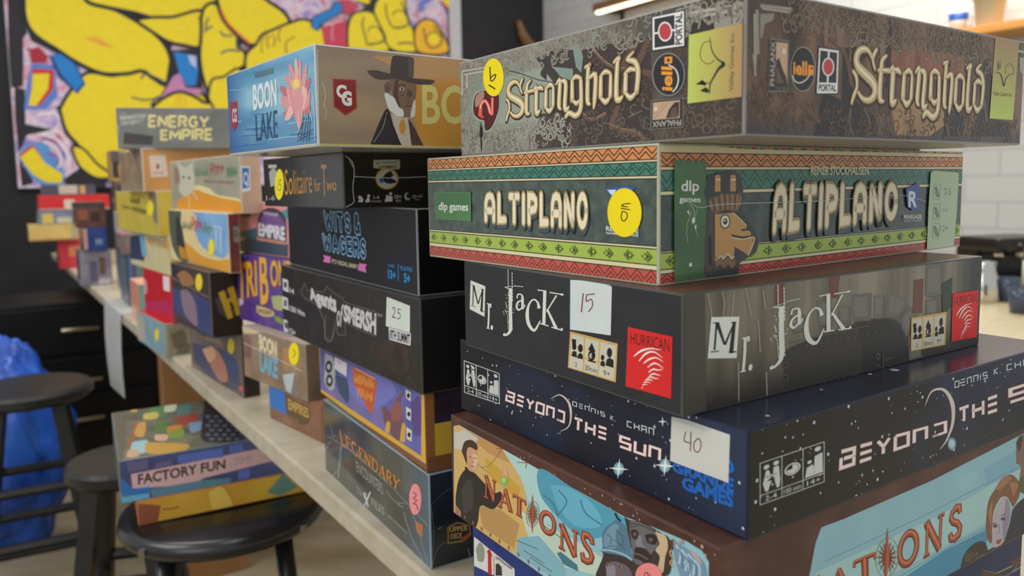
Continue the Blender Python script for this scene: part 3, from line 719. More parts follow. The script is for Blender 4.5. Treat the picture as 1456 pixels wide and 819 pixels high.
# wall shelves on the white wall
def wall_shelf(pxa, pya, length, label, led, depth=.22, thick=.035, col=(206, 142, 66)):
    p = on_rwall(pxa, pya, depth); a0 = p[:2]; z = p[2]
    c = a0 - EL * length / 2 + ER * depth / 2
    t = empty('wall_shelf', v3(c, z), TH); tag(t, label, 'shelf')
    bm = bmesh.new(); add_box(bm, (0, 0, -thick / 2), (depth, length, thick), .003); link('board', bm, PM('shelf_wood', [(.3, col), (.7, tuple(min(255, v + 18) for v in col))], scale=10, stretch=(6, 1, 6), rough=.4), t)
    for sy in (-.4, 0.4):
        bm = bmesh.new(); add_box(bm, (depth / 2 - .012, sy * length, -thick - .05), (.02, .02, .1), .002); add_box(bm, (0.02, sy * length, -thick - .008), (depth * .8, .02, .012), .002); link('bracket', bm, M((60, 58, 56), .4), t)
    if led:
        bm = bmesh.new(); add_box(bm, (-depth / 2 + .03, 0, -thick - .01), (.03, length * .96, .018), .003)
        link('light_strip', bm, M_emit((255, 240, 200), 3.0), t)
    return t, z
def M_emit(c, s):
    m = bpy.data.materials.new('lit_strip'); m.use_nodes = True; b = m.node_tree.nodes['Principled BSDF']; b.inputs['Emission Color'].default_value = rgb(c); b.inputs['Emission Strength'].default_value = s; b.inputs['Base Color'].default_value = rgb(c); return m
wall_shelf(842, 6, 1.0, 'dark wood wall shelf with a lit strip near the corner of the white wall', True, .2, .05, (120, 84, 50))
sh, shz = wall_shelf(1250, 60, 1.6, 'orange wood wall shelf on the white wall carrying a pot and a cup', False)
shp = on_rwall(1406, 40, .14)
def pot(t):
    bm = bmesh.new(); add_lathe(bm, [(0, 0), (.045, 0), (.05, .004), (.062, .115), (.068, .117), (.068, .135), (.062, .135), (.055, .11), (.045, .01), (0, .01)], 28); link('pot_wall', bm, M((206, 196, 166), .6), t, smooth=True)
t = empty('flower_pot', (shp[0], shp[1], shz)); tag(t, 'beige plant pot on the orange wood shelf at the top right', 'pot'); pot(t)
shp = on_rwall(1362, 45, .14)
t = empty('cup', (shp[0], shp[1], shz)); tag(t, 'white cup with a blue band beside the beige pot on the shelf', 'cup')
bm = bmesh.new(); add_lathe(bm, [(0, 0), (.03, 0), (.042, .09), (.039, .09), (.028, .006), (0, .006)], 24); link('cup_wall', bm, M((226, 226, 222), .3), t, smooth=True)
bm = bmesh.new(); add_lathe(bm, [(.0372, .05), (.0412, .082), (.0416, .082), (.0376, .05)], 24); link('blue_band', bm, M((50, 90, 170), .3), t, smooth=True)
bm = bmesh.new(); add_tube(bm, smooth3([(.038, 0, .075), (.065, 0, .07), (.062, 0, .035), (.034, 0, .025)]), .005, 8); link('handle', bm, M((226, 226, 222), .3), t, smooth=True)

# ------------------------------------------------------------------ front stack
HLR = .25
def scrolls(a, n, reg, col, size, w=.7, seed=1, uvq=True):
    """printed scrollwork: little spirals strewn over a uv rectangle of the face"""
    rnd = random.Random(seed); f = a.f; q = []
    for i in range(n):
        u = rnd.uniform(reg[0], reg[2]); v = rnd.uniform(reg[1], reg[3]); s = size * rnd.uniform(.6, 1.3); a0 = rnd.uniform(0, 6.28); d = rnd.choice((-1, 1))
        pts = []
        for k in range(12):
            t = k / 11; r = s * (1.0 - .75 * t); an = a0 + d * t * 5.2
            pts.append((u * f.asp + r * math.cos(an) + s * .5 * math.cos(a0 + 2), v + r * math.sin(an)))
        for pl in strip(pts, [s * w * (.16 + .12 * math.sin(3.1 * k / 11)) for k in range(12)]): q.append([(x / f.asp, y) for x, y in pl])
    a.polys(q, col, True)
def specks(a, n, reg, sizes, col, seed, star=False):
    rnd = random.Random(seed); f = a.f; q = []
    for i in range(n):
        u = rnd.uniform(reg[0], reg[2]); v = rnd.uniform(reg[1], reg[3]); s = rnd.uniform(*sizes) if rnd.random() < .8 else sizes[1] * 1.5
        if star:
            pts = []
            for k in range(8): r = s if k % 2 == 0 else s * .28; pts.append((u + r * math.cos(k * math.pi / 4) / f.asp, v + r * 1.2 * math.sin(k * math.pi / 4)))
            q.append(pts)
        else: q.append([(u + s * math.cos(k * math.pi / 3) / f.asp, v + s * math.sin(k * math.pi / 3)) for k in range(6)])
    a.polys(q, col, True)
def zigzag(u0, u1, v0, v1, n):
    return [(u0 + (u1 - u0) * k / (2 * n), v0 if k % 2 == 0 else v1) for k in range(2 * n + 1)]
def uvline(a, pts, w, col):          # stroke in uv with equal physical width (w in units of face height)
    f = a.f; a.polys([[(x / f.asp, y) for x, y in pl] for pl in strip([(u * f.asp, v) for u, v in pts], w)], col, True)

# --- top box: blackletter title on grey brown scrollwork, shrink wrapped
g1 = PM('scrollwork_print', [(.3, (104, 102, 94)), (.5, (138, 135, 124)), (.7, (164, 161, 150))], scale=90, detail=3, dist=1.5, rough=.28, coat=.25, bump=.03, bscale=40, grad=(1, .02, -.09, (66, 56, 50)))
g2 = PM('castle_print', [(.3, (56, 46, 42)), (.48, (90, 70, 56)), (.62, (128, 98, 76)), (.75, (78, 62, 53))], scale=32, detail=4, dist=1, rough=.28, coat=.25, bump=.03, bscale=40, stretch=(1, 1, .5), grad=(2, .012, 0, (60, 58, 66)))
edge = PM('wrapped_edge', [(.3, (130, 132, 134)), (.7, (176, 180, 182))], scale=80, rough=.2, coat=.3)
A1 = Carton((.1029, .3432), .0833, .0189, 34.39, .2431, .2675, [g1, g2, M((110, 96, 80), .3, .3), M((142, 140, 134), .3, .25)],  # last material: bevel tone with the corner highlight painted in
    'grey brown wrapped game box with golden blackletter title, topmost of front stack', group='board games in the front stack',
    cl=[(653.5, 90), (1061, -23), (1057, 194), (655.5, 223)], cr=[(1061, -23), (1456, 60), (1453, 206), (1057, 194)])
z1, z2, z4, zs, zl, zr = zoomer(640, 0, 3.467), zoomer(1040, 0, 3.471), zoomer(1200, 40, 4.816), zoomer(650, 80, 5.46), zoomer(920, 0, 4.095), zoomer(1050, 20, 4.553)
a = Art('left_side_artwork', A1.fl, rough=.3, coat=.25)
a.poly(smooth(z1('95,360 280,320 430,300 560,235 640,250 600,420 520,600 420,600 300,640 120,640 80,500')), (140, 150, 136))
a.poly(smooth(z1('160,370 290,380 420,340 520,330 500,560 300,610 150,600')), (152, 164, 150))
a.poly(z1('420,290 520,240 640,250 700,230 980,180 1000,700 640,760 420,720 420,640 480,560 520,430'), (58, 48, 46))
a.poly(z1('400,760 440,560 545,560 545,640 520,740'), (74, 62, 54)); a.polys([z1(t) for t in ('455,290 480,290 470,400 440,370', '500,280 540,270 545,420 510,370', '545,390 555,330 575,380 570,420')], (52, 46, 46))
a.polys([z1(t) for t in ('600,240 630,210 650,280 640,360 615,330', '500,330 600,340 600,400 540,380', '690,160 715,155 710,220 695,215')], (132, 152, 140))
for t in ('690,225 740,290 800,330 880,340', '640,555 690,590 760,560', '780,615 840,640 900,650 955,690'):
    a.line(smooth(z1(t)), 7, (46, 36, 32)); a.line(smooth(z1(t)), 5, (112, 84, 66)); a.line(smooth([(x, y - 1.6) for x, y in z1(t)]), 1.2, (164, 132, 104))
for t in ('860,330 990,345 990,380 880,350', '830,320 900,210 930,200 870,330', '900,320 960,190 985,190 930,330', '780,600 850,420 870,430 800,610'): a.poly(z1(t), (104, 76, 60))
a.lines([smooth(z1(t)) for t in ('930,460 950,490 940,520 975,540', '870,580 910,560 940,545', '920,455 940,470 945,500')], 1.8, (120, 104, 84)); a.line(z1('262,345 330,360 430,395 520,410'), 1.2, (40, 36, 36)); a.line(smooth(z1('545,420 548,560 520,680 480,740')), .9, (40, 36, 36))
scrolls(a, 260, (.01, .76, .99, .97), (156, 150, 134), .045, 1.0, 3); scrolls(a, 170, (.01, .04, .5, .3), (170, 168, 156), .045, 1.0, 4); scrolls(a, 130, (.5, .03, .99, .28), (106, 92, 78), .045, 1.0, 5); scrolls(a, 60, (.0, .3, .08, .75), (166, 164, 152), .04, 1.0, 6)
scrolls(a, 90, (.55, .3, .98, .75), (98, 78, 64), .045, .9, 8)
a.lines([z1('60,355 180,335'), z1('62,362 62,470'), z1('72,372 178,352'), z1('85,372 85,440')], 2.4, (184, 182, 170)); a.lines([z1('1180,60 1400,22'), z1('1405,20 1400,110'), z1('1240,75 1380,50')], 4, (176, 172, 160)); a.poly(z1('1300,100 1385,80 1385,125 1300,140'), (150, 146, 136)); a.polys([z1('1190,110 1280,70 1300,150 1180,165')], (50, 42, 40)); scrolls(a, 16, (.84, .8, .99, .97), (150, 146, 134), .07, 1.2, 9)
a.build()
a = Art('right_side_artwork', A1.fr, rough=.3, coat=.25)
a.poly(z4('320,150 560,150 820,190 830,330 740,360 520,330 330,300'), PM('rust_print', [(.3, (122, 72, 52)), (.6, (156, 98, 72)), (.8, (110, 66, 50))], scale=40, detail=4, stretch=(3, 3, 1), rough=.28, coat=.25))
a.poly(z4('330,480 700,520 730,640 600,740 370,730'), PM('parchment_print', [(.3, (132, 100, 68)), (.6, (170, 134, 92)), (.8, (120, 88, 60))], scale=40, detail=4, rough=.28, coat=.25))
dk = (40, 34, 36)
for t in ('60,130 130,60 180,70 150,170 100,260 70,330 60,200', '0,150 60,230 70,480 230,600 250,740 -10,740', '-130,430 60,520 80,740 -200,740', '700,560 800,580 830,620 860,740 700,740', '960,220 1010,200 1000,620 1140,640 1150,740 880,740 940,560', '830,330 880,330 860,440 830,430', '700,250 730,250 720,330 700,330'): a.poly(z4(t), dk)
for t in ('-60,100 20,130 90,190 110,280', '60,530 50,650 80,740', '150,540 190,640 180,740', '855,540 845,640 835,740', '970,300 960,420 990,640', '740,570 720,650 735,740', '1165,500 1175,600 1190,700', '240,560 260,640 250,720', '330,560 345,640 330,700'): a.line(smooth(z4(t)), [4, 6, 5, 2][:4] if False else 2.4, (112, 92, 72))
for t in ('440,-20 400,100 560,250 600,420', '230,540 330,500 440,600'): a.line(smooth(z2(t)), 6, (104, 74, 56))
a.polys([z2(t) for t in ('640,180 700,170 690,260 620,330 600,260', '780,90 800,90 790,420 770,430', '570,230 590,230 585,300')], (46, 40, 40)); a.polys([z2(t) for t in ('460,90 480,90 480,220 462,220', '520,120 560,130 555,230 525,220', '740,190 765,200 760,300 740,300')], (128, 104, 80))
scrolls(a, 300, (.1, .76, .99, .97), (128, 114, 92), .045, 1.0, 13); scrolls(a, 100, (.3, .68, .9, .78), (142, 126, 102), .04, 1.0, 14); scrolls(a, 170, (.02, .04, .98, .25), (98, 80, 64), .045, .9, 15); scrolls(a, 50, (.0, .2, .14, .6), (100, 80, 66), .045, .9, 16)
a.lines([z2('140,20 300,40'), z2('125,40 128,260')], 5, (150, 146, 136)); a.lines([z2('150,35 290,55'), z2('112,60 115,370')], 2.6, (168, 164, 152)); a.poly(z2('140,60 215,60 205,95 165,110 150,180 140,180'), (140, 136, 126)); a.poly(z2('100,260 125,260 115,375'), (160, 152, 134)); a.polys([z4('1185,150 1240,160 1240,178 1185,168'), z4('1195,200 1235,210 1220,320 1200,300')], (160, 160, 154))
a.build()
# blackletter title, traced stroke by stroke
SW = [('200,205 182,158 150,138 112,152 92,205 108,262 160,315 205,362 224,412 212,465 178,490 138,478 108,436', [7, 11, 15, 19, 22, 24, 26, 27, 25, 20, 15, 12, 8]),
      ('232,142 214,176 206,215 222,278', [9, 13, 11, 7]), ('72,290 94,330 98,400 78,455 62,508', [9, 12, 11, 12, 9]),
      ('300,185 272,215 264,280 256,470 284,498', [7, 14, 18, 20, 5]), ('246,284 316,286', [10, 12]),
      ('322,300 345,278 338,470 348,508 370,488', [6, 20, 20, 22, 5]), ('345,282 380,285 396,305', [10, 16, 8]),
      ('418,318 452,284 478,318', [8, 15, 8]), ('422,312 414,470', [16, 20]), ('476,318 470,478', [12, 16]), ('408,465 440,518 476,476', [8, 17, 7]),
      ('498,300 524,282 512,480 524,524', [6, 17, 19, 7]), ('520,292 562,310 552,500 562,540 580,520', [8, 18, 19, 18, 5]),
      ('600,315 630,288 664,318', [8, 15, 9]), ('606,312 602,470', [15, 19]), ('660,318 655,545 622,606 580,572 556,600', [15, 18, 18, 16, 12]), ('600,465 628,508 656,480', [8, 15, 6]),
      ('690,240 718,232 706,260 696,500 710,540', [10, 12, 16, 19, 7]), ('700,345 745,322 738,500 730,578', [7, 17, 18, 7]),
      ('770,352 800,322 830,352', [8, 15, 8]), ('776,348 770,500', [15, 18]), ('828,352 822,515', [12, 16]), ('764,495 796,550 826,512', [8, 17, 7]),
      ('845,275 870,255 862,300 852,520 866,556 884,536', [8, 14, 16, 19, 19, 5]),
      ('895,385 922,360 950,380', [8, 15, 8]), ('902,380 896,510', [15, 18]), ('940,248 912,286 946,320 958,400 948,530', [6, 12, 17, 18, 16]), ('892,505 920,560 950,525', [8, 17, 7])]
tr = []                              # strokes in uv of the right face, in units of face height
f = A1.fr
for t, w in SW:
    p = z4(t); uv_ = [f.uv(q) for q in p]; k = .0021
    tr.append(([(u * f.asp, v) for u, v in uv_], [x * k * 1.5 for x in w]))
xs = [x for p, w in tr for x, y in p]; x0, x1 = min(xs), max(xs)
def title(face, mapper, sc):
    a = Art('title_lettering', face, 'golden blackletter title', rough=.3, coat=.25)
    def dense(p, w):
        if len(p) < 3: return p, list(w)
        return smooth(p, 4), list(np.interp(np.linspace(0, len(w) - 1, (len(p) - 1) * 4 + 1), range(len(w)), w))
    for grow, shift, col in ((.030, (.006, -.010), (44, 36, 32)), (.016, (0, 0), (112, 86, 52)), (0, (0, 0), (206, 184, 132))):
        q = []
        for p, w in tr:
            pp, ww = dense(p, w)
            for pl in strip(pp, [v + grow for v in ww], False, True): q.append([mapper(x + shift[0], y + shift[1]) for x, y in pl])
        a.polys(q, col, True)
    q = []
    for p, w in tr:
        pp, ww = dense([(x - .004, y + .004) for x, y in p], w)
        for pl in strip(pp, [v * .32 for v in ww]): q.append([mapper(x, y) for x, y in pl])
    a.polys(q, (242, 232, 200), True)
    a.build()
title(A1.fr, lambda x, y: (x / A1.fr.asp, y), 1)
# same lettering on the left side: baseline start / end found on the left face
lu0, lv0 = A1.fl.uv((719, 168)); lu1, lv1 = A1.fl.uv((905.5, 137))
ry0 = [y for p, w in tr[:1] for x, y in p]; rb = min(ry0); 
ltop = A1.fl.uv((741, 115))[1]; rtop = max(ry0); ksc = (ltop - lv0) / (rtop - rb)
rend = A1.fr.uv(z4('920,560')[0])[1]
def lm(x, y):
    t = (x - x0) / (x1 - x0); base = lv0 + (lv1 - lv0) * t; rbase = rb + (rend - rb) * t
    return (lu0 + (lu1 - lu0) * t, base + (y - rbase) * ksc)
title(A1.fl, lm, ksc)
# emblem with red figure, round price sticker
a = Art('red_emblem', A1.fl, rough=.3, coat=.25)
a.poly(smooth(zs('150,280 205,265 260,280 325,290 328,400 310,480 270,560 225,590 205,560 200,510 160,500 125,460 120,390 130,320 150,280')), (170, 190, 172))
a.poly(smooth(zs('155,290 205,270 260,285 318,295 322,400 300,480 265,555 225,582 210,555 208,505 165,490 130,450 126,390 135,325 155,290')), (88, 40, 40)); a.poly(smooth(zs('160,295 205,275 205,330 150,400 140,340 160,295')), (176, 140, 124))
p = smooth(zs('178,450 185,380 215,350 240,385 255,440 275,455')); a.line(p, 4.6, (222, 66, 66)); a.line(p, 2.4, (246, 176, 166)); a.line(zs('270,455 273,325'), 4, (226, 76, 76)); a.line(zs('270,455 273,325'), 1.6, (246, 160, 150)); a.line(p[:6], 1, (250, 220, 210)); a.line(zs('178,470 182,410'), 5, (236, 96, 92)); a.line(zs('180,470 205,476'), 3, (230, 90, 88))
a.build()
a = Art('black_spear', A1.fl, rough=.3, coat=.25); a.poly(zs('172,620 180,515 195,560 200,610 190,640 192,720 182,740 180,640'), (40, 40, 42)); a.build()
def round_sticker(face, c, rx, ry, col, name='price_sticker', lab=None): 
    a = Art(name, face, lab, rough=.5); a.ell(c, rx + .5, ry + .5, tuple(int(v * .8) for v in col)); a.ell(c, rx, ry, col); return a.build()
o = round_sticker(A1.fl, zs('282,168')[0], 14.2, 26.6, (250, 228, 10), lab='round yellow price sticker')
b = Art('handwritten_price', A1.fl, rough=.5); b.line(smooth(zs('256,90 258,150 262,195 285,185 300,150 285,150 262,170')), 1.7, (30, 26, 26), cap=True); b.line(zs('248,228 292,256'), 2.0, (30, 26, 26), cap=True); b.build(o)
# publisher emblems
def emb_square(face, q, txt_quad, red_c, rr, horizontal):
    a = Art('square_emblem', face, rough=.3, coat=.25); mp = quadmap(q); U = lambda *P: [mp(p) for p in P]
    a.poly(U((-.04, -.03), (1.04, -.03), (1.04, 1.03), (-.04, 1.03)), (40, 38, 40)); a.poly(U((0, 0), (1, 0), (1, 1), (0, 1)), (236, 236, 234))
    return a, mp, U
q = [zl('28,290')[0], zl('212,262')[0], zl('28,98')[0], zl('212,58')[0]]
a, mp, U = emb_square(A1.fl, q, None, None, 0, False)
a.poly(U((.06, .06), (.70, .06), (.70, .94), (.06, .94)), (44, 42, 46)); a.line([mp((.0, .5)), mp((.75, .5))], 2.6, (236, 236, 234)); a.ell(mp((.40, .5)), 10.2, 14.2, (236, 236, 234)); a.ell(mp((.40, .5)), 8.4, 11.8, (196, 62, 66)); a.text('PORTAL', [mp((.94, .05)), mp((.94, .95)), mp((.73, .05)), mp((.73, .95))], (34, 32, 34), .03); a.build()
q = [zr('513,508')[0], zr('648,508')[0], zr('527,212')[0], zr('655,232')[0]]
a, mp, U = emb_square(A1.fr, q, None, None, 0, True)
a.poly(U((.07, .24), (.93, .24), (.93, .95), (.07, .95)), (44, 42, 46)); a.line([mp((.5, .22)), mp((.5, 1))], 2.4, (236, 236, 234)); a.ell(mp((.5, .6)), 8.6, 13.2, (236, 236, 234)); a.ell(mp((.5, .6)), 7.0, 11.2, (196, 62, 66)); a.text('PORTAL', [mp((.07, .05)), mp((.93, .05)), mp((.07, .2)), mp((.93, .2))], (34, 32, 34), .03); a.build()
a = Art('round_emblem', A1.fl, rough=.3, coat=.25); c = zl('121,432')[0]; a.ell(c, 23.4, 31, (150, 152, 146)); a.ell(c, 22.2, 29.6, (36, 34, 36))
a.text('iell', [zl('140,528')[0], zl('140,388')[0], zl('80,525')[0], zl('80,385')[0]], (240, 160, 48), .03); a.poly(zl('98,330 142,326 142,366 98,370'), (240, 160, 48)); a.ell(zl('120,348')[0], 2.2, 2.6, (60, 40, 20)); a.line(smooth(zl('120,375 160,400 178,450 170,500 145,535')), [1, 1.4, 1.8, 2, 1.4] * 5 + [1] if False else 1.7, (230, 228, 224)); a.build()
a = Art('round_emblem', A1.fr, rough=.3, coat=.25); c = zr('420,350')[0]; a.ell(c, 18.4, 32.4, (150, 152, 146)); a.ell(c, 17.2, 31, (36, 34, 36))
a.text('iell', [zr('357,380')[0], zr('448,390')[0], zr('357,300')[0], zr('448,300')[0]], (240, 160, 48), .03); a.poly(zr('456,322 492,328 490,392 454,390'), (240, 160, 48)); a.ell(zr('478,345')[0], 1.4, 2, (60, 40, 20)); a.line(smooth(zr('352,390 365,425 400,440 440,420 462,392')), 1.5, (230, 228, 224)); a.build()
def pyr_emblem(face, q, tq, skyq):
    a = Art('framed_emblem', face, rough=.3, coat=.25); mp = quadmap(q); U = lambda *P: [mp(p) for p in P]
    a.poly(U((-.03, -.03), (1.03, -.03), (1.03, 1.03), (-.03, 1.03)), (120, 116, 104)); a.poly(U((0, 0), (1, 0), (1, 1), (0, 1)), (48, 44, 42))
    a.poly(U(*skyq), (196, 164, 136)); return a, mp, U
a, mp, U = pyr_emblem(A1.fl, [zl('205,572')[0], zl('22,590')[0], zl('202,738')[0], zl('18,752')[0]], None, [(.1, .05), (.96, .05), (.96, .68), (.1, .68)])
a.poly(U((.12, .6), (.12, .1), (.28, .12), (.44, .34), (.54, .66)), (52, 44, 42)); a.poly(U((.15, .66), (.2, .3), (.34, .3), (.45, .66)), (96, 78, 66)); a.ell(mp((.86, .3)), 2.6, 3.4, (226, 206, 186)); a.lines([[mp((.6, .1)), mp((.95, .5))], [mp((.45, .08)), mp((.9, .62))]], .6, (130, 104, 84)); a.text('PHALANX', [mp((.96, .97)), mp((.05, .97)), mp((.96, .74)), mp((.05, .74))][::1] and [mp((.05, .74)), mp((.96, .74)), mp((.05, .95)), mp((.96, .95))], (196, 190, 176), .0); a.build()
a, mp, U = pyr_emblem(A1.fr, [zr('195,490')[0], zr('320,490')[0], zr('202,155')[0], zr('326,172')[0]], None, [(.34, .12), (.96, .12), (.96, .97), (.34, .97)])
a.poly(U((.34, .12), (.96, .12), (.9, .28), (.72, .42), (.5, .66), (.36, .6)), (52, 44, 42)); a.poly(U((.4, .14), (.8, .16), (.6, .3), (.42, .5)), (104, 84, 70)); a.ell(mp((.76, .8)), 2.4, 4, (230, 206, 186)); a.text('PHALANX', [mp((.28, .1)), mp((.28, .97)), mp((.05, .1)), mp((.05, .97))], (196, 190, 176)); a.text('GAMES', [mp((.34, .02)), mp((.96, .02)), mp((.34, .08)), mp((.96, .08))], (130, 120, 110)); a.build()
a = Art('yellow_green_panel', A1.fl, rough=.3, coat=.25)
a.gradient([zl('242,200')[0], zl('573,122')[0], zl('566,560')[0], zl('232,602')[0]], (196, 214, 92), (182, 142, 96), 14)
ln = smooth(zl('366,215 378,290 410,340 445,368 415,400 385,450 366,490 362,545')); a.line(ln, np.interp(np.linspace(0, 1, len(ln)), [0, .35, .45, .6, 1], [1, 2.4, 6, 3, 1.2]), (30, 28, 26)); a.line(smooth(zl('368,236 330,245 308,300 320,350 360,370 392,345')), .9, (40, 40, 30))
a.polys([zl(t) for t in ('280,490 320,462 338,480 340,498 320,492', '300,488 330,470 344,490', '305,528 340,505 356,520 356,540 330,535')], (30, 30, 26)); a.lines([zl('338,482 366,480'), zl('350,525 366,522')], 1.2, (30, 30, 26))
a.text('Valley Games Inc.', [zl('500,528')[0], zl('510,178')[0], zl('476,530')[0], zl('486,180')[0]], (60, 50, 40)); a.build()
a = Art('yellow_green_panel', A1.fr, rough=.3, coat=.25)
a.gradient([z4('1030,62')[0], z4('1188,90')[0], z4('1160,626')[0], z4('1002,616')[0]], (170, 134, 92), (190, 214, 96), 14, axis=1)
ln = smooth(z4('1034,298 1070,318 1092,392 1105,345 1130,318 1158,314')); a.line(ln, np.interp(np.linspace(0, 1, len(ln)), [0, .4, .5, 1], [.8, 2.6, 1.6, .8]), (40, 36, 30)); a.line(smooth(z4('1102,310 1105,262 1130,245 1152,270 1155,312')), .7, (70, 60, 40)); a.polys([z4('1048,285 1046,235 1052,225 1058,285'), z4('1060,270 1064,210 1068,278')], (40, 36, 30)); a.text('Valley Games Inc.', [z4('1022,458')[0], z4('1152,468')[0], z4('1022,428')[0], z4('1152,440')[0]], (60, 60, 40)); a.build()

# --- second box: green andean pattern, shrink wrapped
gm = PM('green_slate_print', [(.3, (52, 66, 62)), (.5, (70, 84, 76)), (.7, (84, 98, 86))], scale=140, detail=4, rough=.22, coat=.3, bump=.035, bscale=35)
gm2 = PM('green_slate_print_wrapped', [(.3, (44, 58, 54)), (.5, (60, 76, 70)), (.7, (76, 92, 84))], scale=110, detail=4, rough=.2, coat=.35, bump=.05, bscale=30)
A2 = Carton((.0737, .3864), .0189, -.0531, 36.56, .2261, .3318, [gm, gm2, M((150, 130, 84), .3, .3), M((186, 186, 162), .2, .4)],  # pale last material paints the bright highlight along the edges
    'green wrapped game box with folk patterned bands and llama head, in the front stack', group='board games in the front stack', bev=.0013,
    cl=[(607.5, 228), (936.5, 201), (937, 405.5), (610, 367)], cr=[(936.5, 201), (1369, 213.5), (1367, 351), (937, 405.5)])
def bands(face, nz, vs, top_squares):
    a = Art('patterned_bands', face, rough=.3, coat=.3); f = face
    CR, OR, TE, LG, RD, K = (226, 216, 170), (222, 142, 76), (62, 128, 106), (166, 192, 74), (198, 84, 66), (44, 42, 38)
    v = vs   # from top: cream | orange | cream | teal | cream ... cream | lime | cream | red
    a.rect(0, v[0], 1, 1, CR); a.rect(0, v[1], 1, v[0], OR); a.rect(0, v[2], 1, v[1], CR); a.rect(0, v[3], 1, v[2], TE); a.rect(0, v[4], 1, v[3], CR)
    a.rect(0, v[6], 1, v[5], CR); a.rect(0, v[7], 1, v[6], LG); a.rect(0, v[8], 1, v[7], CR); a.rect(0, 0, 1, v[8], RD)
    lw = .010
    h = v[0] - v[1]
    for t0, t1, n in ((v[0] - h * .02, v[0] - h * .58, nz), (v[1] + h * .60, v[1] + h * .04, nz)): uvline(a, zigzag(0, 1, t0, t1, n), lw, K)
    h = v[2] - v[3]
    uvline(a, zigzag(0, 1, v[2] - h * .05, v[2] - h * .6, nz), lw, (28, 66, 56)); uvline(a, zigzag(0, 1, v[3] + h * .6, v[3] + h * .04, nz), lw, (28, 66, 56)); specks(a, nz * 5, (0, v[3] + h * .1, 1, v[2] - h * .1), (.004, .006), (28, 66, 56), 5)
    h = v[8]
    for k in range(3): uvline(a, zigzag(0, 1, h * (-.35 + .36 * k), h * (.25 + .36 * k), int(nz * .95)), lw, (112, 40, 36))
    for vv in (v[0], v[1], v[2], v[3], v[4], v[5], v[6], v[7], v[8]): a.rect(0, vv - .004, 1, vv + .004, K)
    h = v[6] - v[7]; n = max(4, nz // 3); asp = f.asp
    for k in range(n):
        for sg in (-1, 1):
            c = (k + .5 + sg * .23) / n; y = v[7] + h * .5; w = .10 / n
            def P(*pp): return [(c + sg * x * w * 1.0, y + yy * h) for x, yy in pp]
            a.poly(P((1.3, 0), (.0, .36), (.1, .12), (.1, -.12), (0, -.36)), K, True); a.poly(P((1.0, 0), (.18, .24), (.18, -.24)), LG, True); a.poly(P((.9, .0), (.2, .16), (.2, -.16)), (74, 84, 42), True)
            a.poly(P((.3, 0), (-.7, .26), (-.55, .1), (-.9, .1), (-.9, -.1), (-.55, -.1), (-.7, -.26)), K, True); a.poly(P((.0, 0), (-.5, .14), (-.75, .05), (-.75, -.05), (-.5, -.14)), LG, True); a.poly(P((-1.25, .07), (-1.1, .07), (-1.1, -.07), (-1.25, -.07)), K, True)
    if top_squares:
        cols = ((150, 50, 44), (56, 84, 68), (176, 140, 60), (44, 84, 74), (190, 116, 64), (60, 84, 66), (160, 60, 50), (130, 140, 66), (160, 52, 52), (84, 120, 124), (180, 130, 60), (62, 96, 72)); n = 46
        for k in range(n):
            u0 = .06 + .93 * k / n; hh = .034 * min(1, .2 + k / 9); a.rect(u0, .966 if False else 1 - hh, u0 + .93 / n * .78, .999, cols[k % len(cols)])
    return a
gl = [A2.fl.uv(p) for p in zoomer(600, 190, 3.467)('1150,53 1150,120 1150,133 1150,200 1150,215 1150,548 1150,562 1150,642 1150,668')]
vsl = [p[1] for p in gl]
bands(A2.fl, 25, vsl, False).build()
z3, z44 = zoomer(600, 190, 3.467), zoomer(930, 190, 2.766)
gr = [A2.fr.uv(p)[1] for p in z44('560,62 560,102 560,110 560,160 560,170 560,428 560,433 560,475 560,490')]
vsr = [.955, .835, .81, .665, .635, .245, .232, .115, .085]
ar = bands(A2.fr, 30, [.93] + vsr[1:], True); ar.build()
# rounded wooden looking title letters
def alti(face, quad):
    a = Art('title_lettering', face, 'cream title letters with tan borders', rough=.3, coat=.3)
    st, tot = layout(ALTI, 'ALTIPLANO', .52); mp = quadmap(quad)
    def lay(w, dx, dy, col):
        q = []
        for pts, k in st:
            for pl in strip(pts, w, False, True): q.append([mp(((x + dx) / tot, y + dy)) for x, y in pl])
        a.polys(q, col)
    lay(.52, .03, -.12, (40, 58, 64)); lay(.47, .02, -.10, (62, 84, 92)); lay(.50, 0, 0, (52, 50, 42)); lay(.44, 0, 0, (176, 152, 100))
    q = []
    for pts, k in st:      # dashes along the border
        P = smooth(pts, 4) if len(pts) > 2 else [tuple(np.array(pts[0]) + (np.array(pts[-1]) - np.array(pts[0])) * t) for t in np.linspace(0, 1, 9)]
        for i in range(len(P) - 1):
            for t in (.25, .75):
                m = np.array(P[i]) * (1 - t) + np.array(P[i + 1]) * t; d = np.array(P[i + 1]) - np.array(P[i]); l = math.hypot(*d) or 1; nn = np.array([-d[1], d[0]]) / l
                for sg in (-1, 1):
                    c = m + nn * sg * .185; q.append([mp(((c[0] + ex) / tot, c[1] + ey)) for ex, ey in ((-.018, -.018), (.018, -.018), (.018, .018), (-.018, .018))])
    a.polys(q, (92, 74, 46)); lay(.30, 0, 0, (226, 208, 158)); lay(.22, 0, 0, (240, 230, 198)); a.build()
alti(A2.fl, [z3('318,425')[0], z3('815,450')[0], z3('318,310')[0], z3('815,305')[0]])
alti(A2.fr, [z44('465,368')[0], z44('945,322')[0], z44('470,215')[0], z44('945,206')[0]])
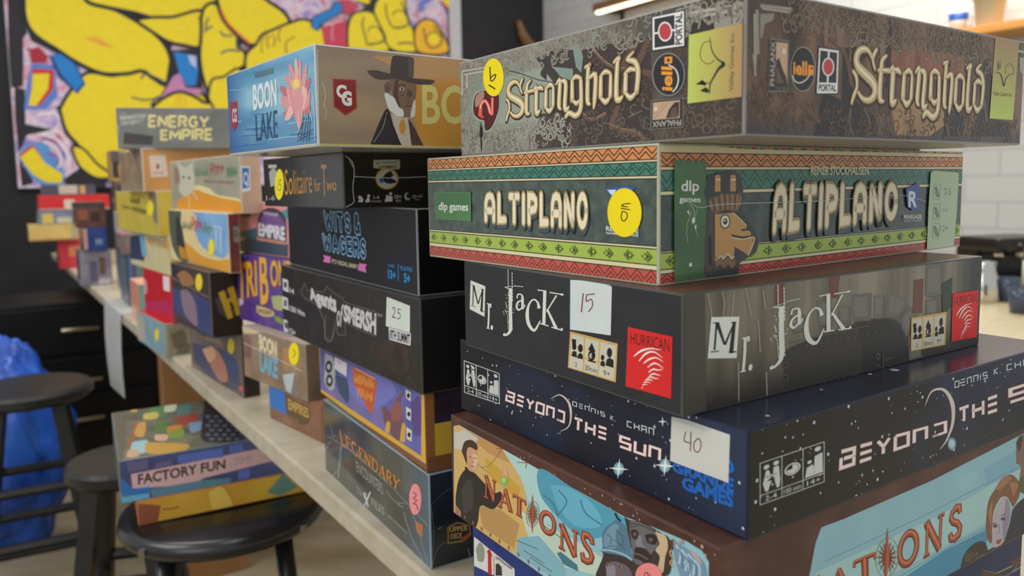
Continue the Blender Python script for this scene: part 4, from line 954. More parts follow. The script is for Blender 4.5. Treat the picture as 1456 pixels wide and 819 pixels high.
a = Art('green_publisher_panel', A2.fl, rough=.25, coat=.3); a.poly(smooth(z3('70,295 240,293 244,298 246,430 242,438 75,430 70,424 66,300'), 1), (72, 128, 70)); a.poly(z3('74,300 236,298 240,360 72,362'), (58, 112, 62)); a.text('dlp games', [z3('86,383')[0], z3('230,386')[0], z3('86,345')[0], z3('230,346')[0]], (240, 240, 236), .008); a.build()
a = Art('green_publisher_panel', A2.fr, rough=.2, coat=.4); a.poly(z44('72,100 195,104 200,575 75,590'), PM('green_panel_print', [(.3, (46, 86, 50)), (.7, (74, 122, 66))], scale=25, rough=.2, coat=.4, bump=.08, bscale=40)); a.text('dlp', [z44('100,220')[0], z44('168,220')[0], z44('100,178')[0], z44('168,178')[0]], (240, 240, 236), .008); a.text('games', [z44('93,262')[0], z44('174,264')[0], z44('93,240')[0], z44('174,242')[0]], (240, 240, 236), .008); a.build()
zm = zoomer(960, 230, 4.82)
a = Art('llama_head', A2.fr, 'tan llama head drawn in profile', rough=.25, coat=.3)
a.poly(smooth(zm('205,90 400,60 450,200 445,330 540,480 545,600 430,690 410,780 210,790 190,600 200,300 180,200')), (48, 54, 56))
a.polys([zm('195,370 215,370 215,430 195,430'), zm('200,500 240,500 240,770 205,770'), zm('210,330 250,330 250,700 215,700')], (74, 62, 54))
for x in (258, 362): a.poly(zm('%d,85 %d,80 %d,85 %d,195 %d,195' % (x, x + 18, x + 34, x + 36, x - 2)), (196, 150, 84)); a.poly(zm('%d,108 %d,108 %d,120 %d,120' % (x, x + 36, x + 36, x)), (232, 206, 150))
a.poly(smooth(zm('215,250 300,215 400,215 440,210 430,290 410,330 330,320 260,345 220,300')), (110, 84, 62)); a.lines([zm(t) for t in ('225,260 240,320', '262,235 275,320', '300,210 312,320', '340,215 345,320', '375,210 378,320', '410,215 405,315', '432,230 422,300')], 2.4, (166, 118, 76)); a.lines([zm(t) for t in ('243,250 258,325', '285,225 296,320', '325,215 330,320', '395,215 392,315')], 1.4, (54, 46, 42))
a.poly(zm('250,345 330,340 380,332 478,430 480,455 510,480 512,500 528,505 520,570 490,640 455,620 395,580 395,640 375,665 350,625 315,660 300,635 270,670 255,640'), (40, 38, 38)); a.poly(zm('258,350 330,345 378,340 470,432 474,450 505,478 505,496 440,505 385,490 372,490 380,510 450,520 522,512 512,570 485,632 455,612 395,575 388,640 375,655 350,615 315,650 300,625 270,660 260,640'), (192, 146, 80))
a.lines([smooth(zm('380,340 430,385 474,432')), smooth(zm('375,510 450,522 525,510 515,570 487,635'))], 1.2, (240, 220, 160)); a.lines([zm('438,460 484,455')], 3, (44, 40, 38)); a.line(smooth(zm('370,485 385,494 440,505 505,500')), 1.2, (40, 36, 34))
a.ell(zm('327,400')[0], 7.4, 10.4, (36, 34, 34)); a.ell(zm('327,400')[0], 5.8, 8.6, (226, 226, 196)); a.ell(zm('327,400')[0], 3.2, 4.6, (40, 38, 36)); a.ell(zm('324,394')[0], 1.2, 1.6, (226, 226, 210))
a.line(zm('260,660 275,668 300,632 316,658 350,622 376,660 390,640'), 1.6, (236, 222, 178)); a.poly(zm('262,672 300,645 318,672 350,640 378,675 400,650 400,700 375,735 350,695 318,740 295,705 265,735'), (128, 98, 66)); a.lines([zm('260,720 300,700 318,735 350,700 376,740 400,700')], 2, (60, 50, 44)); a.build()
a = Art('author_lettering', A2.fr, rough=.25, coat=.3); a.text('REINER STOCKHAUSEN', [z44('604,158')[0], z44('832,158')[0], z44('606,124')[0], z44('832,126')[0]], (226, 220, 184), .012); a.build()
a = Art('blue_publisher_emblem', A2.fr, rough=.25, coat=.3); a.poly(z44('980,215 1030,190 1040,215 1030,260 1040,300 1010,300 990,285'), (38, 74, 150)); a.text('R', [z44('992,285')[0], z44('1026,285')[0], z44('992,225')[0], z44('1030,225')[0]], (210, 226, 240), .03); a.text('RENEGADE', [z44('975,332')[0], z44('1045,332')[0], z44('975,318')[0], z44('1045,316')[0]], (220, 224, 222), .02); a.text('GAME STUDIOS', [z44('975,345')[0], z44('1045,344')[0], z44('975,336')[0], z44('1045,335')[0]], (200, 206, 202)); a.build()
a = Art('blue_publisher_emblem', A2.fl, rough=.25, coat=.3); a.poly(z3('910,268 1010,248 1060,262 1000,300 950,310 935,305'), (40, 84, 160)); a.poly(z3('918,274 960,272 950,300 938,298'), (210, 226, 240)); a.text('RENEGADE', [z3('912,474')[0], z3('1072,484')[0], z3('912,452')[0], z3('1072,462')[0]], (226, 228, 226), .02); a.text('GAME STUDIOS', [z3('912,490')[0], z3('1072,502')[0], z3('912,480')[0], z3('1072,488')[0]], (226, 228, 226), .02); a.build()
c = z3('1003,384')[0]; o = round_sticker(A2.fl, c, 24, 34.4, (250, 226, 10), lab='round yellow price sticker'); b = Art('handwritten_price', A2.fl, rough=.5); z2s = zoomer(680, 270, 5.2); b.line(smooth(z2s('1132,92 1090,96 1068,110 1110,118')), 1.6, (26, 24, 24), cap=True); b.line(z2s('1062,128 1128,138'), 1.6, (26, 24, 24), cap=True); b.line(smooth(z2s('1072,150 1064,200 1085,222 1108,195 1105,165 1080,150')), 1.6, (26, 24, 24), cap=True); b.build(o)
a = Art('pale_info_sticker', A2.fr, 'translucent pale sticker', rough=.3, coat=.3)
stk = M((176, 196, 160), .35, .3); a.poly(smooth(z44('1078,150 1090,143 1180,150 1190,156 1186,300 1175,460 1165,466 1080,466 1070,458 1072,300'), 1), stk)
a.text('2-5', [z44('1133,240')[0], z44('1160,240')[0], z44('1133,212')[0], z44('1160,212')[0]], (70, 82, 66)); a.text('12+', [z44('1122,384')[0], z44('1152,384')[0], z44('1122,360')[0], z44('1152,360')[0]], (84, 98, 78)); a.text('60', [z44('1128,306')[0], z44('1150,306')[0], z44('1128,292')[0], z44('1150,292')[0]], (120, 136, 110))
for y in (195, 275, 350): a.line(z44('1092,%d 1118,%d 1116,%d 1090,%d' % (y, y + 2, y + 62, y + 60)), .7, (110, 126, 104), True); a.ell(z44('1104,%d' % (y + 32))[0], 3, 4.4, (120, 136, 112)); a.ell(z44('1100,%d' % (y + 18))[0], 2, 2.6, (100, 116, 94)); a.ell(z44('1108,%d' % (y + 46))[0], 2.4, 3, (104, 120, 96))
a.build()
# highlights on the shrink wrap creases, painted as thin pale strokes
def crease_glint(face, pts, w=.8, name='wrap_crease_glint'):
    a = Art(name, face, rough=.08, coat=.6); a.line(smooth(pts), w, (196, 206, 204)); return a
a = Art('wrap_crease_glints', A2.fr, rough=.1, coat=.6)
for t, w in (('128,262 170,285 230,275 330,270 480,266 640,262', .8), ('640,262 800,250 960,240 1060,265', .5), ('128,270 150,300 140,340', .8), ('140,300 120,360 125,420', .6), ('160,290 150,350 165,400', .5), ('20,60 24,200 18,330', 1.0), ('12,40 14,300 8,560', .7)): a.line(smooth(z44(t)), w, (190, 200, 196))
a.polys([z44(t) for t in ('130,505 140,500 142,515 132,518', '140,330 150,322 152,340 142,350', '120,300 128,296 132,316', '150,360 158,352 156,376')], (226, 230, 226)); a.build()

# --- third box: black and sepia
k3 = PM('matt_black_card', [(.3, (38, 39, 43)), (.7, (46, 47, 51))], scale=60, rough=.42, spec=.4)
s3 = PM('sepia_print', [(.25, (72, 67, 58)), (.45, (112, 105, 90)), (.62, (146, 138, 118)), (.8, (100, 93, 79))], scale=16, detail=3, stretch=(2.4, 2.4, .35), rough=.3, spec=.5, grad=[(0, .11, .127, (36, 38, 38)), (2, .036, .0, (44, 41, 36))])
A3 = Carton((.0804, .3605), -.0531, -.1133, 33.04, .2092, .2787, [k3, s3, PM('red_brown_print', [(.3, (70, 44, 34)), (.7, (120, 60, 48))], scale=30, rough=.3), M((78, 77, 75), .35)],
    'black game box with white ransom style lettering and sepia archway on its long side', group='board games in the front stack',
    cl=[(660, 373), (971, 415.5), (971, 593), (660.5, 492)], cr=[(971, 415.5), (1397.6, 363.7), (1392.5, 492), (971, 593)])
zj, zk, zi = zoomer(650, 370, 5.461), zoomer(960, 350, 2.925), zoomer(640, 360, 3.411)
WHT = (222, 226, 216)
JS = [('368,215 412,232', [4, 9]), ('412,225 410,400 408,540 380,580 352,585', [26, 26, 24, 16, 10]), ('352,582 368,575', [14, 18]),
      ('462,300 470,270 500,275 505,310 505,375 524,348', [9, 9, 11, 20, 18, 6]), ('505,315 470,330 458,365 475,390 505,365', [10, 13, 15, 12, 8]),
      ('632,375 622,330 590,308 555,345 540,420 552,500 595,545 640,470', [26, 14, 10, 14, 26, 26, 18, 7]),
      ('678,240 668,502', [24, 24]), ('768,275 690,400', [12, 8]), ('695,380 765,530', [14, 24]), ('622,235 690,242', [8, 8]), ('715,252 820,268', [8, 7]), ('640,490 705,510', [8, 8]), ('728,518 808,540', [8, 9]), ('808,525 808,545', [14, 14]), ('800,266 822,268', [13, 15])]
RS = [('243,345 241,440 235,530', [13, 12, 12]), ('228,342 246,350', [6, 9]), ('242,368 250,348 260,350', [7, 8, 11]), ('258,346 257,374', [9, 11]), ('222,530 247,536', [6, 6])]
def jack(face, conv, name='title_lettering'):
    a = Art(name, face, 'white ransom style title', rough=.45)
    c = lambda t: [conv(p) for p in zj(t)]
    a.poly(c('105,168 218,212 208,445 95,388'), WHT); a.polys([c(t) for t in ('116,355 122,205 130,208 124,358', '120,205 136,212 160,330 155,348', '192,240 200,236 165,350 155,345', '190,235 204,240 194,410 176,402', '106,362 138,374 138,368 106,355', '176,400 206,412 206,404 176,392', '112,200 138,210 138,216 112,206', '184,228 206,236 206,243 184,236')], (48, 48, 48))
    for t, w in RS + JS:
        p = zj(t); a.polys([[conv(q) for q in pl] for pl in strip(smooth(p, 4) if len(p) > 2 else p, [x / 5.461 for x in ([np.interp(i, range(len(w)), w) for i in np.linspace(0, len(w) - 1, (len(p) - 1) * 4 + 1)] if len(p) > 2 else w)], False, False)], WHT)
    a.poly([conv(q) for q in ell(zj('265,527')[0], 1.6, 3.4)], WHT)
    for t, w in (('396,80 396,215', .9), ('427,105 427,330', 1.0), ('440,205 512,212', 1.0), ('380,215 440,208', .8), ('420,340 424,550', .7), ('375,330 385,380', .9), ('372,400 440,410', .7), ('388,420 392,540', .6)):
        p = zj(t); n = 9; segs = [[tuple(np.array(p[0]) + (np.array(p[-1]) - np.array(p[0])) * (i / n)), tuple(np.array(p[0]) + (np.array(p[-1]) - np.array(p[0])) * ((i + .75) / n))] for i in range(n)]
        a.polys([[conv(q) for q in pl] for s in segs for pl in strip(s, w)], WHT)
    rnd = random.Random(4); a.polys([[conv(q) for q in ell(zj('%d,%d' % (rnd.gauss(395, 24), rnd.uniform(250, 500)))[0], rnd.uniform(.3, .7), rnd.uniform(.4, .9), 0, 6)] for i in range(40)], WHT)
    return a
jack(A3.fl, lambda p: p).build()
# right face lettering: map the left trace onto the right by four reference points
Hj = homog([zj('105,168')[0], zj('95,388')[0], zj('808,540')[0], zj('822,262')[0]], [zk('146,290')[0], zk('132,462')[0], zk('722,340')[0], zk('720,182')[0]])
def cj(p):
    q = Hj @ np.array([p[0], p[1], 1.]); return (q[0] / q[2], q[1] / q[2])
a = Art('archway_artwork', A3.fr, rough=.32, spec=.5)
a.poly(smooth(zk('440,440 520,400 720,330 760,310 880,300 940,330 975,420 970,490 700,560 460,610')), (54, 51, 45)); a.poly(smooth(zk('760,320 870,305 930,340 960,420 960,490 780,540')), (40, 38, 35))
st = (104, 102, 94); sh = (72, 70, 64)
for t in ('730,200 810,192 808,308 740,312 728,290', '820,204 866,202 860,300 820,302', '878,190 950,215 965,240 930,300 872,295', '935,300 975,250 1000,290 1000,310 960,380 940,340', '585,225 640,222 650,330 590,330', '672,250 720,245 722,320 680,320', '475,290 530,280 535,350 485,360', '1040,75 1105,70 1110,200 1070,212 1035,205', '1040,225 1090,220 1085,290 1040,290', '965,380 1000,330 1020,430 1025,480 970,490'):
    p = zk(t); a.poly([(x + 1, y + 1) for x, y in p], sh); a.poly(p, st); cx = sum(q[0] for q in p) / len(p); cy = sum(q[1] for q in p) / len(p); a.poly([(cx + (x - cx) * .7, cy + (y - cy) * .7 - 1) for x, y in p], (118, 116, 106))
a.polys([zk(t) for t in ('635,115 680,118 670,215 640,215', '990,140 1030,135 1025,280 985,280', '410,160 450,150 450,240 410,240')], (112, 66, 48))
for t in ('130,180 145,260 150,300', '190,180 200,230 195,290', '285,160 300,230 310,290', '360,180 370,260', '260,480 262,640', '375,520 380,630', '230,300 240,180', '340,300 350,440'): a.line(smooth(zk(t)), 2.0, (150, 144, 124))
a.polys([zk(t) for t in ('36,190 120,185 130,700 36,716',)], (74, 70, 62)); a.line(zk('470,400 800,330'), 1, (100, 96, 84))
for k in range(12): a.ell(zk('%d,%d' % (545 + 28 * k, 412 - 5 * k))[0], 1, 1, (110, 104, 90))
for t in ('455,492', '455,545', '838,460', '838,508'): a.ell(zk(t)[0], 3.6, 4.6, (34, 33, 30)); a.line(ell(zk(t)[0], 3.2, 4.2, 0, 12), .8, (112, 106, 92), True)
a.lines([zk('860,450 860,520'), zk('860,470 905,465'), zk('905,462 870,478')], 1.2, (100, 96, 82)); a.poly(zk('1105,160 1150,130 1145,250 1110,300'), (46, 60, 52)); a.build()
jack(A3.fr, cj).build()
def swirl_logo(face, z, quad, tq, strokes, s):
    a = Art('red_publisher_emblem', face, rough=.4); a.poly(z(quad), (222, 40, 38)); a.text('HURRICAN', tq, (60, 24, 26), .0)
    for i, t in enumerate(strokes): p = smooth(z(t)); a.line(p, np.interp(np.linspace(0, 1, len(p)), [0, .35, 1], [.8 * s, (3.0 - .18 * i) * s, .4 * s]), (238, 240, 232))
    a.build()
SWL = ['890,495 925,468 975,455 1025,462', '915,518 950,480 990,472 1030,500', '938,528 965,508 1000,500 1035,520', '958,548 985,528 1010,532 1035,552', '962,572 985,556 1010,560 1032,555', '965,590 985,578 1005,582 1022,586', '955,600 975,594 995,600 1012,602', '945,610 965,606 985,612', '938,622 955,618 972,622', '932,634 945,630 958,632', '929,648 938,645']
swirl_logo(A3.fl, zi, '862,352 1079,398 1074,698 850,640', [zi('874,432')[0], zi('1064,470')[0], zi('874,378')[0], zi('1064,408')[0]], SWL, 1.0)
zo = zoomer(960, 350, 2.925); f0 = [zi('862,352')[0], zi('1079,398')[0], zi('1074,698')[0], zi('850,640')[0]]; f1 = zk('1150,198 1258,184 1252,382 1145,400'); Hh = homog(f0, f1)
def ch(p):
    q = Hh @ np.array([p[0], p[1], 1.]); return (q[0] / q[2], q[1] / q[2])
swirl_logo(A3.fr, lambda t: [ch(p) for p in zi(t)], '862,352 1079,398 1074,698 850,640', [ch(p) for p in zi('874,432 1064,470 874,378 1064,408')], SWL, .62)
def people(face, conv, z, name='player_info_panel'):
    a = Art(name, face, 'gold framed panel with player count, time and age', rough=.4); c = lambda t: [conv(p) for p in z(t)]
    G, P_, K = (206, 170, 96), (206, 202, 180), (30, 28, 28)
    a.poly(c('580,376 812,434 802,622 568,552'), G); a.polys([c(t) for t in ('586,388 646,404 644,500 580,484', '654,406 720,424 716,520 652,502', '728,426 804,444 798,548 724,522', '578,492 642,508 640,568 574,550', '650,510 716,528 712,588 648,570', '722,530 796,552 792,612 718,590')], P_)
    E = lambda cx, cy, rx, ry: [conv(p) for p in ell(z('%d,%d' % (cx, cy))[0], rx / 3.411, ry / 3.411)]
    a.polys([c('588,412 610,416 608,450 590,446'), E(600, 452, 11, 15), c('586,496 590,475 600,470 610,476 614,504'), E(630, 458, 12, 20), c('614,506 618,488 630,480 642,490 642,512'), c('685,430 705,475 666,466'), E(685, 492, 18, 26), E(772, 478, 13, 24), c('752,540 758,510 774,502 792,514 792,552'), E(738, 502, 9, 14), c('726,540 730,520 740,516 750,524 748,548'), c('666,512 704,522 704,530 666,520')], K)
    a.poly(E(682, 494, 8, 12), P_); a.poly(E(690, 494, 7, 12), K)
    for t, q in (('2', '602,546 614,550 602,524 614,528'), ('30min', '652,562 710,578 652,536 710,554'), ('9+', '742,586 774,594 742,562 774,570')): a.text(t, [conv(p) for p in z(q)], K)
    a.build()
people(A3.fl, lambda p: p, zi)
Hp = homog([zi('580,376')[0], zi('812,434')[0], zi('802,622')[0], zi('568,552')[0]], zk('976,298 1124,274 1120,414 974,440'))
def cp(p):
    q = Hp @ np.array([p[0], p[1], 1.]); return (q[0] / q[2], q[1] / q[2])
people(A3.fr, cp, zi)
a = Art('price_sticker', A3.fl, 'white paper price sticker with a folded corner', rough=.6); a.poly(zi('583,130 752,138 784,160 778,394 580,368'), (214, 222, 220)); a.poly(zi('752,138 784,160 760,156'), (184, 192, 190)); o = a.build()
b = Art('handwritten_price', A3.fl, rough=.5); b.line(zi('645,196 636,282'), 1.8, (120, 18, 44), cap=True); b.line(smooth(zi('662,200 660,232 684,222 690,252 672,280')), 1.6, (120, 18, 44), cap=True); b.line(zi('664,200 700,196'), 1.6, (120, 18, 44), cap=True); b.build(o)

# --- fourth box: dark blue starfield
n4 = PM('night_sky_print', [(.3, (20, 22, 30)), (.5, (24, 30, 48)), (.68, (38, 56, 86)), (.85, (56, 80, 116))], scale=11, detail=4, dist=.6, rough=.38, spec=.4, grad=[(1, -.02, .12, (20, 20, 26)), (1, -.05, -.13, (42, 54, 80))])
n5 = PM('night_sky_print_long', [(.3, (20, 19, 20)), (.5, (24, 25, 32)), (.68, (32, 48, 84)), (.85, (50, 76, 124))], scale=9, detail=4, dist=.6, rough=.38, spec=.4, grad=[(0, .02, -.1, (25, 22, 20))])
A4 = Carton((.1062, .3405), -.1133, -.1658, 33.54, .2636, .31, [n4, n5, PM('night_lid_print', [(.35, (22, 25, 36)), (.7, (44, 50, 72))], scale=12, rough=.2, spec=.6), M((30, 34, 52), .35)],
    'dark blue starry game box with wide spaced white title, under the black and sepia box', group='board games in the front stack',
    cl=[(654.5, 484), (1065, 614.5), (1063, 771), (655.5, 579)])
zb, zc = zoomer(636, 470, 2.347), zoomer(1040, 480, 2.416)
a = Art('stars', A4.fl, rough=.4); specks(a, 90, (0, .02, 1, .98), (.004, .010), (200, 206, 216), 3); specks(a, 6, (.05, .2, .95, .9), (.018, .03), (216, 222, 232), 4, True)
for t, r in (('566,458', 7.5), ('722,450', 8)): c = zb(t)[0]; a.ell(c, r, r * 1.2, (120, 160, 176)); a.ell(c, r * .7, r * .9, (150, 186, 196)); a.poly([(c[0] + (r * (1.9 if k % 2 == 0 else .3)) * math.cos(k * math.pi / 4 + .1), c[1] + (r * (1.9 if k % 2 == 0 else .3)) * math.sin(k * math.pi / 4 + .1)) for k in range(8)], (238, 244, 240))
c = zb('714,306')[0]; a.poly([(c[0] + (7 if k % 2 == 0 else 1.6) * math.cos(k * math.pi / 4), c[1] + (7 if k % 2 == 0 else 1.6) * math.sin(k * math.pi / 4)) for k in range(8)], (226, 232, 238)); a.build()
a = Art('stars', A4.fr, rough=.4); specks(a, 120, (0, .02, 1, .98), (.005, .012), (206, 210, 216), 6); specks(a, 9, (.02, .1, .95, .9), (.018, .03), (220, 226, 232), 7, True)
c = zc('757,365')[0]; a.ell(c, 6, 9, (120, 160, 176)); a.ell(c, 4, 6, (180, 206, 206)); a.build()
def tech_title(face, words, w, wname, wtxt, crescent, cw):
    a = Art('title_lettering', face, 'white techno title', rough=.4)
    for t, q in words:
        a.glyphs(TECH, t, q, w + .11, (132, 40, 44), .42); a.glyphs(TECH, t, q, w, (232, 226, 222), .42)
    p = smooth(crescent); a.line(p, np.interp(np.linspace(0, 1, len(p)), [0, .5, 1], [.4, cw, .4]), (214, 200, 190)); a.build()
    a = Art('author_lettering', face, rough=.4)
    for t, q in wtxt: a.glyphs(TECH, t, q, wname, (214, 222, 228), .5)
    a.build()
tech_title(A4.fl, [('BEYOND', [zb('194,231')[0], zb('384,304')[0], zb('198,203')[0], zb('386,273')[0]]), ('THE', [zb('418,326')[0], zb('524,361')[0], zb('420,291')[0], zb('526,328')[0]]), ('SUN', [zb('571,385')[0], zb('703,432')[0], zb('573,352')[0], zb('705,397')[0]])],
    .22, .15, [('dENNIS', [zb('414,250')[0], zb('520,288')[0], zb('414,237')[0], zb('520,275')[0]]), ('K.', [zb('540,297')[0], zb('556,303')[0], zb('540,284')[0], zb('556,290')[0]]), ('CHAN', [zb('596,320')[0], zb('684,350')[0], zb('596,303')[0], zb('684,330')[0]])], zb('342,228 372,216 400,240 408,280 400,318 372,334'), 3.4)
tech_title(A4.fr, [('BEYOND', [zc('375,449')[0], zc('735,325')[0], zc('378,392')[0], zc('735,290')[0]]), ('THE', [zc('783,292')[0], zc('912,248')[0], zc('783,246')[0], zc('912,200')[0]]), ('SUN', [zc('958,222')[0], zc('1180,150')[0], zc('958,178')[0], zc('1180,108')[0]])],
    .22, .15, [('dENNIS', [zc('767,172')[0], zc('878,138')[0], zc('767,152')[0], zc('878,118')[0]]), ('K.', [zc('902,128')[0], zc('924,120')[0], zc('902,108')[0], zc('924,100')[0]]), ('CHAN', [zc('946,112')[0], zc('1050,84')[0], zc('946,94')[0], zc('1050,64')[0]])], zc('664,235 688,185 730,180 758,225 760,290 740,350 715,385'), 6)
def info4(face, q):
    a = Art('player_info_panel', face, rough=.4); mp = quadmap(q); U = lambda *P: [mp(p) for p in P]; G, K = (206, 210, 206), (24, 24, 28)
    g = .9
    a.lines([U((0, 0), (1, 0), (1, 1), (0, 1), (0, 0)), U((.34, 0), (.34, 1)), U((.67, 0), (.67, 1)), U((0, .22), (1, .22))], g, G)
    E = lambda cx, cy, r: [mp(p) for p in ell((cx, cy), r, r * 1.15)]
    a.polys([E(.1, .86, .045), E(.25, .88, .045), U((.05, .5), (.09, .78), (.14, .76), (.17, .58), (.10, .5)), U((.2, .56), (.21, .8), (.29, .8), (.31, .52), (.27, .5)), U((.04, .5), (.18, .5), (.12, .26), (.08, .28)), U((.22, .52), (.32, .5), (.30, .28), (.26, .28)), U((.08, .64), (.26, .64), (.26, .6), (.08, .6))], G)
    a.poly(E(.505, .6, .125), G); a.poly(E(.505, .6, .1), K); a.poly([mp((.505, .6))] + [mp((.505 + .09 * math.cos(t), .6 + .105 * math.sin(t))) for t in np.linspace(math.pi / 2, -math.pi, 14)], G)
    a.polys([E(.9, .88, .05), U((.84, .26), (.85, .72), (.97, .76), (.98, .26)), E(.77, .62, .035), U((.7, .26), (.73, .5), (.82, .54), (.86, .4), (.84, .26))], G)
    for t, x0, x1 in (('2-4', .08, .26), ('100 min', .37, .64), ('14+', .73, .94)): a.text(t, [mp((x0, .05)), mp((x1, .05)), mp((x0, .17)), mp((x1, .17))], G)
    a.build()
info4(A4.fl, [zb('58,205')[0], zb('172,243')[0], zb('58,104')[0], zb('172,146')[0]])
info4(A4.fr, [zc('98,575')[0], zc('318,495')[0], zc('98,432')[0], zc('318,358')[0]])
zg = zoomer(860, 560, 4.55)
a = Art('blue_publisher_lettering', A4.fl, 'bright blue publisher lettering', rough=.4)
for t, q in (('RIO', '640,420 838,530 640,360 838,445'), ('GRANDE', '430,495 835,640 430,438 835,556'), ('GAMES', '492,606 832,734 492,535 832,640')): a.text(t, zg(q), (30, 104, 190), .05)
a.build()
a = Art('price_sticker', A4.fl, 'white paper price sticker', rough=.6); a.poly(zg('425,152 520,172 808,272 798,578 415,432'), (212, 212, 204)); a.poly(zg('425,152 520,172 700,236 640,246 500,195 426,175'), (196, 198, 196)); o = a.build()
b = Art('handwritten_price', A4.fl, rough=.5); 
for t in ('518,250 508,305 552,322', '552,250 548,370'): b.line(smooth(zg(t)), 1.5, (110, 24, 44), cap=True)
b.line(smooth(zg('598,292 572,320 574,366 600,378 618,340 610,300 594,294')), 1.5, (110, 24, 44), cap=True); b.build(o)
a = Art('lid_lettering', A4.ft, rough=.25, spec=.6)
for k in range(5): u = .62 + .06 * k; a.rect(u, .30, u + .034, .42, (226, 228, 232)); a.rect(u - .06, .47, u - .03, .56, (216, 220, 226))
a.rect(.55, .62, .62, .66, (226, 228, 232)); a.text('DENNIS K. CHAN', [A4.ft.px(.66, .17), A4.ft.px(.32, .17), A4.ft.px(.66, .11), A4.ft.px(.32, .11)], (104, 112, 130)); specks(a, 60, (.02, .02, .98, .98), (.003, .007), (206, 212, 222), 8); a.build()

# --- fifth box: brown framed painted panorama
br = PM('brown_leather_print', [(.3, (70, 44, 38)), (.6, (88, 56, 46)), (.8, (104, 68, 54))], scale=50, detail=3, rough=.4, spec=.4)
A5 = Carton((.0918, .3344), -.1658, -.2398, 33.16, .2524, .31, [br, br, br, M((92, 62, 52), .4)],
    'brown framed game box with painted portraits and red serif title, below starry box', group='board games in the front stack',
    cl=[(639.5, 581.5), (1060, 772), (1058, 1015), (644.5, 734)])
zn, zp, zq = zoomer(640, 580, 4.55), zoomer(840, 680, 5.892), zoomer(1200, 600, 3.738)
a = Art('left_side_artwork', A5.fl, rough=.4)
win = zb('20,305 40,300 640,605 750,640 870,685 930,720 955,760 950,1060 600,1000 330,830 50,650 25,620')
a.poly(win, (150, 196, 206))
a.poly(zb('22,305 40,302 195,378 270,485 300,640 280,720 250,760 195,740 45,640 25,615'), (214, 178, 108)); a.poly(zb('60,312 195,378 225,430 150,400 100,360'), (196, 150, 92)); a.poly(zb('24,330 60,315 110,345 95,370 40,390 24,385'), (202, 198, 184)); a.poly(zb('130,410 210,470 265,520 250,560 150,480'), (206, 164, 66)); a.poly(zb('110,590 190,600 260,650 240,740 130,670'), (188, 148, 92))
a.poly(zb('195,378 320,445 365,560 385,650 340,640 290,560 262,480'), (178, 214, 210)); a.poly(smooth(zb('320,470 345,445 470,520 640,610 655,660 600,660 540,690 470,680 400,620 345,560 325,510')), (84, 160, 186)); a.poly(smooth(zb('370,500 440,510 520,560 560,640 470,650 400,590')), (104, 180, 204)); a.lines([smooth(zb(t)) for t in ('345,540 380,570 400,620', '400,520 430,560 400,610', '480,550 500,600 560,640')], 2, (58, 122, 150)); a.poly(zb('260,600 500,720 560,760 560,830 420,800 300,720'), (196, 214, 196)); a.poly(zb('255,700 330,690 420,790 440,870 330,810 250,760'), (132, 182, 196))
a.lines([zb(t) for t in ('250,710 330,740', '275,745 350,790', '300,770 380,820', '330,640 420,700')], 1.2, (90, 104, 110)); a.lines([zb('175,378 195,378 180,400'), zb('250,425 285,425 280,445')], 1.4, (176, 84, 66)); a.lines([smooth(zb(t)) for t in ('60,360 100,430 150,470', '190,385 150,440 120,450')], .9, (156, 116, 74)); a.poly(zb('395,750 410,745 470,790 475,815 420,790'), (70, 122, 140))
# man in black with a flask
K, SK = (48, 44, 42), (206, 160, 122)
a.poly(smooth(zb('30,560 40,500 65,460 95,470 125,500 165,540 190,535 195,560 165,600 120,590 110,650 90,680 45,650 30,610')), K); a.poly(smooth(zb('50,540 70,500 90,510 90,600 60,620')), (66, 62, 60)); a.poly(zb('62,450 90,460 95,485 65,480'), (40, 38, 36))
a.poly(smooth(zb('60,400 70,378 100,380 108,410 108,440 95,468 75,460 62,430')), SK); a.poly(smooth(zb('88,400 108,410 106,440 94,462 90,440')), (226, 188, 150)); a.poly(smooth(zb('50,395 60,360 85,352 105,368 104,388 78,378 68,395 70,440 60,420')), (74, 52, 38)); a.lines([zb('76,412 84,414'), zb('94,416 104,418'), zb('84,446 97,449')], 1.0, (92, 58, 44)); a.line(zb('90,415 92,434 86,436'), .8, (150, 104, 78)); a.poly(zb('30,590 50,615 48,640 28,620'), (176, 130, 104))
a.poly(smooth(zb('192,480 200,440 212,450 218,480 210,520 195,520')), SK); a.lines([zb('204,435 204,470'), zb('210,450 210,480')], 1.4, (226, 188, 150)); a.ell(zb('204,496')[0], 5.4, 7.6, (130, 186, 92)); a.ell(zb('202,493')[0], 3, 4, (178, 216, 130))
# helmeted soldier, bearded man, ruff
a.poly(smooth(zp('150,819 215,660 220,600 480,680 520,819 500,1000 150,1000')), (62, 52, 50)); a.poly(smooth(zp('240,720 330,700 460,760 470,900 250,900')), (112, 98, 104)); a.poly(smooth(zp('238,730 300,730 330,760 320,840 250,830')), (140, 132, 142)); a.polys([ell(zp(t)[0], 3.4, 2.2) for t in ('262,735', '385,745')], (40, 32, 30)); a.polys([ell(zp(t)[0], 1.6, 1.4) for t in ('264,735', '387,745')], (186, 150, 110))
a.poly(smooth(zp('185,610 210,570 205,480 230,400 290,350 330,315 380,340 430,400 465,520 475,600 490,690 400,650 250,625')), (88, 124, 146)); a.poly(smooth(zp('220,560 225,470 260,400 320,350 360,380 330,450 340,560 290,590')), (116, 152, 170)); a.line(smooth(zp('190,600 280,600 400,630 485,680')), 3, (150, 186, 198)); a.lines([smooth(zp(t)) for t in ('240,450 290,480 280,540', '330,400 400,480 380,560', '300,500 350,520 420,590', '260,560 330,560')], 1.2, (64, 92, 112)); a.line(smooth(zp('325,250 340,290 375,325')), 3, (40, 36, 34))
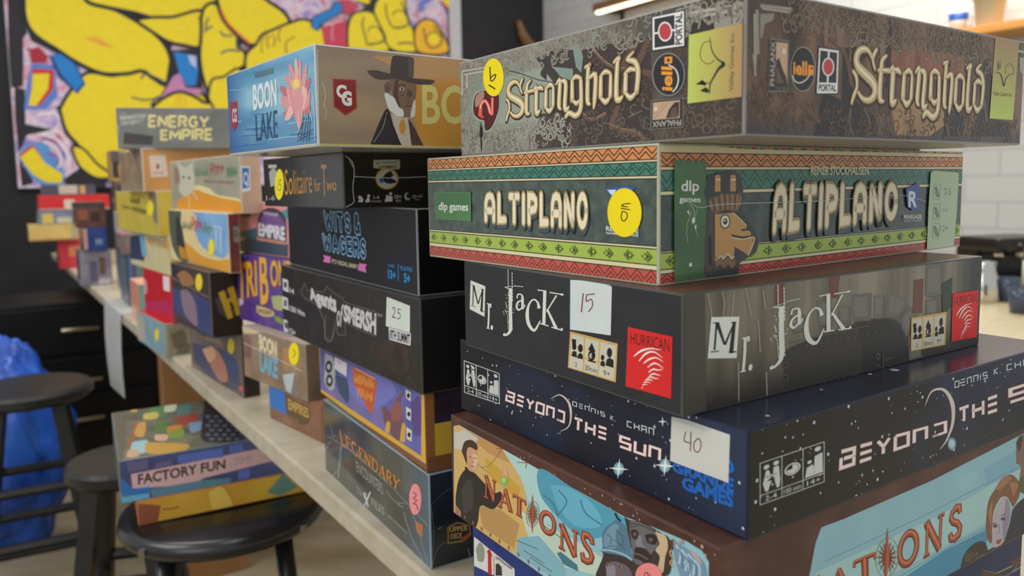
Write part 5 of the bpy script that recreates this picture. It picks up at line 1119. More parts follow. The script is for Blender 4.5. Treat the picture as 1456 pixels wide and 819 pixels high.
a.poly(smooth(zp('410,280 460,310 580,330 760,420 830,480 850,700 790,819 500,819 490,640 465,520 440,420')), (66, 56, 52)); a.poly(smooth(zp('460,320 560,330 700,410 720,520 640,640 560,720 500,690 480,560 465,450')), (108, 106, 110)); a.poly(smooth(zp('700,410 790,440 815,540 790,640 770,780 720,770 740,640 700,580 740,520')), (206, 180, 144)); a.polys([smooth(zp(t)) for t in ('470,400 520,400 550,450 510,490 475,460', '600,440 680,430 720,480 690,530 620,510')], (48, 40, 40)); a.polys([ell(zp(t)[0], 3.2, 3.6) for t in ('508,440', '655,485')], (110, 88, 80)); a.poly(smooth(zp('545,440 570,460 580,530 610,560 530,550 510,530')), (134, 134, 138)); a.poly(smooth(zp('510,560 600,570 660,640 640,720 560,680 500,660')), (56, 44, 42)); a.line(smooth(zp('510,620 560,630 630,670')), 2.2, (120, 100, 96)); a.lines([smooth(zp(t)) for t in ('465,345 560,350 690,410', '470,375 540,360')], 1.6, (66, 62, 64)); a.line(smooth(zp('855,560 832,600 860,650 835,690 865,725')), 2, (206, 160, 84)); a.poly(smooth(zp('820,480 870,480 880,560 850,570')), (92, 66, 44))
a.poly(smooth(zp('865,490 900,500 1000,560 1120,640 1165,720 1160,830 960,830 900,720 870,600')), (120, 152, 176)); a.lines([smooth(zp(t)) for t in ('890,520 930,600 920,700', '940,560 990,640 980,760', '1000,600 1060,680 1050,800', '1060,650 1110,720 1110,819', '960,680 1010,700 1020,819')], 3, (176, 204, 216)); a.lines([smooth(zp(t)) for t in ('910,560 950,640 950,740', '970,620 1020,700 1010,800', '1030,650 1080,720 1080,819')], 1.6, (74, 104, 130)); a.poly(zp('1010,560 1060,590 1120,650 1130,700 1050,620'), (206, 164, 156)); a.build()
def nations(face, letters, sc, compass):
    a = Art('title_lettering', face, 'red brown serif title with compass needle', rough=.35)
    for ch, q in letters:
        for w, dx, dy, col in ((.30, .02, -.02, (84, 34, 22)), (.24, 0, 0, (160, 70, 44)), (.10, -.02, .02, (202, 118, 84))):
            gp = glyph_polys(SERIF, ch, q, w, dy=dy); a.polys([[(x + dx * sc, y) for x, y in pl] for pl in gp], col)
    c, r, ry, needle = compass
    a.lines([ell(c, r, ry, .1), ell(c, r * .7, ry * .7, .1)], .8, (150, 140, 116), True)
    q = []
    for k in range(16):
        an = k * math.pi / 8; q.append([(c[0] + r * .95 * math.cos(an), c[1] + ry * .95 * math.sin(an)), (c[0] + r * .12 * math.cos(an + 1.57), c[1] + ry * .12 * math.sin(an + 1.57)), (c[0] - r * .12 * math.cos(an + 1.57), c[1] - ry * .12 * math.sin(an + 1.57))])
    a.polys(q, (130, 72, 52)); a.poly(needle, (150, 62, 42)); a.poly([needle[0], needle[1], needle[2]], (186, 96, 66)); a.build()
L_ = lambda z, t: [p for p in z(t)]
nations(A5.fl, [('N', zn('242,580 318,610 242,425 318,462')), ('A', zn('340,640 432,675 345,500 425,535')), ('T', zn('470,735 500,710 440,545 525,585') if False else zn('440,675 528,725 440,545 528,592')), ('O', zn('630,790 738,835 630,645 738,690')), ('N', zb('405,728 472,765 405,640 472,668')), ('S', zb('484,770 530,782 484,660 530,692'))], 3,
    (zb('308,612')[0], 9.5, 20, zb('307,535 313,610 307,685 300,610')))
a = Art('right_side_artwork', A5.fr, rough=.4)
a.poly(zq('-150,640 -120,560 0,515 470,310 957,60 1400,-150 1400,260 957,580 500,819 -100,1100 -200,900'), (146, 190, 200))
a.poly(zq('-150,800 200,640 500,500 957,230 1400,0 1400,120 957,420 560,650 0,940 -150,1000'), (166, 206, 204)); a.poly(zq('740,250 957,130 957,240 760,340'), (130, 178, 196)); a.lines([zq('-100,740 400,510 957,225'), zq('300,819 600,640 750,565')], 1, (104, 150, 166)); a.poly(zq('330,819 540,680 760,570 760,640 600,819'), (76, 146, 178)); a.polys([smooth(zq(t)) for t in ('300,640 360,610 400,640 400,720 320,750', '600,300 700,260 690,340 620,360')], (150, 196, 202))
a.poly(smooth(zq('615,790 640,700 700,640 750,640 765,700 745,730 650,790')), (60, 54, 42)); a.polys([ell(zq('%d,%d' % (650 + 14 * (k % 7), 735 - 9 * (k % 5)))[0], 1.6, 2, 0, 6) for k in range(16)], (110, 100, 74))
a.poly(smooth(zq('752,560 765,430 800,360 840,300 890,280 930,320 935,380 900,450 880,420 850,395 820,420 790,500 785,640 760,620')), (132, 88, 60)); a.polys([smooth(zq(t)) for t in ('800,360 850,290 890,300 830,360', '765,480 790,420 780,560', '880,320 925,330 900,400')], (168, 120, 84)); a.poly(smooth(zq('795,500 830,420 860,395 880,430 880,520 850,630 820,660 795,660 785,580')), (188, 176, 184)); a.poly(smooth(zq('860,400 880,440 878,520 850,630 840,560')), (150, 140, 160)); a.polys([ell(zq(t)[0], 3.4, 2.6) for t in ('803,552', '845,515')], (90, 80, 84)); a.lines([zq('788,540 812,536'), zq('832,495 860,490')], 1, (90, 66, 54)); a.line(smooth(zq('822,540 825,585 810,592')), 1, (132, 116, 130)); a.poly(smooth(zq('806,632 822,624 838,620 830,644 812,650')), (160, 84, 80))
a.poly(smooth(zq('850,640 880,540 900,460 960,400 1060,340 1060,600 850,720')), (44, 46, 60)); a.poly(smooth(zq('915,110 957,65 1040,60 1040,330 950,380 930,320 940,240 915,220')), (130, 104, 92)); a.poly(smooth(zq('915,110 930,80 950,75 935,150 925,150')), (66, 54, 48)); a.poly(zq('925,320 960,280 970,380 930,370'), (84, 92, 62)); a.build()
nations(A5.fr, [('N', zq('-205,1010 -130,965 -205,855 -130,815')), ('A', zq('-80,900 20,860 -70,800 10,760')), ('T', zq('62,885 166,845 50,740 166,690')), ('O', zq('285,780 392,725 290,610 395,560')), ('N', zq('424,718 520,662 428,540 530,482')), ('S', zq('556,635 624,600 560,480 622,430'))], 4, (zq('228,720')[0], 16, 28, zq('230,555 240,720 215,900 212,720')))
o = round_sticker(A5.fl, zp('640,819')[0], 20.5, 20, (238, 140, 140), lab='round pink price sticker'); b = Art('handwritten_price', A5.fl, rough=.5); b.line(smooth(zp('600,819 610,792 632,795 636,819')), 1.4, (40, 26, 30)); b.line(smooth(zp('650,800 660,830 690,840')), 1.4, (40, 26, 30)); b.build(o)
a = Art('frame_studs', A5.fl, rough=.4)
for k in range(22): u = .03 + .045 * k; a.polys([[(u + .004 * math.cos(t * 1.05), .05 + .02 * math.sin(t * 1.05)) for t in range(6)]], (150, 112, 88), True)
specks(a, 40, (.3, .9, 1, .995), (.004, .009), (182, 160, 144), 5); a.build()

# --- bottom box: blue
bl = PM('royal_blue_print', [(.3, (28, 50, 120)), (.7, (38, 68, 146))], scale=14, rough=.4)
nv = PM('navy_print', [(.35, (24, 34, 66)), (.7, (40, 58, 100))], scale=14, rough=.4)
thA = math.radians(33); lf = at(672, 762, .552); A6L = .235; NA = lf[:2] - A6L * np.array([-math.sin(thA), math.cos(thA)])
A6 = Carton(NA, -.2398, ZT, 33, A6L, .315, [bl, nv, nv, M((40, 60, 120), .4)], 'blue game box with a red arrow on white, at the bottom of the front stack', group='board games in the front stack')
zz = zoomer(640, 700, 3.165)
a = Art('left_side_artwork', A6.fl, rough=.4)
a.poly(zz('108,200 290,345 292,420 108,330'), (222, 222, 216)); a.poly(zz('165,268 178,252 192,290 186,288 188,375 170,365 170,275'), (196, 40, 40)); a.poly(smooth(zz('115,255 135,225 155,260 150,310 125,310')), (150, 150, 140)); a.poly(zz('205,325 215,318 232,335 235,375 205,375'), (50, 50, 48)); a.line(zz('198,290 198,378'), 1, (120, 120, 116)); a.marks(9, zz('206,300 280,352 206,284 280,336'), (70, 70, 70)); a.build()
a = Art('right_side_artwork', A6.fr, rough=.4)
a.lines([zq('640,900 820,800 957,735'), zq('860,819 957,760')], 1.6, (176, 160, 90)); a.line(smooth(zq('740,790 800,800 850,819 900,790 957,700')), 1.6, (110, 110, 120)); a.poly(smooth(zq('730,790 780,800 850,819 740,860')), (96, 62, 48)); a.poly(zq('880,740 957,700 957,730 900,770'), (92, 60, 50)); a.build()

# ------------------------------------------------------------------ second stack
GB = 'board games in the second stack'
y3, y4, y5, y6, y7, y8 = zoomer(310, 50, 3.935), zoomer(360, 210, 3.9), zoomer(380, 370, 3.562), zoomer(320, 430, 2.106), zoomer(450, 480, 4.095), zoomer(440, 570, 3.288)
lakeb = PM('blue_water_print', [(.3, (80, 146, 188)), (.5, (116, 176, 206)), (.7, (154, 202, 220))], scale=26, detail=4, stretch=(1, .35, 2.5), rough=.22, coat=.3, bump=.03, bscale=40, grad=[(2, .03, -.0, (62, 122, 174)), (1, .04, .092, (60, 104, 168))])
ochre = PM('ochre_print', [(.3, (142, 122, 104)), (.55, (164, 142, 116)), (.8, (180, 156, 122))], scale=12, detail=4, stretch=(1, 1, 2.5), rough=.22, coat=.3, bump=.03, bscale=40, grad=[(0, -.06, .0, (196, 148, 84))])
wr = M((190, 190, 190), .2, .5)
B1 = Carton((-.1306, .5302), .0955, .0266, 37.72, .184, .27, [lakeb, ochre, M((236, 228, 196), .3, .3), M((206, 206, 198), .2, .4)], 'wrapped game box with pink water lily and hatted bearded man, topmost of second stack', group=GB,  # whitish edge material carries the light reflected on the box edges
    cl=[(320.5, 108), (447, 63), (452.5, 212), (328, 218)], cr=[(447, 63), (680, 83.5), (680, 210.6), (452.5, 212)] if False else None)
f = B1.fl
a = Art('water_lily_artwork', f, rough=.25, coat=.3)
rnd = random.Random(5)
for k in range(34):
    y = rnd.uniform(260, 650); x = rnd.uniform(60, 500); a.line(y3('%d,%d %d,%d' % (x, y, x + rnd.uniform(40, 150), y - rnd.uniform(2, 14))), rnd.uniform(.5, 1.4), (150, 208, 228) if y < 430 or k % 3 == 0 else (36, 100, 166))
a.poly(y3('198,215 304,190 304,222 198,246'), (84, 120, 140))
PK, PD, PL = (222, 150, 152), (196, 110, 120), (236, 182, 176)
for t, c in (('430,330 350,290 350,330 410,400', PD), ('430,330 365,250 390,240 440,300', PK), ('430,320 390,190 410,180 440,280', PK), ('435,310 425,160 440,150 450,280', PL), ('440,310 450,165 465,165 460,300', PK), ('450,310 490,180 500,200 475,320', PK), ('450,330 512,250 515,290 480,370', PD), ('360,420 350,350 420,370 440,420', PK), ('370,470 365,440 430,400 440,440', PD), ('400,480 420,440 400,400 370,480', PL), ('470,420 515,320 512,400 490,450', PK), ('425,460 430,410 475,410 470,480 455,540 440,510', PK), ('480,440 515,400 515,440 495,460', PD), ('395,400 380,300 430,330 450,420', PK), ('450,420 470,300 500,330 480,420', PL), ('410,420 420,330 470,330 470,420', PK)): a.poly(smooth(y3(t) + y3(t)[:1], 4)[:-1], c)
for t in ('400,395 385,310', '425,350 395,220', '435,330 428,190', '455,320 462,190', '470,350 498,230', '450,520 450,430', '385,460 420,430'): a.line(y3(t), .8, (240, 206, 200))
a.ell(y3('434,285')[0], 6, 8, (238, 196, 100)); a.ell(y3('436,280')[0], 4, 6, (246, 216, 120)); a.lines([y3(t) for t in ('460,600 480,470', '475,605 495,470', '492,605 508,460', '508,605 518,470', '445,580 470,500', '440,600 530,560', '450,580 535,540')], .8, (40, 64, 90)); a.build()
a = Art('title_lettering', f, 'white over dark blue condensed title', rough=.25, coat=.3); a.text('BOON', y3('194,415 326,392 190,288 322,256'), (226, 240, 244), .04); a.text('LAKE', y3('212,588 330,576 205,446 326,420'), (30, 70, 110), .0); a.build()
a = Art('red_publisher_emblem', f, rough=.25, coat=.3); a.poly(y3('68,375 104,370 110,492 92,525 76,500'), (170, 50, 64)); a.text('CG', y3('82,480 106,478 80,410 104,408'), (226, 214, 214), .03); a.build()
f = B1.fr
a = Art('hatted_man_artwork', f, rough=.25, coat=.3)
for k in range(16): a.line(y3('%d,%d %d,%d' % (560, 90 + k * 22, 640 + 20 * (k % 5), 130 + k * 26)), .7, (176, 160, 140))
a.poly(y3('1110,230 1400,210 1400,640 1140,640 1080,400'), (202, 148, 66)); a.poly(y3('860,120 1400,120 1400,240 1100,240 980,180'), (196, 152, 100))
a.poly(smooth(y3('845,632 880,540 935,420 960,430 985,520 1040,640 900,700')), (52, 46, 54)); a.poly(smooth(y3('1040,460 1075,480 1120,560 1150,640 1060,640')), (84, 66, 58)); a.poly(y3('965,440 1060,450 1085,640 1040,640 1000,560'), (196, 186, 170)); a.poly(smooth(y3('1015,490 1035,470 1048,500 1045,540 1025,555 1012,520')), (196, 146, 64)); a.line(smooth(y3('870,600 920,520 945,430')), .9, (150, 140, 140)); a.line(y3('935,440 985,520 1030,640'), 1.2, (34, 30, 34))
a.poly(smooth(y3('955,245 1000,240 1100,262 1108,330 1095,400 1080,450 1030,460 1000,440 985,380 975,320')), (132, 106, 86)); a.poly(smooth(y3('990,250 1010,250 1005,330 1020,400 1000,400 980,330')), (92, 74, 66)); a.poly(smooth(y3('930,340 945,280 955,330 985,350 1010,400 1035,420 1035,455 1000,450 960,420 945,390')), (226, 226, 220)); a.poly(smooth(y3('1085,400 1102,360 1102,440 1085,462 1075,450')), (214, 214, 208)); a.poly(smooth(y3('930,280 950,260 965,290 955,325 935,320')), (110, 90, 78)); a.ell(y3('1028,300')[0], 3.4, 2.2, (206, 196, 184)); a.ell(y3('1028,300')[0], 1.6, 1.8, (40, 32, 30)); a.line(smooth(y3('1010,285 1030,275 1048,285')), 1.2, (60, 48, 44)); a.poly(smooth(y3('1060,300 1085,320 1082,345 1055,340')), (100, 80, 68)); a.line(y3('1040,400 1085,396'), 1, (80, 60, 54)); a.lines([smooth(y3('1050,350 1070,372 1050,392')), smooth(y3('1010,330 1040,338'))], .9, (92, 74, 64))
a.poly(smooth(y3('832,200 880,196 960,215 1080,240 1208,252 1180,278 1100,272 1000,246 900,248 850,222')), (78, 66, 62)); a.poly(smooth(y3('962,220 970,140 985,115 1040,118 1090,128 1095,170 1082,245 1000,240')), (72, 60, 58)); a.poly(smooth(y3('1060,130 1092,128 1094,180 1082,240 1066,236')), (92, 78, 74)); a.build()
a = Art('red_publisher_emblem', f, rough=.25, coat=.3); a.poly(y3('642,244 772,250 776,408 714,450 648,400'), (170, 44, 50)); a.poly(y3('650,252 764,258 768,404 714,440 655,396'), (136, 34, 40)); a.text('C', y3('662,345 720,350 660,278 718,284'), (232, 228, 226), .05); a.text('G', y3('690,388 748,392 690,315 748,318'), (232, 228, 226), .05); a.build()
a = Art('title_lettering', f, rough=.25, coat=.3); a.text('BO', y3('1142,492 1400,492 1140,278 1400,285'), (216, 208, 130), .02); a.build()
a = Art('lid_lip', B1.fl, rough=.3); a.rect(0, .004, 1, .034, (196, 194, 180)); a.build()
a = Art('lid_lip', B1.fr, rough=.3); a.rect(0, .004, 1, .03, (206, 190, 110)); a.build()
def corner_glint(c, face, pts, name='wrap_crease_glints'):
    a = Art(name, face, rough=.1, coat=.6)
    for t in pts: a.line(smooth(t), .9, (206, 214, 220))  # wrap glints painted as pale strokes
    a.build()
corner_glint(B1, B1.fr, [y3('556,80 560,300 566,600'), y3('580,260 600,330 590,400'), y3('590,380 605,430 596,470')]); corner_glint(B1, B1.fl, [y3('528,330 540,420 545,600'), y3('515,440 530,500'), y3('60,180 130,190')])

k2 = PM('black_wrapped_print', [(.3, (30, 28, 26)), (.7, (44, 41, 37))], scale=40, rough=.18, coat=.4, bump=.03, bscale=40)
B2 = Carton((-.1336, .6184), .0266, -.0188, 37.29, .179, .25, [k2, k2, k2, M((60, 60, 60), .15, .6)], 'small black wrapped game box with thin gold lettering, in second stack', group=GB,
    cl=[(373, 223), (486, 219.5), (489.5, 298.5), (376.7, 284)], cr=[(486, 219.5), (607, 216), (607, 293), (489.5, 298.5)] if False else None)
a = Art('title_lettering', B2.fl, 'golden condensed title', rough=.25, coat=.4); a.text('Solitaire', y4('172,242 322,242 168,108 318,112'), (222, 160, 52), -.005); a.text('for', y4('334,236 370,236 332,170 368,170'), (222, 160, 52)); a.text('T', y4('380,268 404,268 370,92 402,96'), (222, 160, 52)); a.text('wo', y4('402,238 460,240 402,170 458,176'), (222, 160, 52)); a.build()
a = Art('pale_emblem', B2.fl, rough=.3, coat=.4); a.poly(y4('80,80 125,82 125,100 82,98'), (190, 190, 160)); a.poly(smooth(y4('85,120 105,100 125,120 120,180 95,195')), (170, 176, 168)); a.text('1-6', y4('72,262 118,264 72,238 118,238'), (190, 190, 180)); a.build()
o = round_sticker(B2.fl, y4('141,185')[0], 6.0, 20, (240, 226, 30), lab='round yellow price sticker'); b = Art('handwritten_price', B2.fl, rough=.5); b.glyphs(HAND, '15', y4('130,215 152,218 130,160 152,162'), .1, (60, 60, 20), cap=True); b.build(o)
a = Art('game_emblem', B2.fr, rough=.25, coat=.4)
a.poly(smooth(y4('670,68 808,66 815,75 812,118 740,122 668,112 666,80'), 1), (196, 196, 170)); a.text('gryphon', y4('682,88 800,86 682,74 800,72'), (60, 60, 50)); a.text('GAMES', y4('690,114 795,114 690,98 795,98'), (60, 60, 50), .02)
a.ell(y4('742,172')[0], 16.4, 15.2, (206, 158, 60)); a.ell(y4('742,172')[0], 14, 13, (190, 196, 194)); a.poly(smooth(y4('700,190 740,140 780,150 765,165 795,190 750,200 720,185')), (40, 40, 40)); a.ell(y4('712,180')[0], 3.4, 4, (60, 100, 170)); a.poly(smooth(y4('725,160 755,130 770,140 745,165')), (40, 40, 40)); a.build()
a = Art('player_info', B2.fr, rough=.25, coat=.4); G = (200, 200, 196)
a.polys([y4(t) for t in ('580,300 600,268 612,290 604,304', '620,300 640,266 648,300 632,304')], G); a.ell(y4('590,275')[0], 2, 2.4, G); a.ell(y4('640,268')[0], 2, 2.4, G); a.text('1-4', y4('668,285 698,284 668,264 698,264'), G); a.text('PLAYERS', y4('655,302 710,302 655,292 710,292'), G)
a.ell(y4('762,255')[0], 2, 2.2, G); a.ell(y4('742,270')[0], 1.8, 2, G); a.poly(y4('728,300 735,278 755,265 772,270 772,298'), G); a.text('13+', y4('785,282 822,281 785,262 822,262'), G, .02); a.text('AGES', y4('788,300 820,300 788,288 820,288'), G); a.ell(y4('856,270')[0], 4.6, 5.4, G); a.ell(y4('862,266')[0], 3.4, 4, (40, 38, 36)); a.text('30-45', y4('882,278 938,276 882,262 938,260'), G); a.text('MINS', y4('894,292 925,291 894,284 925,283'), G); a.build()
corner_glint(B2, B2.fr, [y4('510,45 550,80 560,140 552,220 560,300'), y4('530,60 555,110'), y4('560,160 760,168 960,160'), y4('515,330 550,310 560,290')])

kb = PM('black_satin_print', [(.3, (22, 22, 28)), (.7, (30, 29, 38))], scale=20, rough=.34, spec=.4)
kr = M((16, 16, 18), .3)
B3 = Carton((-.0754, .6139), -.0188, -.0897, 33.17, .3353, .27, [kb, kr, kr, M((150, 150, 152), .3)], 'black game box with blue neon tube title, third from top of second stack', group=GB,
    cl=[(407.4, 291), (592, 298.5), (595, 421.5), (412.6, 374.5)])
a = Art('neon_title_lettering', B3.fl, 'glowing looking blue neon title', rough=.35)
for t, q in (('WITS &', '402,452 588,478 392,372 582,386'), ('WAGERS', '394,562 618,608 386,492 616,524')):
    for w, col in ((.48, (40, 74, 124)), (.40, (158, 212, 242)), (.24, (22, 40, 74))): a.glyphs(SANS, t, y4(q), w, col, .5, True)
a.build()
a = Art('pink_ribbon', B3.fl, rough=.35); a.polys([y4(t) for t in ('386,596 428,606 424,640 386,632 396,614', '584,642 628,648 620,666 626,692 580,680')], (222, 122, 190)); a.text("IT'S VEGAS, BABY!", y4('434,640 578,672 434,618 578,650'), (226, 214, 176), .01); a.build()
a = Art('player_info', B3.fl, rough=.35); BL_ = (30, 150, 226); a.text('AGES', y4('746,662 782,668 744,646 780,652'), BL_, .01); a.text('13+', y4('746,722 790,730 744,678 788,686'), BL_, .04); a.text('PLAYERS', y4('818,682 884,690 816,658 882,668'), BL_, .01); a.text('5+', y4('836,744 872,750 834,698 870,704'), BL_, .04); a.line(y4('804,648 804,740'), .9, BL_); a.build()

ks = PM('dark_riveted_print', [(.3, (28, 26, 24)), (.6, (40, 36, 33)), (.8, (54, 46, 40))], scale=30, rough=.3, spec=.45)
ksr = PM('black_gloss_card', [(.3, (22, 22, 22)), (.7, (34, 33, 33))], scale=9, rough=.28, spec=.5)
B4 = Carton((-.0733, .6047), -.0897, -.168, 34.59, .340, .27, [ks, ksr, ksr, M((70, 68, 66), .3)], 'black game box with a gun shaped title and white price label reading 25', group=GB,
    cl=[(398.5, 377), (596, 424.7), (601.8, 562.3), (404, 471.5)])
a = Art('gun_title_lettering', B4.fl, 'pale title drawn over a gun outline', rough=.35)
a.poly(y5('165,160 190,110 200,150 280,160 300,130 330,160 380,190 390,210 555,262 555,390 500,370 395,320 400,385 355,380 350,330 330,410 290,400 290,320 250,230 180,190'), (92, 80, 76)); a.poly(y5('170,160 190,122 197,155 282,166 302,138 326,164 376,194 388,216 549,268 549,382 500,362 388,312 394,378 360,372 352,318 322,404 296,392 298,318 254,224 184,184'), (46, 40, 38))
a.lines([smooth(y5('285,320 300,400 325,405 345,300')), smooth(y5('300,270 285,340'))], .7, (120, 108, 100)); a.text('Agents', y5('216,195 350,262 205,140 345,178'), (204, 204, 204), .05); a.text('of', y5('352,330 378,335 350,215 385,225'), (190, 190, 188), .02); a.text('SMERSH', y5('385,302 550,372 385,228 550,276'), (206, 206, 206), .05); a.text('TM', y5('556,285 578,290 556,270 578,275'), (190, 190, 190)); a.build()
a = Art('player_info', B4.fl, rough=.35); G = (206, 206, 206)
for y, t in ((92, '14'), (182, '150 Hrs'), (295, '12+')):
    a.poly(y5('%d,%d %d,%d %d,%d %d,%d' % (76, y, 104, y + 10, 108, y + 72, 80, y + 60)), G); a.text(t, y5('%d,%d %d,%d %d,%d %d,%d' % (114, y + 72, 114 + len(t) * 11, y + 74 + len(t) * 4, 112, y + 46, 112 + len(t) * 11, y + 48 + len(t) * 4)), G, .03)
a.polys([y5('84,110 98,114 98,140 84,136'), y5('86,200 98,204 98,235 86,230'), y5('90,312 104,318 106,348 92,340')], (70, 70, 72)); a.build()
rnd = random.Random(9); a = Art('gear_pattern', B4.fl, rough=.35); q = []
for k in range(70): q += strip(ell(y5('%d,%d' % (rnd.uniform(420, 770), 0))[0][:1] + (0,), 1, 1, 0, 6), 1) if False else []
for k in range(60):
    u, v = rnd.uniform(.55, .98), rnd.uniform(.04, .9); r = rnd.uniform(.02, .04); q += strip([(u + r * math.cos(t) / B4.fl.asp, v + r * math.sin(t)) for t in np.linspace(0, 5, 8)], .004)
a.polys(q, (70, 62, 54), True); a.poly(smooth(y5('520,440 580,400 700,430 720,560 640,580 560,520')), PM('brown_haze_print', [(.4, (46, 38, 34)), (.6, (66, 50, 42))], scale=50, rough=.35)); a.build()
a = Art('white_brand_label', B4.fl, rough=.5); a.poly(y5('614,340 728,372 726,434 618,402'), (214, 214, 212)); a.text('8TH SUMMIT', y5('622,395 722,425 620,352 724,378'), (30, 28, 60), .03); a.build()
o = sticker(B4.fl, y5('602,186 720,232 722,368 600,334'), (216, 226, 216), '25', y5('632,292 676,300 630,236 676,250'), .10, (116, 40, 50), label='white paper price sticker')

cth = PM('violet_dream_print', [(.3, (76, 84, 160)), (.5, (112, 110, 178)), (.7, (140, 120, 176))], scale=16, detail=3, rough=.3, spec=.4)
brw = PM('brown_band_print', [(.3, (110, 66, 36)), (.7, (142, 90, 50))], scale=30, rough=.35)
B5 = Carton((-.0723, .6115), -.168, -.2357, 30.34, .2955, .27, [cth, PM('dark_plum_print', [(.35, (46, 38, 42)), (.7, (70, 62, 96))], scale=18, rough=.25), brw, M((130, 86, 50), .35)], 'violet game box with yellow border, orange lettering and horned monster', group=GB)
a = Art('yellow_border', B5.fl, rough=.35); a.poly(y7('-10,290 5,300 640,745 655,800 -10,420'), (136, 86, 48)); a.poly(y7('5,40 20,60 25,300 610,690 612,300 635,330 645,740 5,320'), (222, 178, 60)); a.line(y7('0,350 640,775'), 1.6, (90, 50, 30)); a.build()
a = Art('monster_artwork', B5.fl, rough=.35)
a.polys([smooth(y7(t)) for t in ('190,160 320,200 420,240 460,330 330,420 250,380 180,300',)], (124, 124, 200)); a.poly(smooth(y7('380,420 400,400 430,430 470,350 510,310 490,370 500,430 500,520 480,600 430,560 400,520')), (120, 84, 96)); a.poly(smooth(y7('430,420 470,370 500,420 490,480 440,490')), (150, 96, 84)); a.polys([smooth(y7(t)) for t in ('398,545 410,490 430,500 425,560', '485,600 500,500 520,520 515,610')], (214, 170, 76)); a.poly(smooth(y7('550,380 600,350 606,560 560,560')), (96, 76, 140)); a.poly(smooth(y7('110,220 180,250 185,380 130,320')), (60, 84, 110)); a.build()
a = Art('orange_title_lettering', B5.fl, rough=.35); a.poly(smooth(y7('210,170 240,180 340,240 345,310 325,430 300,420 260,340 215,270')), (206, 96, 48)); a.marks(6, y7('222,262 338,300 222,205 338,250'), (236, 170, 80)); a.marks(5, y7('240,345 328,375 236,285 332,325'), (236, 160, 70)); a.line(y7('222,178 340,242'), 1, (232, 214, 180)); a.build()
a = Art('white_info_panels', B5.fl, rough=.4)
a.polys([y7(t) for t in ('520,300 550,320 548,372 522,350', '522,402 552,420 550,486 524,470', '524,520 556,542 554,606 526,590')], (216, 216, 216)); a.polys([ell(y7(t)[0], 2.4, 3.6) for t in ('536,338', '538,446', '540,566')], (50, 46, 60)); a.poly(smooth(y7('50,90 95,110 110,200 105,300 80,310 45,260'), 1), (176, 178, 182)); a.polys([ell(y7(t)[0], 5, 9) for t in ('72,170', '76,250')], (50, 52, 60)); a.polys([ell(y7(t)[0], 2.4, 4) for t in ('72,170', '76,250')], (190, 190, 190)); a.build()
a = Art('price_sticker', B5.fl, rough=.6); a.poly(y7('105,112 178,150 176,228 104,180'), (216, 216, 220)); a.line(smooth(y7('120,130 135,150 150,140')), .8, (190, 60, 80)); a.build()
a = Art('side_border', B5.fr, rough=.35); a.rect(0, 0, 1, .20, (126, 84, 50)); a.rect(0, .2, .9, .32, (206, 168, 56)); a.rect(0, .2, .09, .6, (206, 168, 56)); a.rect(0, .2, .03, 1, (150, 100, 60)); a.build()

kx = PM('grey_wrapped_print', [(.3, (52, 55, 56)), (.5, (72, 75, 74)), (.75, (94, 97, 94))], scale=24, detail=4, rough=.16, coat=.5, bump=.06, bscale=30, grad=[(1, -.08, -.14, (72, 100, 122))])
kxr = PM('black_wrapped_card', [(.35, (22, 24, 26)), (.7, (46, 52, 56))], scale=10, rough=.14, coat=.5, bump=.08, bscale=25)
B6 = Carton((-.0707, .6103), -.2357, ZT, 31.67, .2706, .27, [kx, kxr, M((110, 128, 140), .2, .5), M((140, 160, 176), .15, .5)], 'grey wrapped game box with orange serif title and pink sticker, bottom of second stack', group=GB)
a = Art('title_lettering', B6.fl, 'orange serif title', rough=.25, coat=.4)
for w, col in ((.30, (60, 40, 30)), (.22, (224, 142, 46))): a.glyphs(SERIF, 'LEGENDARY', y8('150,200 415,420 138,135 422,370'), w, col, .14)
a.build()
a = Art('subtitle_lettering', B6.fl, rough=.25, coat=.4); a.text('ENCOUNTERS', y8('222,330 345,440 218,280 340,385'), (170, 170, 164), .0); a.text('THE  FILES', y8('222,430 350,535 218,395 350,500'), (160, 162, 160)); a.lines([y8('255,430 275,495'), y8('285,425 258,490')], 1.8, (216, 218, 220)); a.marks(14, y8('370,545 460,625 368,530 458,612'), (150, 152, 150)); a.polys([y8('495,560 530,580 528,640 500,610')], (190, 110, 50)); a.build()
a = Art('wrap_crease_glints', B6.fl, rough=.08, coat=.6)  # wrap reflections painted as thin grey blue strokes
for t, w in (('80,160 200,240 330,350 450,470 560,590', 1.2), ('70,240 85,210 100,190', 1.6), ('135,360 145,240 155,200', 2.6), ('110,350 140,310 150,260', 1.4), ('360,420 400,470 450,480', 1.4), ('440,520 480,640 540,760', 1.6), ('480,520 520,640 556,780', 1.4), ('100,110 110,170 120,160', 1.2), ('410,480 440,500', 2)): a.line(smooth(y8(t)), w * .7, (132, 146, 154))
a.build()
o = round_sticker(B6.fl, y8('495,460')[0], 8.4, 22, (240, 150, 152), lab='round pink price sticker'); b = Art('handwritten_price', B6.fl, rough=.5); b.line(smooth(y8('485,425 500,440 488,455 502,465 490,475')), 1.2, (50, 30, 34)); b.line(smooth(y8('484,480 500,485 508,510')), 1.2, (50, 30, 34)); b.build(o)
a = Art('publisher_emblem', B6.fr, rough=.25, coat=.4); a.poly(y8('645,590 690,565 750,580 757,625 720,660 645,670'), (140, 112, 60)); a.poly(y8('652,596 692,574 744,586 750,620 718,650 652,660'), (40, 36, 32)); a.text('UPPER', y8('655,612 740,605 655,590 740,582'), (190, 160, 90), .02); a.text('DECK', y8('660,645 715,640 660,622 715,615'), (190, 160, 90), .02); a.poly(y8('700,650 750,612 745,632 712,652'), (170, 60, 60)); a.build()
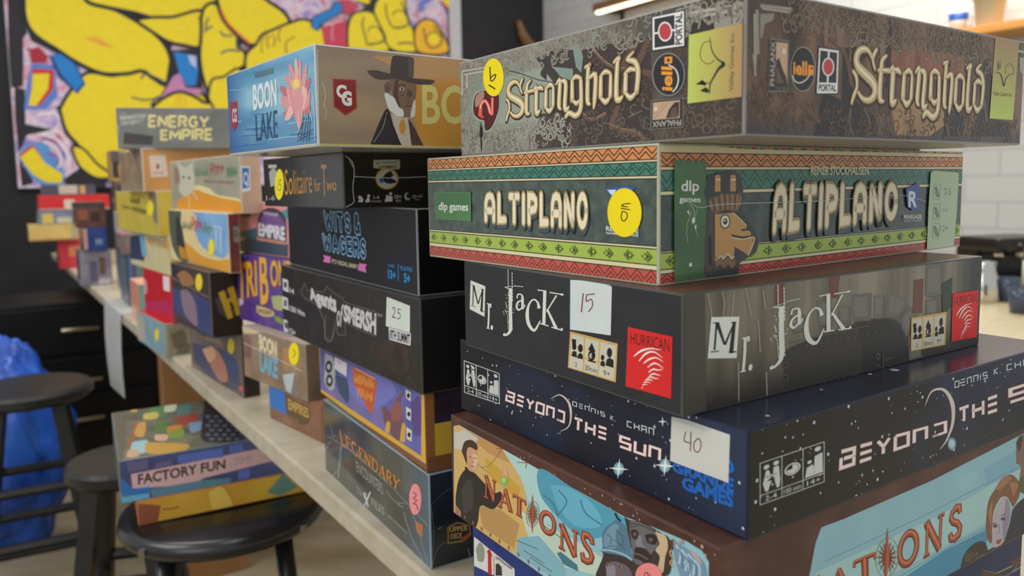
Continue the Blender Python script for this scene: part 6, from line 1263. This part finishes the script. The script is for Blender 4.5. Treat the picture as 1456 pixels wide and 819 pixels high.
a = Art('wrap_crease_glints', B6.fr, rough=.08, coat=.6)  # glints of the wrap, drawn as flat coloured lines
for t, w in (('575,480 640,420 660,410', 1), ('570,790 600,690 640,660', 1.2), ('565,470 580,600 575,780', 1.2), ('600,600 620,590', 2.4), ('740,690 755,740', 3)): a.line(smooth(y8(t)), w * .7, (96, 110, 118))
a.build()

# ------------------------------------------------------------------ stacks farther along the table
def far_box(d, nx, yt, zb, zt, lx, rx, yaw, mats, label, group, art_step=2e-5, Rmin=None, L=None, cap=.40, capR=.25):
    """game box whose near upright edge stands at distance d on the pixel column nx; lx = column of its far left edge, rx = of its right end"""
    p = at(nx, yt, d); th = math.radians(yaw); dR = np.array([math.cos(th), math.sin(th)]); dL = np.array([-math.sin(th), math.cos(th)])
    N = p[:2]
    def reach(dirv, px):
        r = (px - W / 2) / FPX     # plan slope x/y of a pixel column (small pitch ignored)
        k = (r * N[1] - N[0]) / (dirv[0] - r * dirv[1]); return float(k)
    Lh = reach(dL, lx) if L is None else L
    if Lh <= 0 or Lh > cap: Lh = cap
    Rh = Rmin or reach(dR, rx)
    if Rh <= 0 or Rh > capR: Rh = capR
    return Carton(N, zt, zb, yaw, Lh, Rh, mats, label, group=group, step=art_step, base=5e-5)
def Z(px, py, d): return float(at(px, py, d)[2])
def wrapm(c, c2, s=25): return PM('blurred_print', [(.35, c), (.7, c2)], scale=s, rough=.3, coat=.2)

# third stack
G3 = 'board games in the third stack'
dC = .93; zC0 = ZT; zC1 = Z(448, 578, .93); zC2 = Z(434, 490, .95); zC3 = Z(424, 372, 1.0); zC4 = Z(424, 290, 1.02)
c4 = far_box(.93, 458, 600, zC0, zC1, 372, 520, 42, [wrapm((120, 80, 60), (150, 104, 80)), wrapm((196, 150, 110), (214, 160, 120)), M((150, 110, 84), .4), M((140, 96, 72), .4)], 'brown game box with a blue patch and gold lettering, bottom of third stack', G3)
w6 = zoomer(330, 420, 3.722)
a = Art('blue_patch_artwork', c4.fl, rough=.35); a.poly(w6('190,480 275,500 290,630 200,590 170,550'), (48, 116, 196)); a.build()
a = Art('gold_title_panel', c4.fl, rough=.35); a.poly(smooth(w6('285,530 340,560 400,590 415,640 400,680 350,680 300,640 285,600')), (96, 76, 44)); a.text('EMPIRES', w6('298,600 408,650 295,545 405,600'), (196, 160, 84), .03); a.lines([smooth(w6('340,650 360,690 400,690 420,670')), smooth(w6('310,640 340,670'))], 1.6, (150, 100, 80)); a.build()
a = Art('pink_sticker', c4.fr, rough=.5); a.ell(w6('470,600')[0], 4.2, 9, (236, 130, 150)); a.build()
c3 = far_box(.95, 434, 490, zC1, zC2, 338, 520, 42, [wrapm((128, 104, 84), (162, 134, 104)), wrapm((120, 100, 84), (150, 128, 106)), M((190, 176, 150), .3, .3), M((160, 140, 120), .25, .4)], 'wrapped brown game box with cream over blue title and yellow sticker, in third stack', G3)
a = Art('title_lettering', c3.fl, 'cream over blue title', rough=.3, coat=.3); a.text('BOON', w6('145,280 238,328 142,205 236,250'), (226, 214, 170), .05); a.text('LAKE', w6('150,395 242,440 145,295 240,345'), (110, 180, 206), .04); a.marks(8, w6('155,192 225,222 155,180 225,210'), (90, 80, 66)); a.build()
a = Art('man_artwork', c3.fl, rough=.3, coat=.3); a.poly(smooth(w6('40,110 130,150 140,200 60,200')), (206, 190, 140)); a.poly(smooth(w6('265,290 285,275 305,290 310,360 285,400 272,380')), (176, 130, 80)); a.poly(smooth(w6('262,420 285,400 330,420 345,470 365,560 280,530')), (130, 120, 116)); a.poly(w6('268,420 330,410 320,480 310,520 285,500'), (186, 196, 200)); a.poly(smooth(w6('45,230 80,210 100,260 95,330 60,320')), (120, 76, 70)); a.line(w6('40,240 370,400'), .9, (214, 206, 190)); a.build()
o = round_sticker(c3.fl, w6('328,310')[0], 7, 16, (246, 222, 26), lab='round yellow price sticker'); b = Art('handwritten_price', c3.fl, rough=.5); b.line(smooth(w6('325,285 335,310 322,330')), 1, (80, 70, 20)); b.build(o)
w5 = zoomer(320, 250, 3.561)
ctr = far_box(1.0, 424, 372, zC2, zC3, 335, 500, 42, [PM('purple_print', [(.35, (68, 42, 120)), (.7, (94, 58, 148))], scale=60, rough=.3), wrapm((60, 40, 100), (80, 50, 120)), M((80, 56, 130), .3), M((80, 56, 130), .3)], 'purple game box with fat orange lettering, in the third stack', G3)
a = Art('orange_title_lettering', ctr.fl, rough=.3)
for t, q in (('TRI', '66,620 164,602 62,442 158,430'), ('B', '180,645 222,640 172,398 214,395'), ('OND', '232,560 345,540 228,430 340,425')): a.text(t, w5(q), (120, 60, 40), .05); a.text(t, w5(q), (226, 166, 44), .02)
a.build()
a = Art('ribbon_lettering', ctr.fl, rough=.3); a.poly(smooth(w5('160,655 215,672 248,690 240,712 190,710 160,690')), (196, 176, 120)); a.poly(smooth(w5('235,610 290,612 290,680 245,672')), (170, 172, 110)); a.marks(6, w5('166,694 238,706 166,672 238,684'), (110, 76, 60)); a.poly(smooth(w5('250,705 290,725 290,750 255,735')), (120, 150, 40)); a.ell(w5('80,638')[0], 4, 5, (190, 180, 206)); a.marks(6, w5('56,395 110,418 54,375 108,398'), (150, 120, 180)); a.build()
cem = far_box(1.02, 424, 290, zC3, zC4, 341, 500, 42, [wrapm((214, 130, 136), (224, 146, 150)), wrapm((60, 76, 96), (70, 90, 110)), M((226, 160, 160), .35), M((120, 110, 120), .35)], 'pink and teal game box with an arched purple badge, topmost of the third stack', G3)
a = Art('teal_artwork', cem.fl, rough=.35); a.poly(w5('70,340 130,300 320,345 320,410 80,380'), (50, 66, 84)); a.poly(w5('75,120 130,110 130,210 80,205'), (52, 88, 112)); a.poly(w5('75,285 160,262 165,320 80,310'), (56, 100, 116)); a.poly(w5('270,195 320,160 330,220 290,215'), (76, 136, 148)); a.poly(w5('75,125 130,122 130,140 75,150'), (110, 160, 190)); a.build()
a = Art('arched_badge', cem.fl, rough=.35); a.poly(w5('160,310 312,335 312,350 162,326'), (186, 130, 110)); a.poly(smooth(w5('166,310 165,230 185,180 225,162 270,172 300,200 312,240 312,335'), 4), (52, 46, 60)); a.poly(smooth(w5('170,245 185,205 225,190 275,200 300,235 305,255 170,250')), (122, 84, 150)); a.text('EMPIRE', w5('170,300 305,325 168,240 303,262'), (214, 208, 220), .05); a.lines([w5('%d,250 %d,205' % (x, x + 4)) for x in range(185, 300, 16)], 1.2, (60, 44, 80)); a.marks(6, w5('195,196 270,206 195,180 270,188'), (196, 190, 206)); a.build()

# fourth stack
G4 = 'board games in the fourth stack'
dD = 1.15
zD1 = Z(300, 482, 1.13); zD2 = Z(324, 389, 1.11); zD3 = Z(338, 304, 1.09); zD4 = Z(340, 219, 1.09)
w3, w4, w2, w8 = zoomer(240, 210, 4.313), zoomer(150, 200, 5.85), zoomer(220, 350, 5.457), zoomer(180, 360, 4.095)
d4 = far_box(1.14, 346, 545, ZT, zD1, 262, 360, 38, [wrapm((104, 92, 84), (128, 112, 100), 30), wrapm((34, 26, 26), (50, 38, 36)), M((120, 110, 96), .4), M((90, 80, 74), .3, .3)], 'wrapped game box with washed out figure and black short side, bottom of fourth stack', G4)
a = Art('figure_artwork', d4.fl, rough=.35); a.poly(w8('380,520 560,560 640,660 680,819 500,740 400,640'), (70, 74, 100)); a.poly(smooth(w8('470,560 520,560 570,640 590,740 540,740 490,660')), (176, 120, 100)); a.poly(smooth(w8('440,560 500,545 520,600 480,640')), (206, 160, 120)); a.poly(w8('655,770 680,780 680,805 655,800'), (206, 90, 70)); a.poly(w8('570,560 640,620 660,700 600,700'), (64, 80, 120)); a.poly(w8('400,480 560,540 540,500'), (150, 130, 104)); a.build()
o = round_sticker(d4.fl, w8('608,540')[0], 4.6, 11, (222, 200, 40), lab='yellow price sticker')
d3 = far_box(1.13, 297, 388, zD1, zD2, 240, 340, 38, [wrapm((62, 52, 50), (84, 66, 58), 30), wrapm((42, 35, 34), (54, 44, 42)), M((56, 48, 46), .4), M((100, 96, 100), .3, .3)], 'black game box with a big golden letter on its short side, in fourth stack', G4)
a = Art('portrait_artwork', d3.fl, rough=.35); a.poly(w2('130,320 300,360 430,520 440,700 330,640 140,480'), (60, 72, 120)); a.poly(smooth(w2('170,220 230,190 290,240 300,300 220,310')), (160, 112, 66)); a.poly(smooth(w2('200,350 250,340 310,430 330,560 320,620 240,540 210,440')), (140, 116, 130)); a.poly(w2('110,100 160,90 180,210 140,240'), (44, 40, 44)); a.line(w2('130,240 420,400'), 1, (140, 130, 120)); a.poly(w2('330,380 420,430 430,640 360,620'), (50, 66, 116)); a.build()
o = round_sticker(d3.fl, w2('343,280')[0], 4.6, 12, (230, 206, 40), lab='yellow price sticker')
a = Art('golden_letter_emblem', d3.fr, rough=.4); a.poly(w2('470,420 600,300 640,340 670,500 560,560 500,520'), (84, 74, 70)); a.text('H', w2('560,545 668,500 500,380 615,330'), (206, 168, 44), .1); a.polys([w2('590,420 620,480 610,500 580,450'), w2('555,370 585,380 575,400 552,395')], (60, 44, 30)); a.build()
d2 = far_box(1.11, 323, 304, zD2, zD3, 241, 341, 38, [PM('sky_blue_print', [(.35, (110, 158, 212)), (.7, (150, 190, 226))], scale=20, rough=.35), wrapm((96, 52, 56), (130, 70, 70)), M((230, 220, 190), .4), M((210, 196, 150), .4)], 'sky blue and orange children game box with a yellow price dot, in the fourth stack', G4)
def creature(a, pts, col): a.poly(smooth(pts), col)
a = Art('sand_dune_artwork', d2.fl, rough=.35); a.poly(smooth(w3('70,380 130,390 170,430 160,520 220,620 330,680 375,640 380,780 100,690 20,690 0,400')), (226, 206, 150)); a.poly(smooth(w3('75,560 120,590 200,660 290,690 370,690 380,780 240,740 100,690')), (226, 160, 50)); a.poly(smooth(w3('-20,380 70,385 75,480 110,660 120,700 60,680 20,600')), (84, 92, 76)); a.poly(smooth(w3('40,430 70,440 105,640 95,690 50,600')), (50, 56, 50)); a.poly(w3('60,600 100,620 110,690 70,670'), (200, 140, 40)); a.build()
a = Art('title_lettering', d2.fl, 'green and red playful title', rough=.35); a.marks(4, w3('85,500 140,508 85,450 140,455'), (90, 130, 80)); a.marks(4, w3('140,508 205,520 138,418 205,440'), (196, 72, 66)); a.marks(3, w3('208,520 270,535 208,450 270,468'), (110, 150, 120)); a.lines([w3('275,480 320,490 318,640'), w3('290,500 290,620')], 1.4, (206, 224, 236)); a.build()
o = round_sticker(d2.fl, w3('262,610')[0], 4, 11.5, (238, 222, 40), lab='yellow price sticker')
a = Art('red_panel', d2.fr, rough=.35); a.poly(w3('345,405 440,410 440,460 350,455'), (140, 56, 62)); a.poly(w3('395,480 450,490 450,580 400,580'), (140, 140, 120)); a.text('2-6', w3('402,540 448,545 402,505 448,510'), (80, 60, 56), .03); a.build()
d1 = far_box(1.09, 340, 219, zD3, zD4, 247, 375, 38, [PM('sage_print', [(.35, (150, 150, 130)), (.7, (172, 170, 150))], scale=20, rough=.35), wrapm((190, 160, 136), (206, 176, 150)), M((206, 200, 186), .4), M((214, 196, 170), .4)], 'grey green and orange children game box with a white stag, topmost of fourth stack', G4)
a = Art('sand_dune_artwork', d1.fl, rough=.35); a.poly(smooth(w3('100,270 170,230 250,250 300,290 420,310 440,330 440,380 100,380')), (226, 214, 160)); a.poly(smooth(w3('50,330 150,260 230,280 330,310 440,335 440,400 200,390 50,375')), (226, 152, 42)); a.poly(w3('120,300 130,300 132,375 120,375'), (230, 180, 100)); a.build()
a = Art('stag_artwork', d1.fl, rough=.35); a.poly(smooth(w3('60,260 70,200 60,130 50,90 80,110 110,120 150,80 150,140 160,200 150,260 110,300 80,290')), (196, 196, 172)); a.polys([ell(w3(t)[0], 1.6, 2.2) for t in ('90,180', '125,185')], (80, 86, 76)); a.lines([smooth(w3(t)) for t in ('75,120 60,80 40,90', '140,110 160,70 180,80', '140,250 165,300 175,320')], 2, (190, 190, 170)); a.polys([w3('30,110 60,130 70,210 40,220')], (150, 120, 110)); a.build()
a = Art('title_lettering', d1.fl, 'green and red playful title', rough=.35); a.marks(4, w3('165,178 245,170 165,128 245,122'), (110, 140, 116)); a.marks(4, w3('255,165 345,160 252,92 345,98'), (170, 84, 80)); a.marks(4, w3('355,178 425,178 355,118 425,118'), (84, 134, 100)); a.marks(12, w3('215,215 405,225 218,196 405,205'), (170, 116, 104)); a.build()
a = Art('blue_publisher_label', d1.fr, rough=.35); a.poly(w3('440,112 498,115 500,262 445,275'), (226, 232, 236)); a.poly(w3('448,122 492,124 493,245 452,252'), (64, 118, 184)); a.text('Q', w3('458,225 490,222 456,150 488,150'), (220, 230, 240), .02); a.build()

# fifth stack
G5 = 'board games in the fifth stack'
w7 = zoomer(140, 140, 3.15)
zE1 = Z(231, 461, 1.43); zE2 = Z(243, 393, 1.43); zE3 = Z(240, 336, 1.43); zE4 = Z(222, 272, 1.43); zE5 = Z(201, 211, 1.43); zE6 = Z(163, 153, 1.43)
e6 = far_box(1.43, 233, 461, ZT, zE1, 187, 280, 38, [wrapm((130, 160, 160), (150, 180, 178)), wrapm((150, 142, 116), (176, 164, 136)), M((200, 40, 54), .4), M((126, 176, 170), .4)], 'pale teal game box with a red lid top, bottom of fifth stack', G5)
a = Art('side_artwork', e6.fr, rough=.4); a.poly(smooth(w8('240,440 380,430 390,580 250,610')), (140, 130, 104)); a.polys([smooth(w8(t)) for t in ('255,470 330,450 350,520 280,560', '300,540 370,520 360,580 290,590')], (104, 94, 78)); a.lines([w8('212,410 215,635'), w8('215,632 400,595')], 2.4, (120, 172, 164)); a.build()
o = round_sticker(e6.fl, w8('176,475')[0], 3, 8.5, (226, 206, 70), lab='yellow price sticker'); a = Art('side_artwork', e6.fl, rough=.4); a.poly(w8('40,330 100,370 110,520 50,490'), (176, 170, 160)); a.build()
e5 = far_box(1.43, 243, 393, zE1, zE2, 200, 300, 38, [wrapm((196, 26, 40), (212, 36, 52)), wrapm((150, 24, 60), (170, 30, 70)), M((206, 40, 50), .4), M((190, 30, 50), .4)], 'bright red game box with a white label, in the fifth stack', G5)
a = Art('white_label', e5.fl, rough=.5); a.poly(w8('212,130 250,140 252,225 216,215'), (226, 214, 214)); a.poly(smooth(w8('100,150 115,160 118,230 95,240')), (206, 150, 160)); a.poly(w8('100,280 250,280 280,360 110,330'), (180, 24, 84)); a.build()
e4 = far_box(1.43, 240, 336, zE2, zE3, 184, 300, 38, [wrapm((214, 202, 150), (226, 216, 176)), wrapm((196, 160, 90), (206, 176, 110)), M((206, 200, 170), .4), M((196, 180, 130), .4)], 'cream game box with tan lettering and a light blue end, in the fifth stack', G5)
w7b = zoomer(120, 320, 5.85)
a = Art('title_lettering', e4.fl, 'tan lettering', rough=.4); a.marks(5, w7b('530,160 690,200 525,90 690,130'), (186, 140, 70)); a.build()
a = Art('blue_end_artwork', e4.fl, rough=.4); a.poly(w7b('380,90 490,80 500,300 380,280'), (46, 56, 96)); a.poly(w7b('455,70 495,60 520,260 480,260'), (116, 170, 206)); a.poly(w7b('690,120 720,130 720,250 690,200'), (216, 170, 60)); a.build()
e3 = far_box(1.43, 222, 272, zE3, zE4, 168, 300, 38, [wrapm((206, 182, 66), (216, 196, 90)), wrapm((206, 176, 60), (216, 190, 80)), M((226, 224, 214), .4), M((180, 176, 160), .4)], 'mustard yellow game box with black lettering, in the middle of the fifth stack', G5)
a = Art('title_lettering', e3.fl, 'black title', rough=.4); a.marks(3, w4('210,520 290,530 205,475 290,480'), (46, 42, 30)); a.marks(4, w4('235,590 345,625 235,545 345,575'), (46, 42, 30)); a.poly(w4('115,380 400,390 440,405 440,420 120,405'), (196, 192, 176)); a.poly(w4('350,430 440,430 440,700 400,670 385,560'), (136, 120, 96)); a.marks(5, w4('140,560 230,580 140,535 230,552'), (96, 88, 50)); a.build()
o = round_sticker(e3.fl, w4('372,560')[0], 4.6, 11, (236, 222, 30), lab='yellow price sticker')
e2 = far_box(1.43, 201, 211, zE4, zE5, 176, 340, 38, [wrapm((140, 116, 92), (170, 150, 130)), wrapm((204, 146, 84), (214, 158, 96)), M((190, 150, 100), .4), M((226, 220, 206), .3)], 'tan card game box with a white playing card print, in the fifth stack', G5)
a = Art('playing_card_print', e2.fr, rough=.4); a.poly(w4('362,125 500,120 520,298 380,305'), (226, 206, 190)); a.poly(w4('420,215 435,185 450,215 440,235 428,235'), (150, 70, 50)); a.marks(3, w4('395,285 490,280 393,255 490,250'), (206, 160, 140)); a.poly(w4('310,58 1030,35 1030,60 310,85'), (176, 120, 70)); a.build()
e1 = far_box(1.43, 164, 153, zE5, zE6, 146, 340, 12, [wrapm((70, 74, 68), (92, 94, 84)), wrapm((104, 106, 102), (124, 126, 120)), M((110, 112, 110), .4), M((130, 132, 128), .4)], 'grey game box with chunky cream two line title, topmost of the fifth stack', G5, L=.2)
w1 = zoomer(140, 130, 8.19); w7 = zoomer(140, 140, 3.15)
a = Art('title_lettering', e1.fr, 'chunky cream title', rough=.4)
for t, q in (('ENERGY', '228,124 490,128 228,78 492,84'), ('EMPIRE', '282,184 508,184 282,144 508,138')):
    for w, col in ((.34, (66, 64, 48)), (.27, (228, 216, 150))): a.glyphs(SANS, t, w7(q), w, col, .32)
a.build()
a = Art('subtitle_lettering', e1.fr, rough=.4); a.text('THE', w1('255,265 320,265 255,240 320,240'), (176, 176, 166)); a.text('MANHATTAN', w1('250,335 550,300 245,285 550,265'), (190, 190, 180), .06); a.text('PROJECT', w1('265,400 530,350 262,352 530,318'), (176, 176, 166), .05); a.build()
a = Art('dark_artwork', e1.fr, rough=.4); a.poly(w1('300,475 640,520 620,625 290,610'), (70, 62, 64)); a.poly(w1('480,500 640,520 625,620 470,610'), (60, 66, 62)); a.poly(smooth(w1('180,420 230,380 240,440 220,600 190,600')), (150, 150, 156)); a.build()

# sixth group: small boxes in front of the far end
G6 = 'small boxes before the far end of the table'
def panel(cols, nm='print_panel'):
    def f(b):
        for fc in (b.fl, b.fr):
            a = Art(nm, fc, rough=.4)
            for (u0, v0, u1, v1), col in cols: a.rect(u0, v0, u1, v1, col)
            a.build()
    return f
def small(d, nx, yt, yb, rx, L, c, lab, art=None, zb=None, yaw=33, grp=None):
    zt = Z(nx, yt, d); zb = Z(nx, yb, d) if zb is None else zb
    b = far_box(d, nx, yt, zb, zt, 0, rx, yaw, [wrapm(*c[0]), wrapm(*c[1]), M(c[0][1], .4), M(c[1][0], .4)], lab, grp or G6, art_step=2e-4, L=L)
    if art: art(b)
    return b
small(1.80, 197, 405, 432, 222, .16, (((222, 150, 124), (230, 162, 136)), ((120, 160, 150), (140, 176, 166))), 'flat peach box on the table edge before the bright red box', panel([((.1, .1, .9, .3), (236, 180, 156))]), zb=ZT)
bf = small(2.06, 180, 362, 402, 206, .19, (((70, 84, 110), (88, 104, 130)), ((50, 60, 70), (70, 80, 90))), 'slate blue and green box standing behind the flat peach box', panel([((.05, .1, .3, .95), (90, 100, 150)), ((.4, .2, .8, .9), (96, 120, 116))]), zb=ZT)
g1b = small(2.06, 172, 334, 358, 198, .13, (((76, 62, 62), (100, 84, 84)), ((120, 106, 100), (130, 116, 110))), 'dark brown box above the slate blue and green box', panel([((.2, .3, .7, .8), (130, 116, 116)), ((.75, .1, .95, .95), (150, 140, 130))]), zb=bf.zt)
small(2.06, 170, 302, 330, 190, .12, (((206, 206, 216), (222, 222, 228)), ((190, 160, 170), (200, 170, 180))), 'white box with a blue stripe, topmost of the small boxes', panel([((.3, 0, .5, 1), (70, 110, 180)), ((.0, .0, 1, .12), (206, 150, 160)), ((.6, .3, .85, .8), (190, 150, 190))]), zb=g1b.zt)
b1 = small(2.52, 112, 357, 396, 156, .14, (((100, 96, 110), (110, 106, 120)), ((120, 118, 130), (150, 146, 152))), 'grey patterned box standing behind the white paper strip', panel([((.3, .1, .55, .7), (90, 90, 110)), ((.6, .3, .8, .8), (104, 80, 74)), ((.55, .02, .95, .18), (190, 180, 190))]), zb=ZT)
b2 = small(2.52, 117, 324, 358, 152, .14, (((90, 66, 60), (110, 80, 70)), ((40, 60, 120), (56, 78, 140))), 'dark blue box standing on the grey patterned box', panel([((.0, .05, .18, .95), (196, 150, 150)), ((.5, .25, .8, .5), (120, 140, 170))]), zb=b1.zt)
b3 = small(2.52, 106, 288, 322, 152, .14, (((100, 70, 60), (110, 80, 70)), ((92, 62, 56), (112, 78, 68))), 'reddish brown box on the dark blue box', panel([((.1, .3, .4, .7), (150, 90, 60)), ((0, .8, 1, 1), (76, 66, 66)), ((.5, .2, .8, .6), (66, 50, 46))]), zb=b2.zt)
eu = small(2.42, 163, 258, 396, 184, .10, (((96, 84, 70), (120, 104, 84)), ((110, 100, 84), (120, 110, 90))), 'tall dim box carrying the small gold framed dark box', panel([((.1, .85, .9, .97), (70, 64, 60)), ((.1, .55, .9, .75), (130, 110, 90)), ((.1, .2, .9, .5), (84, 70, 66))]), zb=ZT)
eb = small(2.42, 156, 214, 258, 186, .10, (((176, 140, 80), (190, 150, 90)), ((176, 140, 80), (190, 150, 90))), 'small dark box with a golden frame left of the tan card game box', zb=eu.zt)
a = Art('dark_panel', eb.fr, rough=.4); a.rect(.10, .12, .92, .97, (58, 54, 58)); a.rect(.0, .66, 1, 1, (96, 86, 84)); a.ell((.66, .38), .2, .3, (196, 150, 50), uv=True); a.ell((.7, .38), .12, .2, (60, 50, 44), uv=True); a.build()
# far end
G7 = 'boxes at the far end of the table'
def end(d, nx, yt, yb, rx, L, c, lab, art=None, zb=None, yaw=33):
    return small(d, nx, yt, yb, rx, L, c, lab, art, zb, yaw, G7)
r0 = end(3.1, 82, 341, 380, 118, .2, (((150, 40, 50), (170, 50, 60)), ((190, 50, 66), (206, 60, 76))), 'crimson box at the far end under the yellow slab', panel([((.4, .4, .9, .75), (206, 130, 80))]), zb=ZT)
r1 = end(3.02, 40, 321, 340, 112, .2, (((196, 160, 80), (206, 172, 96)), ((206, 174, 96), (216, 186, 110))), 'long pale yellow slab shaped box overhanging the crimson box', panel([((0, 0, 1, .12), (176, 136, 70)), ((.85, .1, .98, .9), (170, 160, 130))]), zb=r0.zt)
r2 = end(3.06, 54, 300, 321, 108, .2, (((96, 112, 140), (116, 130, 156)), ((110, 120, 150), (130, 138, 160))), 'grey blue box with yellow figures on the yellow slab', panel([((.1, .1, .4, .8), (206, 180, 90)), ((.5, .1, .9, .5), (190, 186, 150))]), zb=r1.zt)
r3 = end(3.06, 54, 278, 300, 166, .2, (((130, 40, 44), (150, 50, 54)), ((200, 44, 46), (214, 56, 56))), 'bright red box under the topmost box at the far end', panel([((.0, .0, 1, .12), (170, 160, 150)), ((.35, .1, .5, .7), (216, 196, 180))]), zb=r2.zt)
end(3.08, 60, 263, 277, 140, .2, (((84, 80, 96), (104, 98, 110)), ((74, 70, 84), (96, 92, 104))), 'grey and cream box topmost at the far end below the canvas', panel([((.3, .1, .65, .95), (196, 180, 166)), ((.7, .1, .8, .9), (206, 160, 100))]), zb=r3.zt)

# two games on the ring stool
G8 = 'board games on the stool'
thS = 29
hS2 = .036
p0 = onz(197, 748, ZS); 
so = PM('orange_yellow_print', [(.35, (206, 146, 50)), (.6, (222, 182, 66)), (.8, (190, 110, 40))], scale=9, detail=3, rough=.4)
s2b = Carton(p0[:2], ZS + hS2, ZS, thS, .23, .305, [M((186, 110, 80), .4), so, M((200, 150, 80), .4), M((190, 120, 70), .4)], 'orange and yellow game box lying on the stool under the cartoon machinery box', group=G8)
wf, wg = zoomer(140, 540, 3.722), zoomer(180, 620, 4.117)
a = Art('orange_artwork', s2b.fr, rough=.4, clipped=True); a.poly(wg('45,395 200,405 180,520 75,530'), (150, 86, 60)); a.poly(wg('820,330 920,215 1000,300 900,350'), (110, 150, 136)); a.line(smooth(wg('210,430 260,425 310,415')), 1.6, (96, 70, 50)); a.polys([smooth(wg(t)) for t in ('480,330 560,300 620,420 500,430',)], (236, 200, 90)); a.build()
p1 = onz(172, 717, ZS + hS2)
s1b = Carton(p1[:2], ZS + hS2 + .062, ZS + hS2, thS, .27, .31, [M((96, 96, 88), .4), PM('night_factory_print', [(.35, (66, 72, 110)), (.6, (84, 92, 136)), (.8, (110, 116, 160))], scale=18, rough=.35), PM('machinery_print', [(.3, (66, 70, 62)), (.5, (96, 98, 84)), (.7, (126, 120, 98))], scale=22, detail=4, rough=.35), M((120, 130, 140), .4)], 'game box with cartoon machinery lid and pink title band, lying on the stool', group=G8)
a = Art('title_band', s1b.fr, rough=.4); a.poly(wf('172,500 950,345 960,420 560,520 470,570 460,590 420,585 430,560 180,575'), (222, 180, 180)); a.text('FACTORY FUN', wf('210,555 672,468 208,502 672,420'), (48, 46, 54), .03); a.build()
a = Art('blue_factory_artwork', s1b.fr, rough=.4); a.poly(wf('115,600 270,560 270,640 130,665'), (110, 180, 216)); a.poly(wf('120,520 180,575 270,570 270,600 125,620'), (60, 120, 190)); a.poly(wf('270,580 560,530 700,520 700,560 300,640'), (96, 140, 160)); a.polys([wf(t) for t in ('420,400 660,360 660,410 420,440', '740,480 800,470 800,520 740,530', '690,350 760,340 770,380 700,390')], (96, 116, 190)); a.polys([wf(t) for t in ('150,440 260,420 265,470 160,490', '300,440 390,425 390,450 300,470')], (110, 100, 140)); a.marks(3, wf('720,452 820,440 720,405 815,392'), (196, 168, 176)); a.build()
a = Art('machinery_artwork', s1b.ft, rough=.35)
for t, c in (('180,130 215,115 205,165 165,165', (206, 180, 60)), ('250,100 380,85 400,120 260,130', (120, 170, 170)), ('270,150 340,130 360,190 280,200', (84, 130, 74)), ('400,200 520,180 525,215 480,240 410,235', (150, 66, 56)), ('360,250 440,240 430,300 370,290', (190, 130, 50)), ('370,280 440,255 450,300 380,310', (120, 150, 60)), ('180,330 260,320 260,380 170,390', (150, 190, 200)), ('250,330 470,340 440,380 260,390', (190, 150, 66)), ('190,230 225,240 165,350 145,380', (150, 90, 60)), ('300,290 365,290 360,320 300,320', (206, 170, 140)), ('480,230 550,220 550,260 490,280', (120, 150, 180)), ('420,140 480,130 490,170 420,180', (84, 120, 120)), ('240,180 310,170 310,205 240,210', (200, 180, 90)), ('300,230 350,215 360,265 300,280', (84, 120, 60)), ('160,370 210,370 210,405 150,410', (190, 160, 130)), ('350,140 410,130 405,165 350,170', (190, 200, 170)), ('210,230 250,225 240,300 190,290', (196, 150, 80)), ('540,190 600,180 600,230 560,240', (70, 90, 150))): a.poly(smooth(wf(t) + wf(t)[:1], 3)[:-1], c)
a.poly(wf('560,110 900,160 900,330 560,330 540,300'), (44, 42, 52))
for r in range(6):
    for k in range(8): a.ell(wf('%d,%d' % (580 + 44 * k + 20 * (r % 2), 195 + 24 * r))[0], 4.6, 2.6, (96, 100, 112), n=6)
a.poly(wf('80,120 200,100 150,180 130,420 100,440'), (90, 88, 76)); a.build()
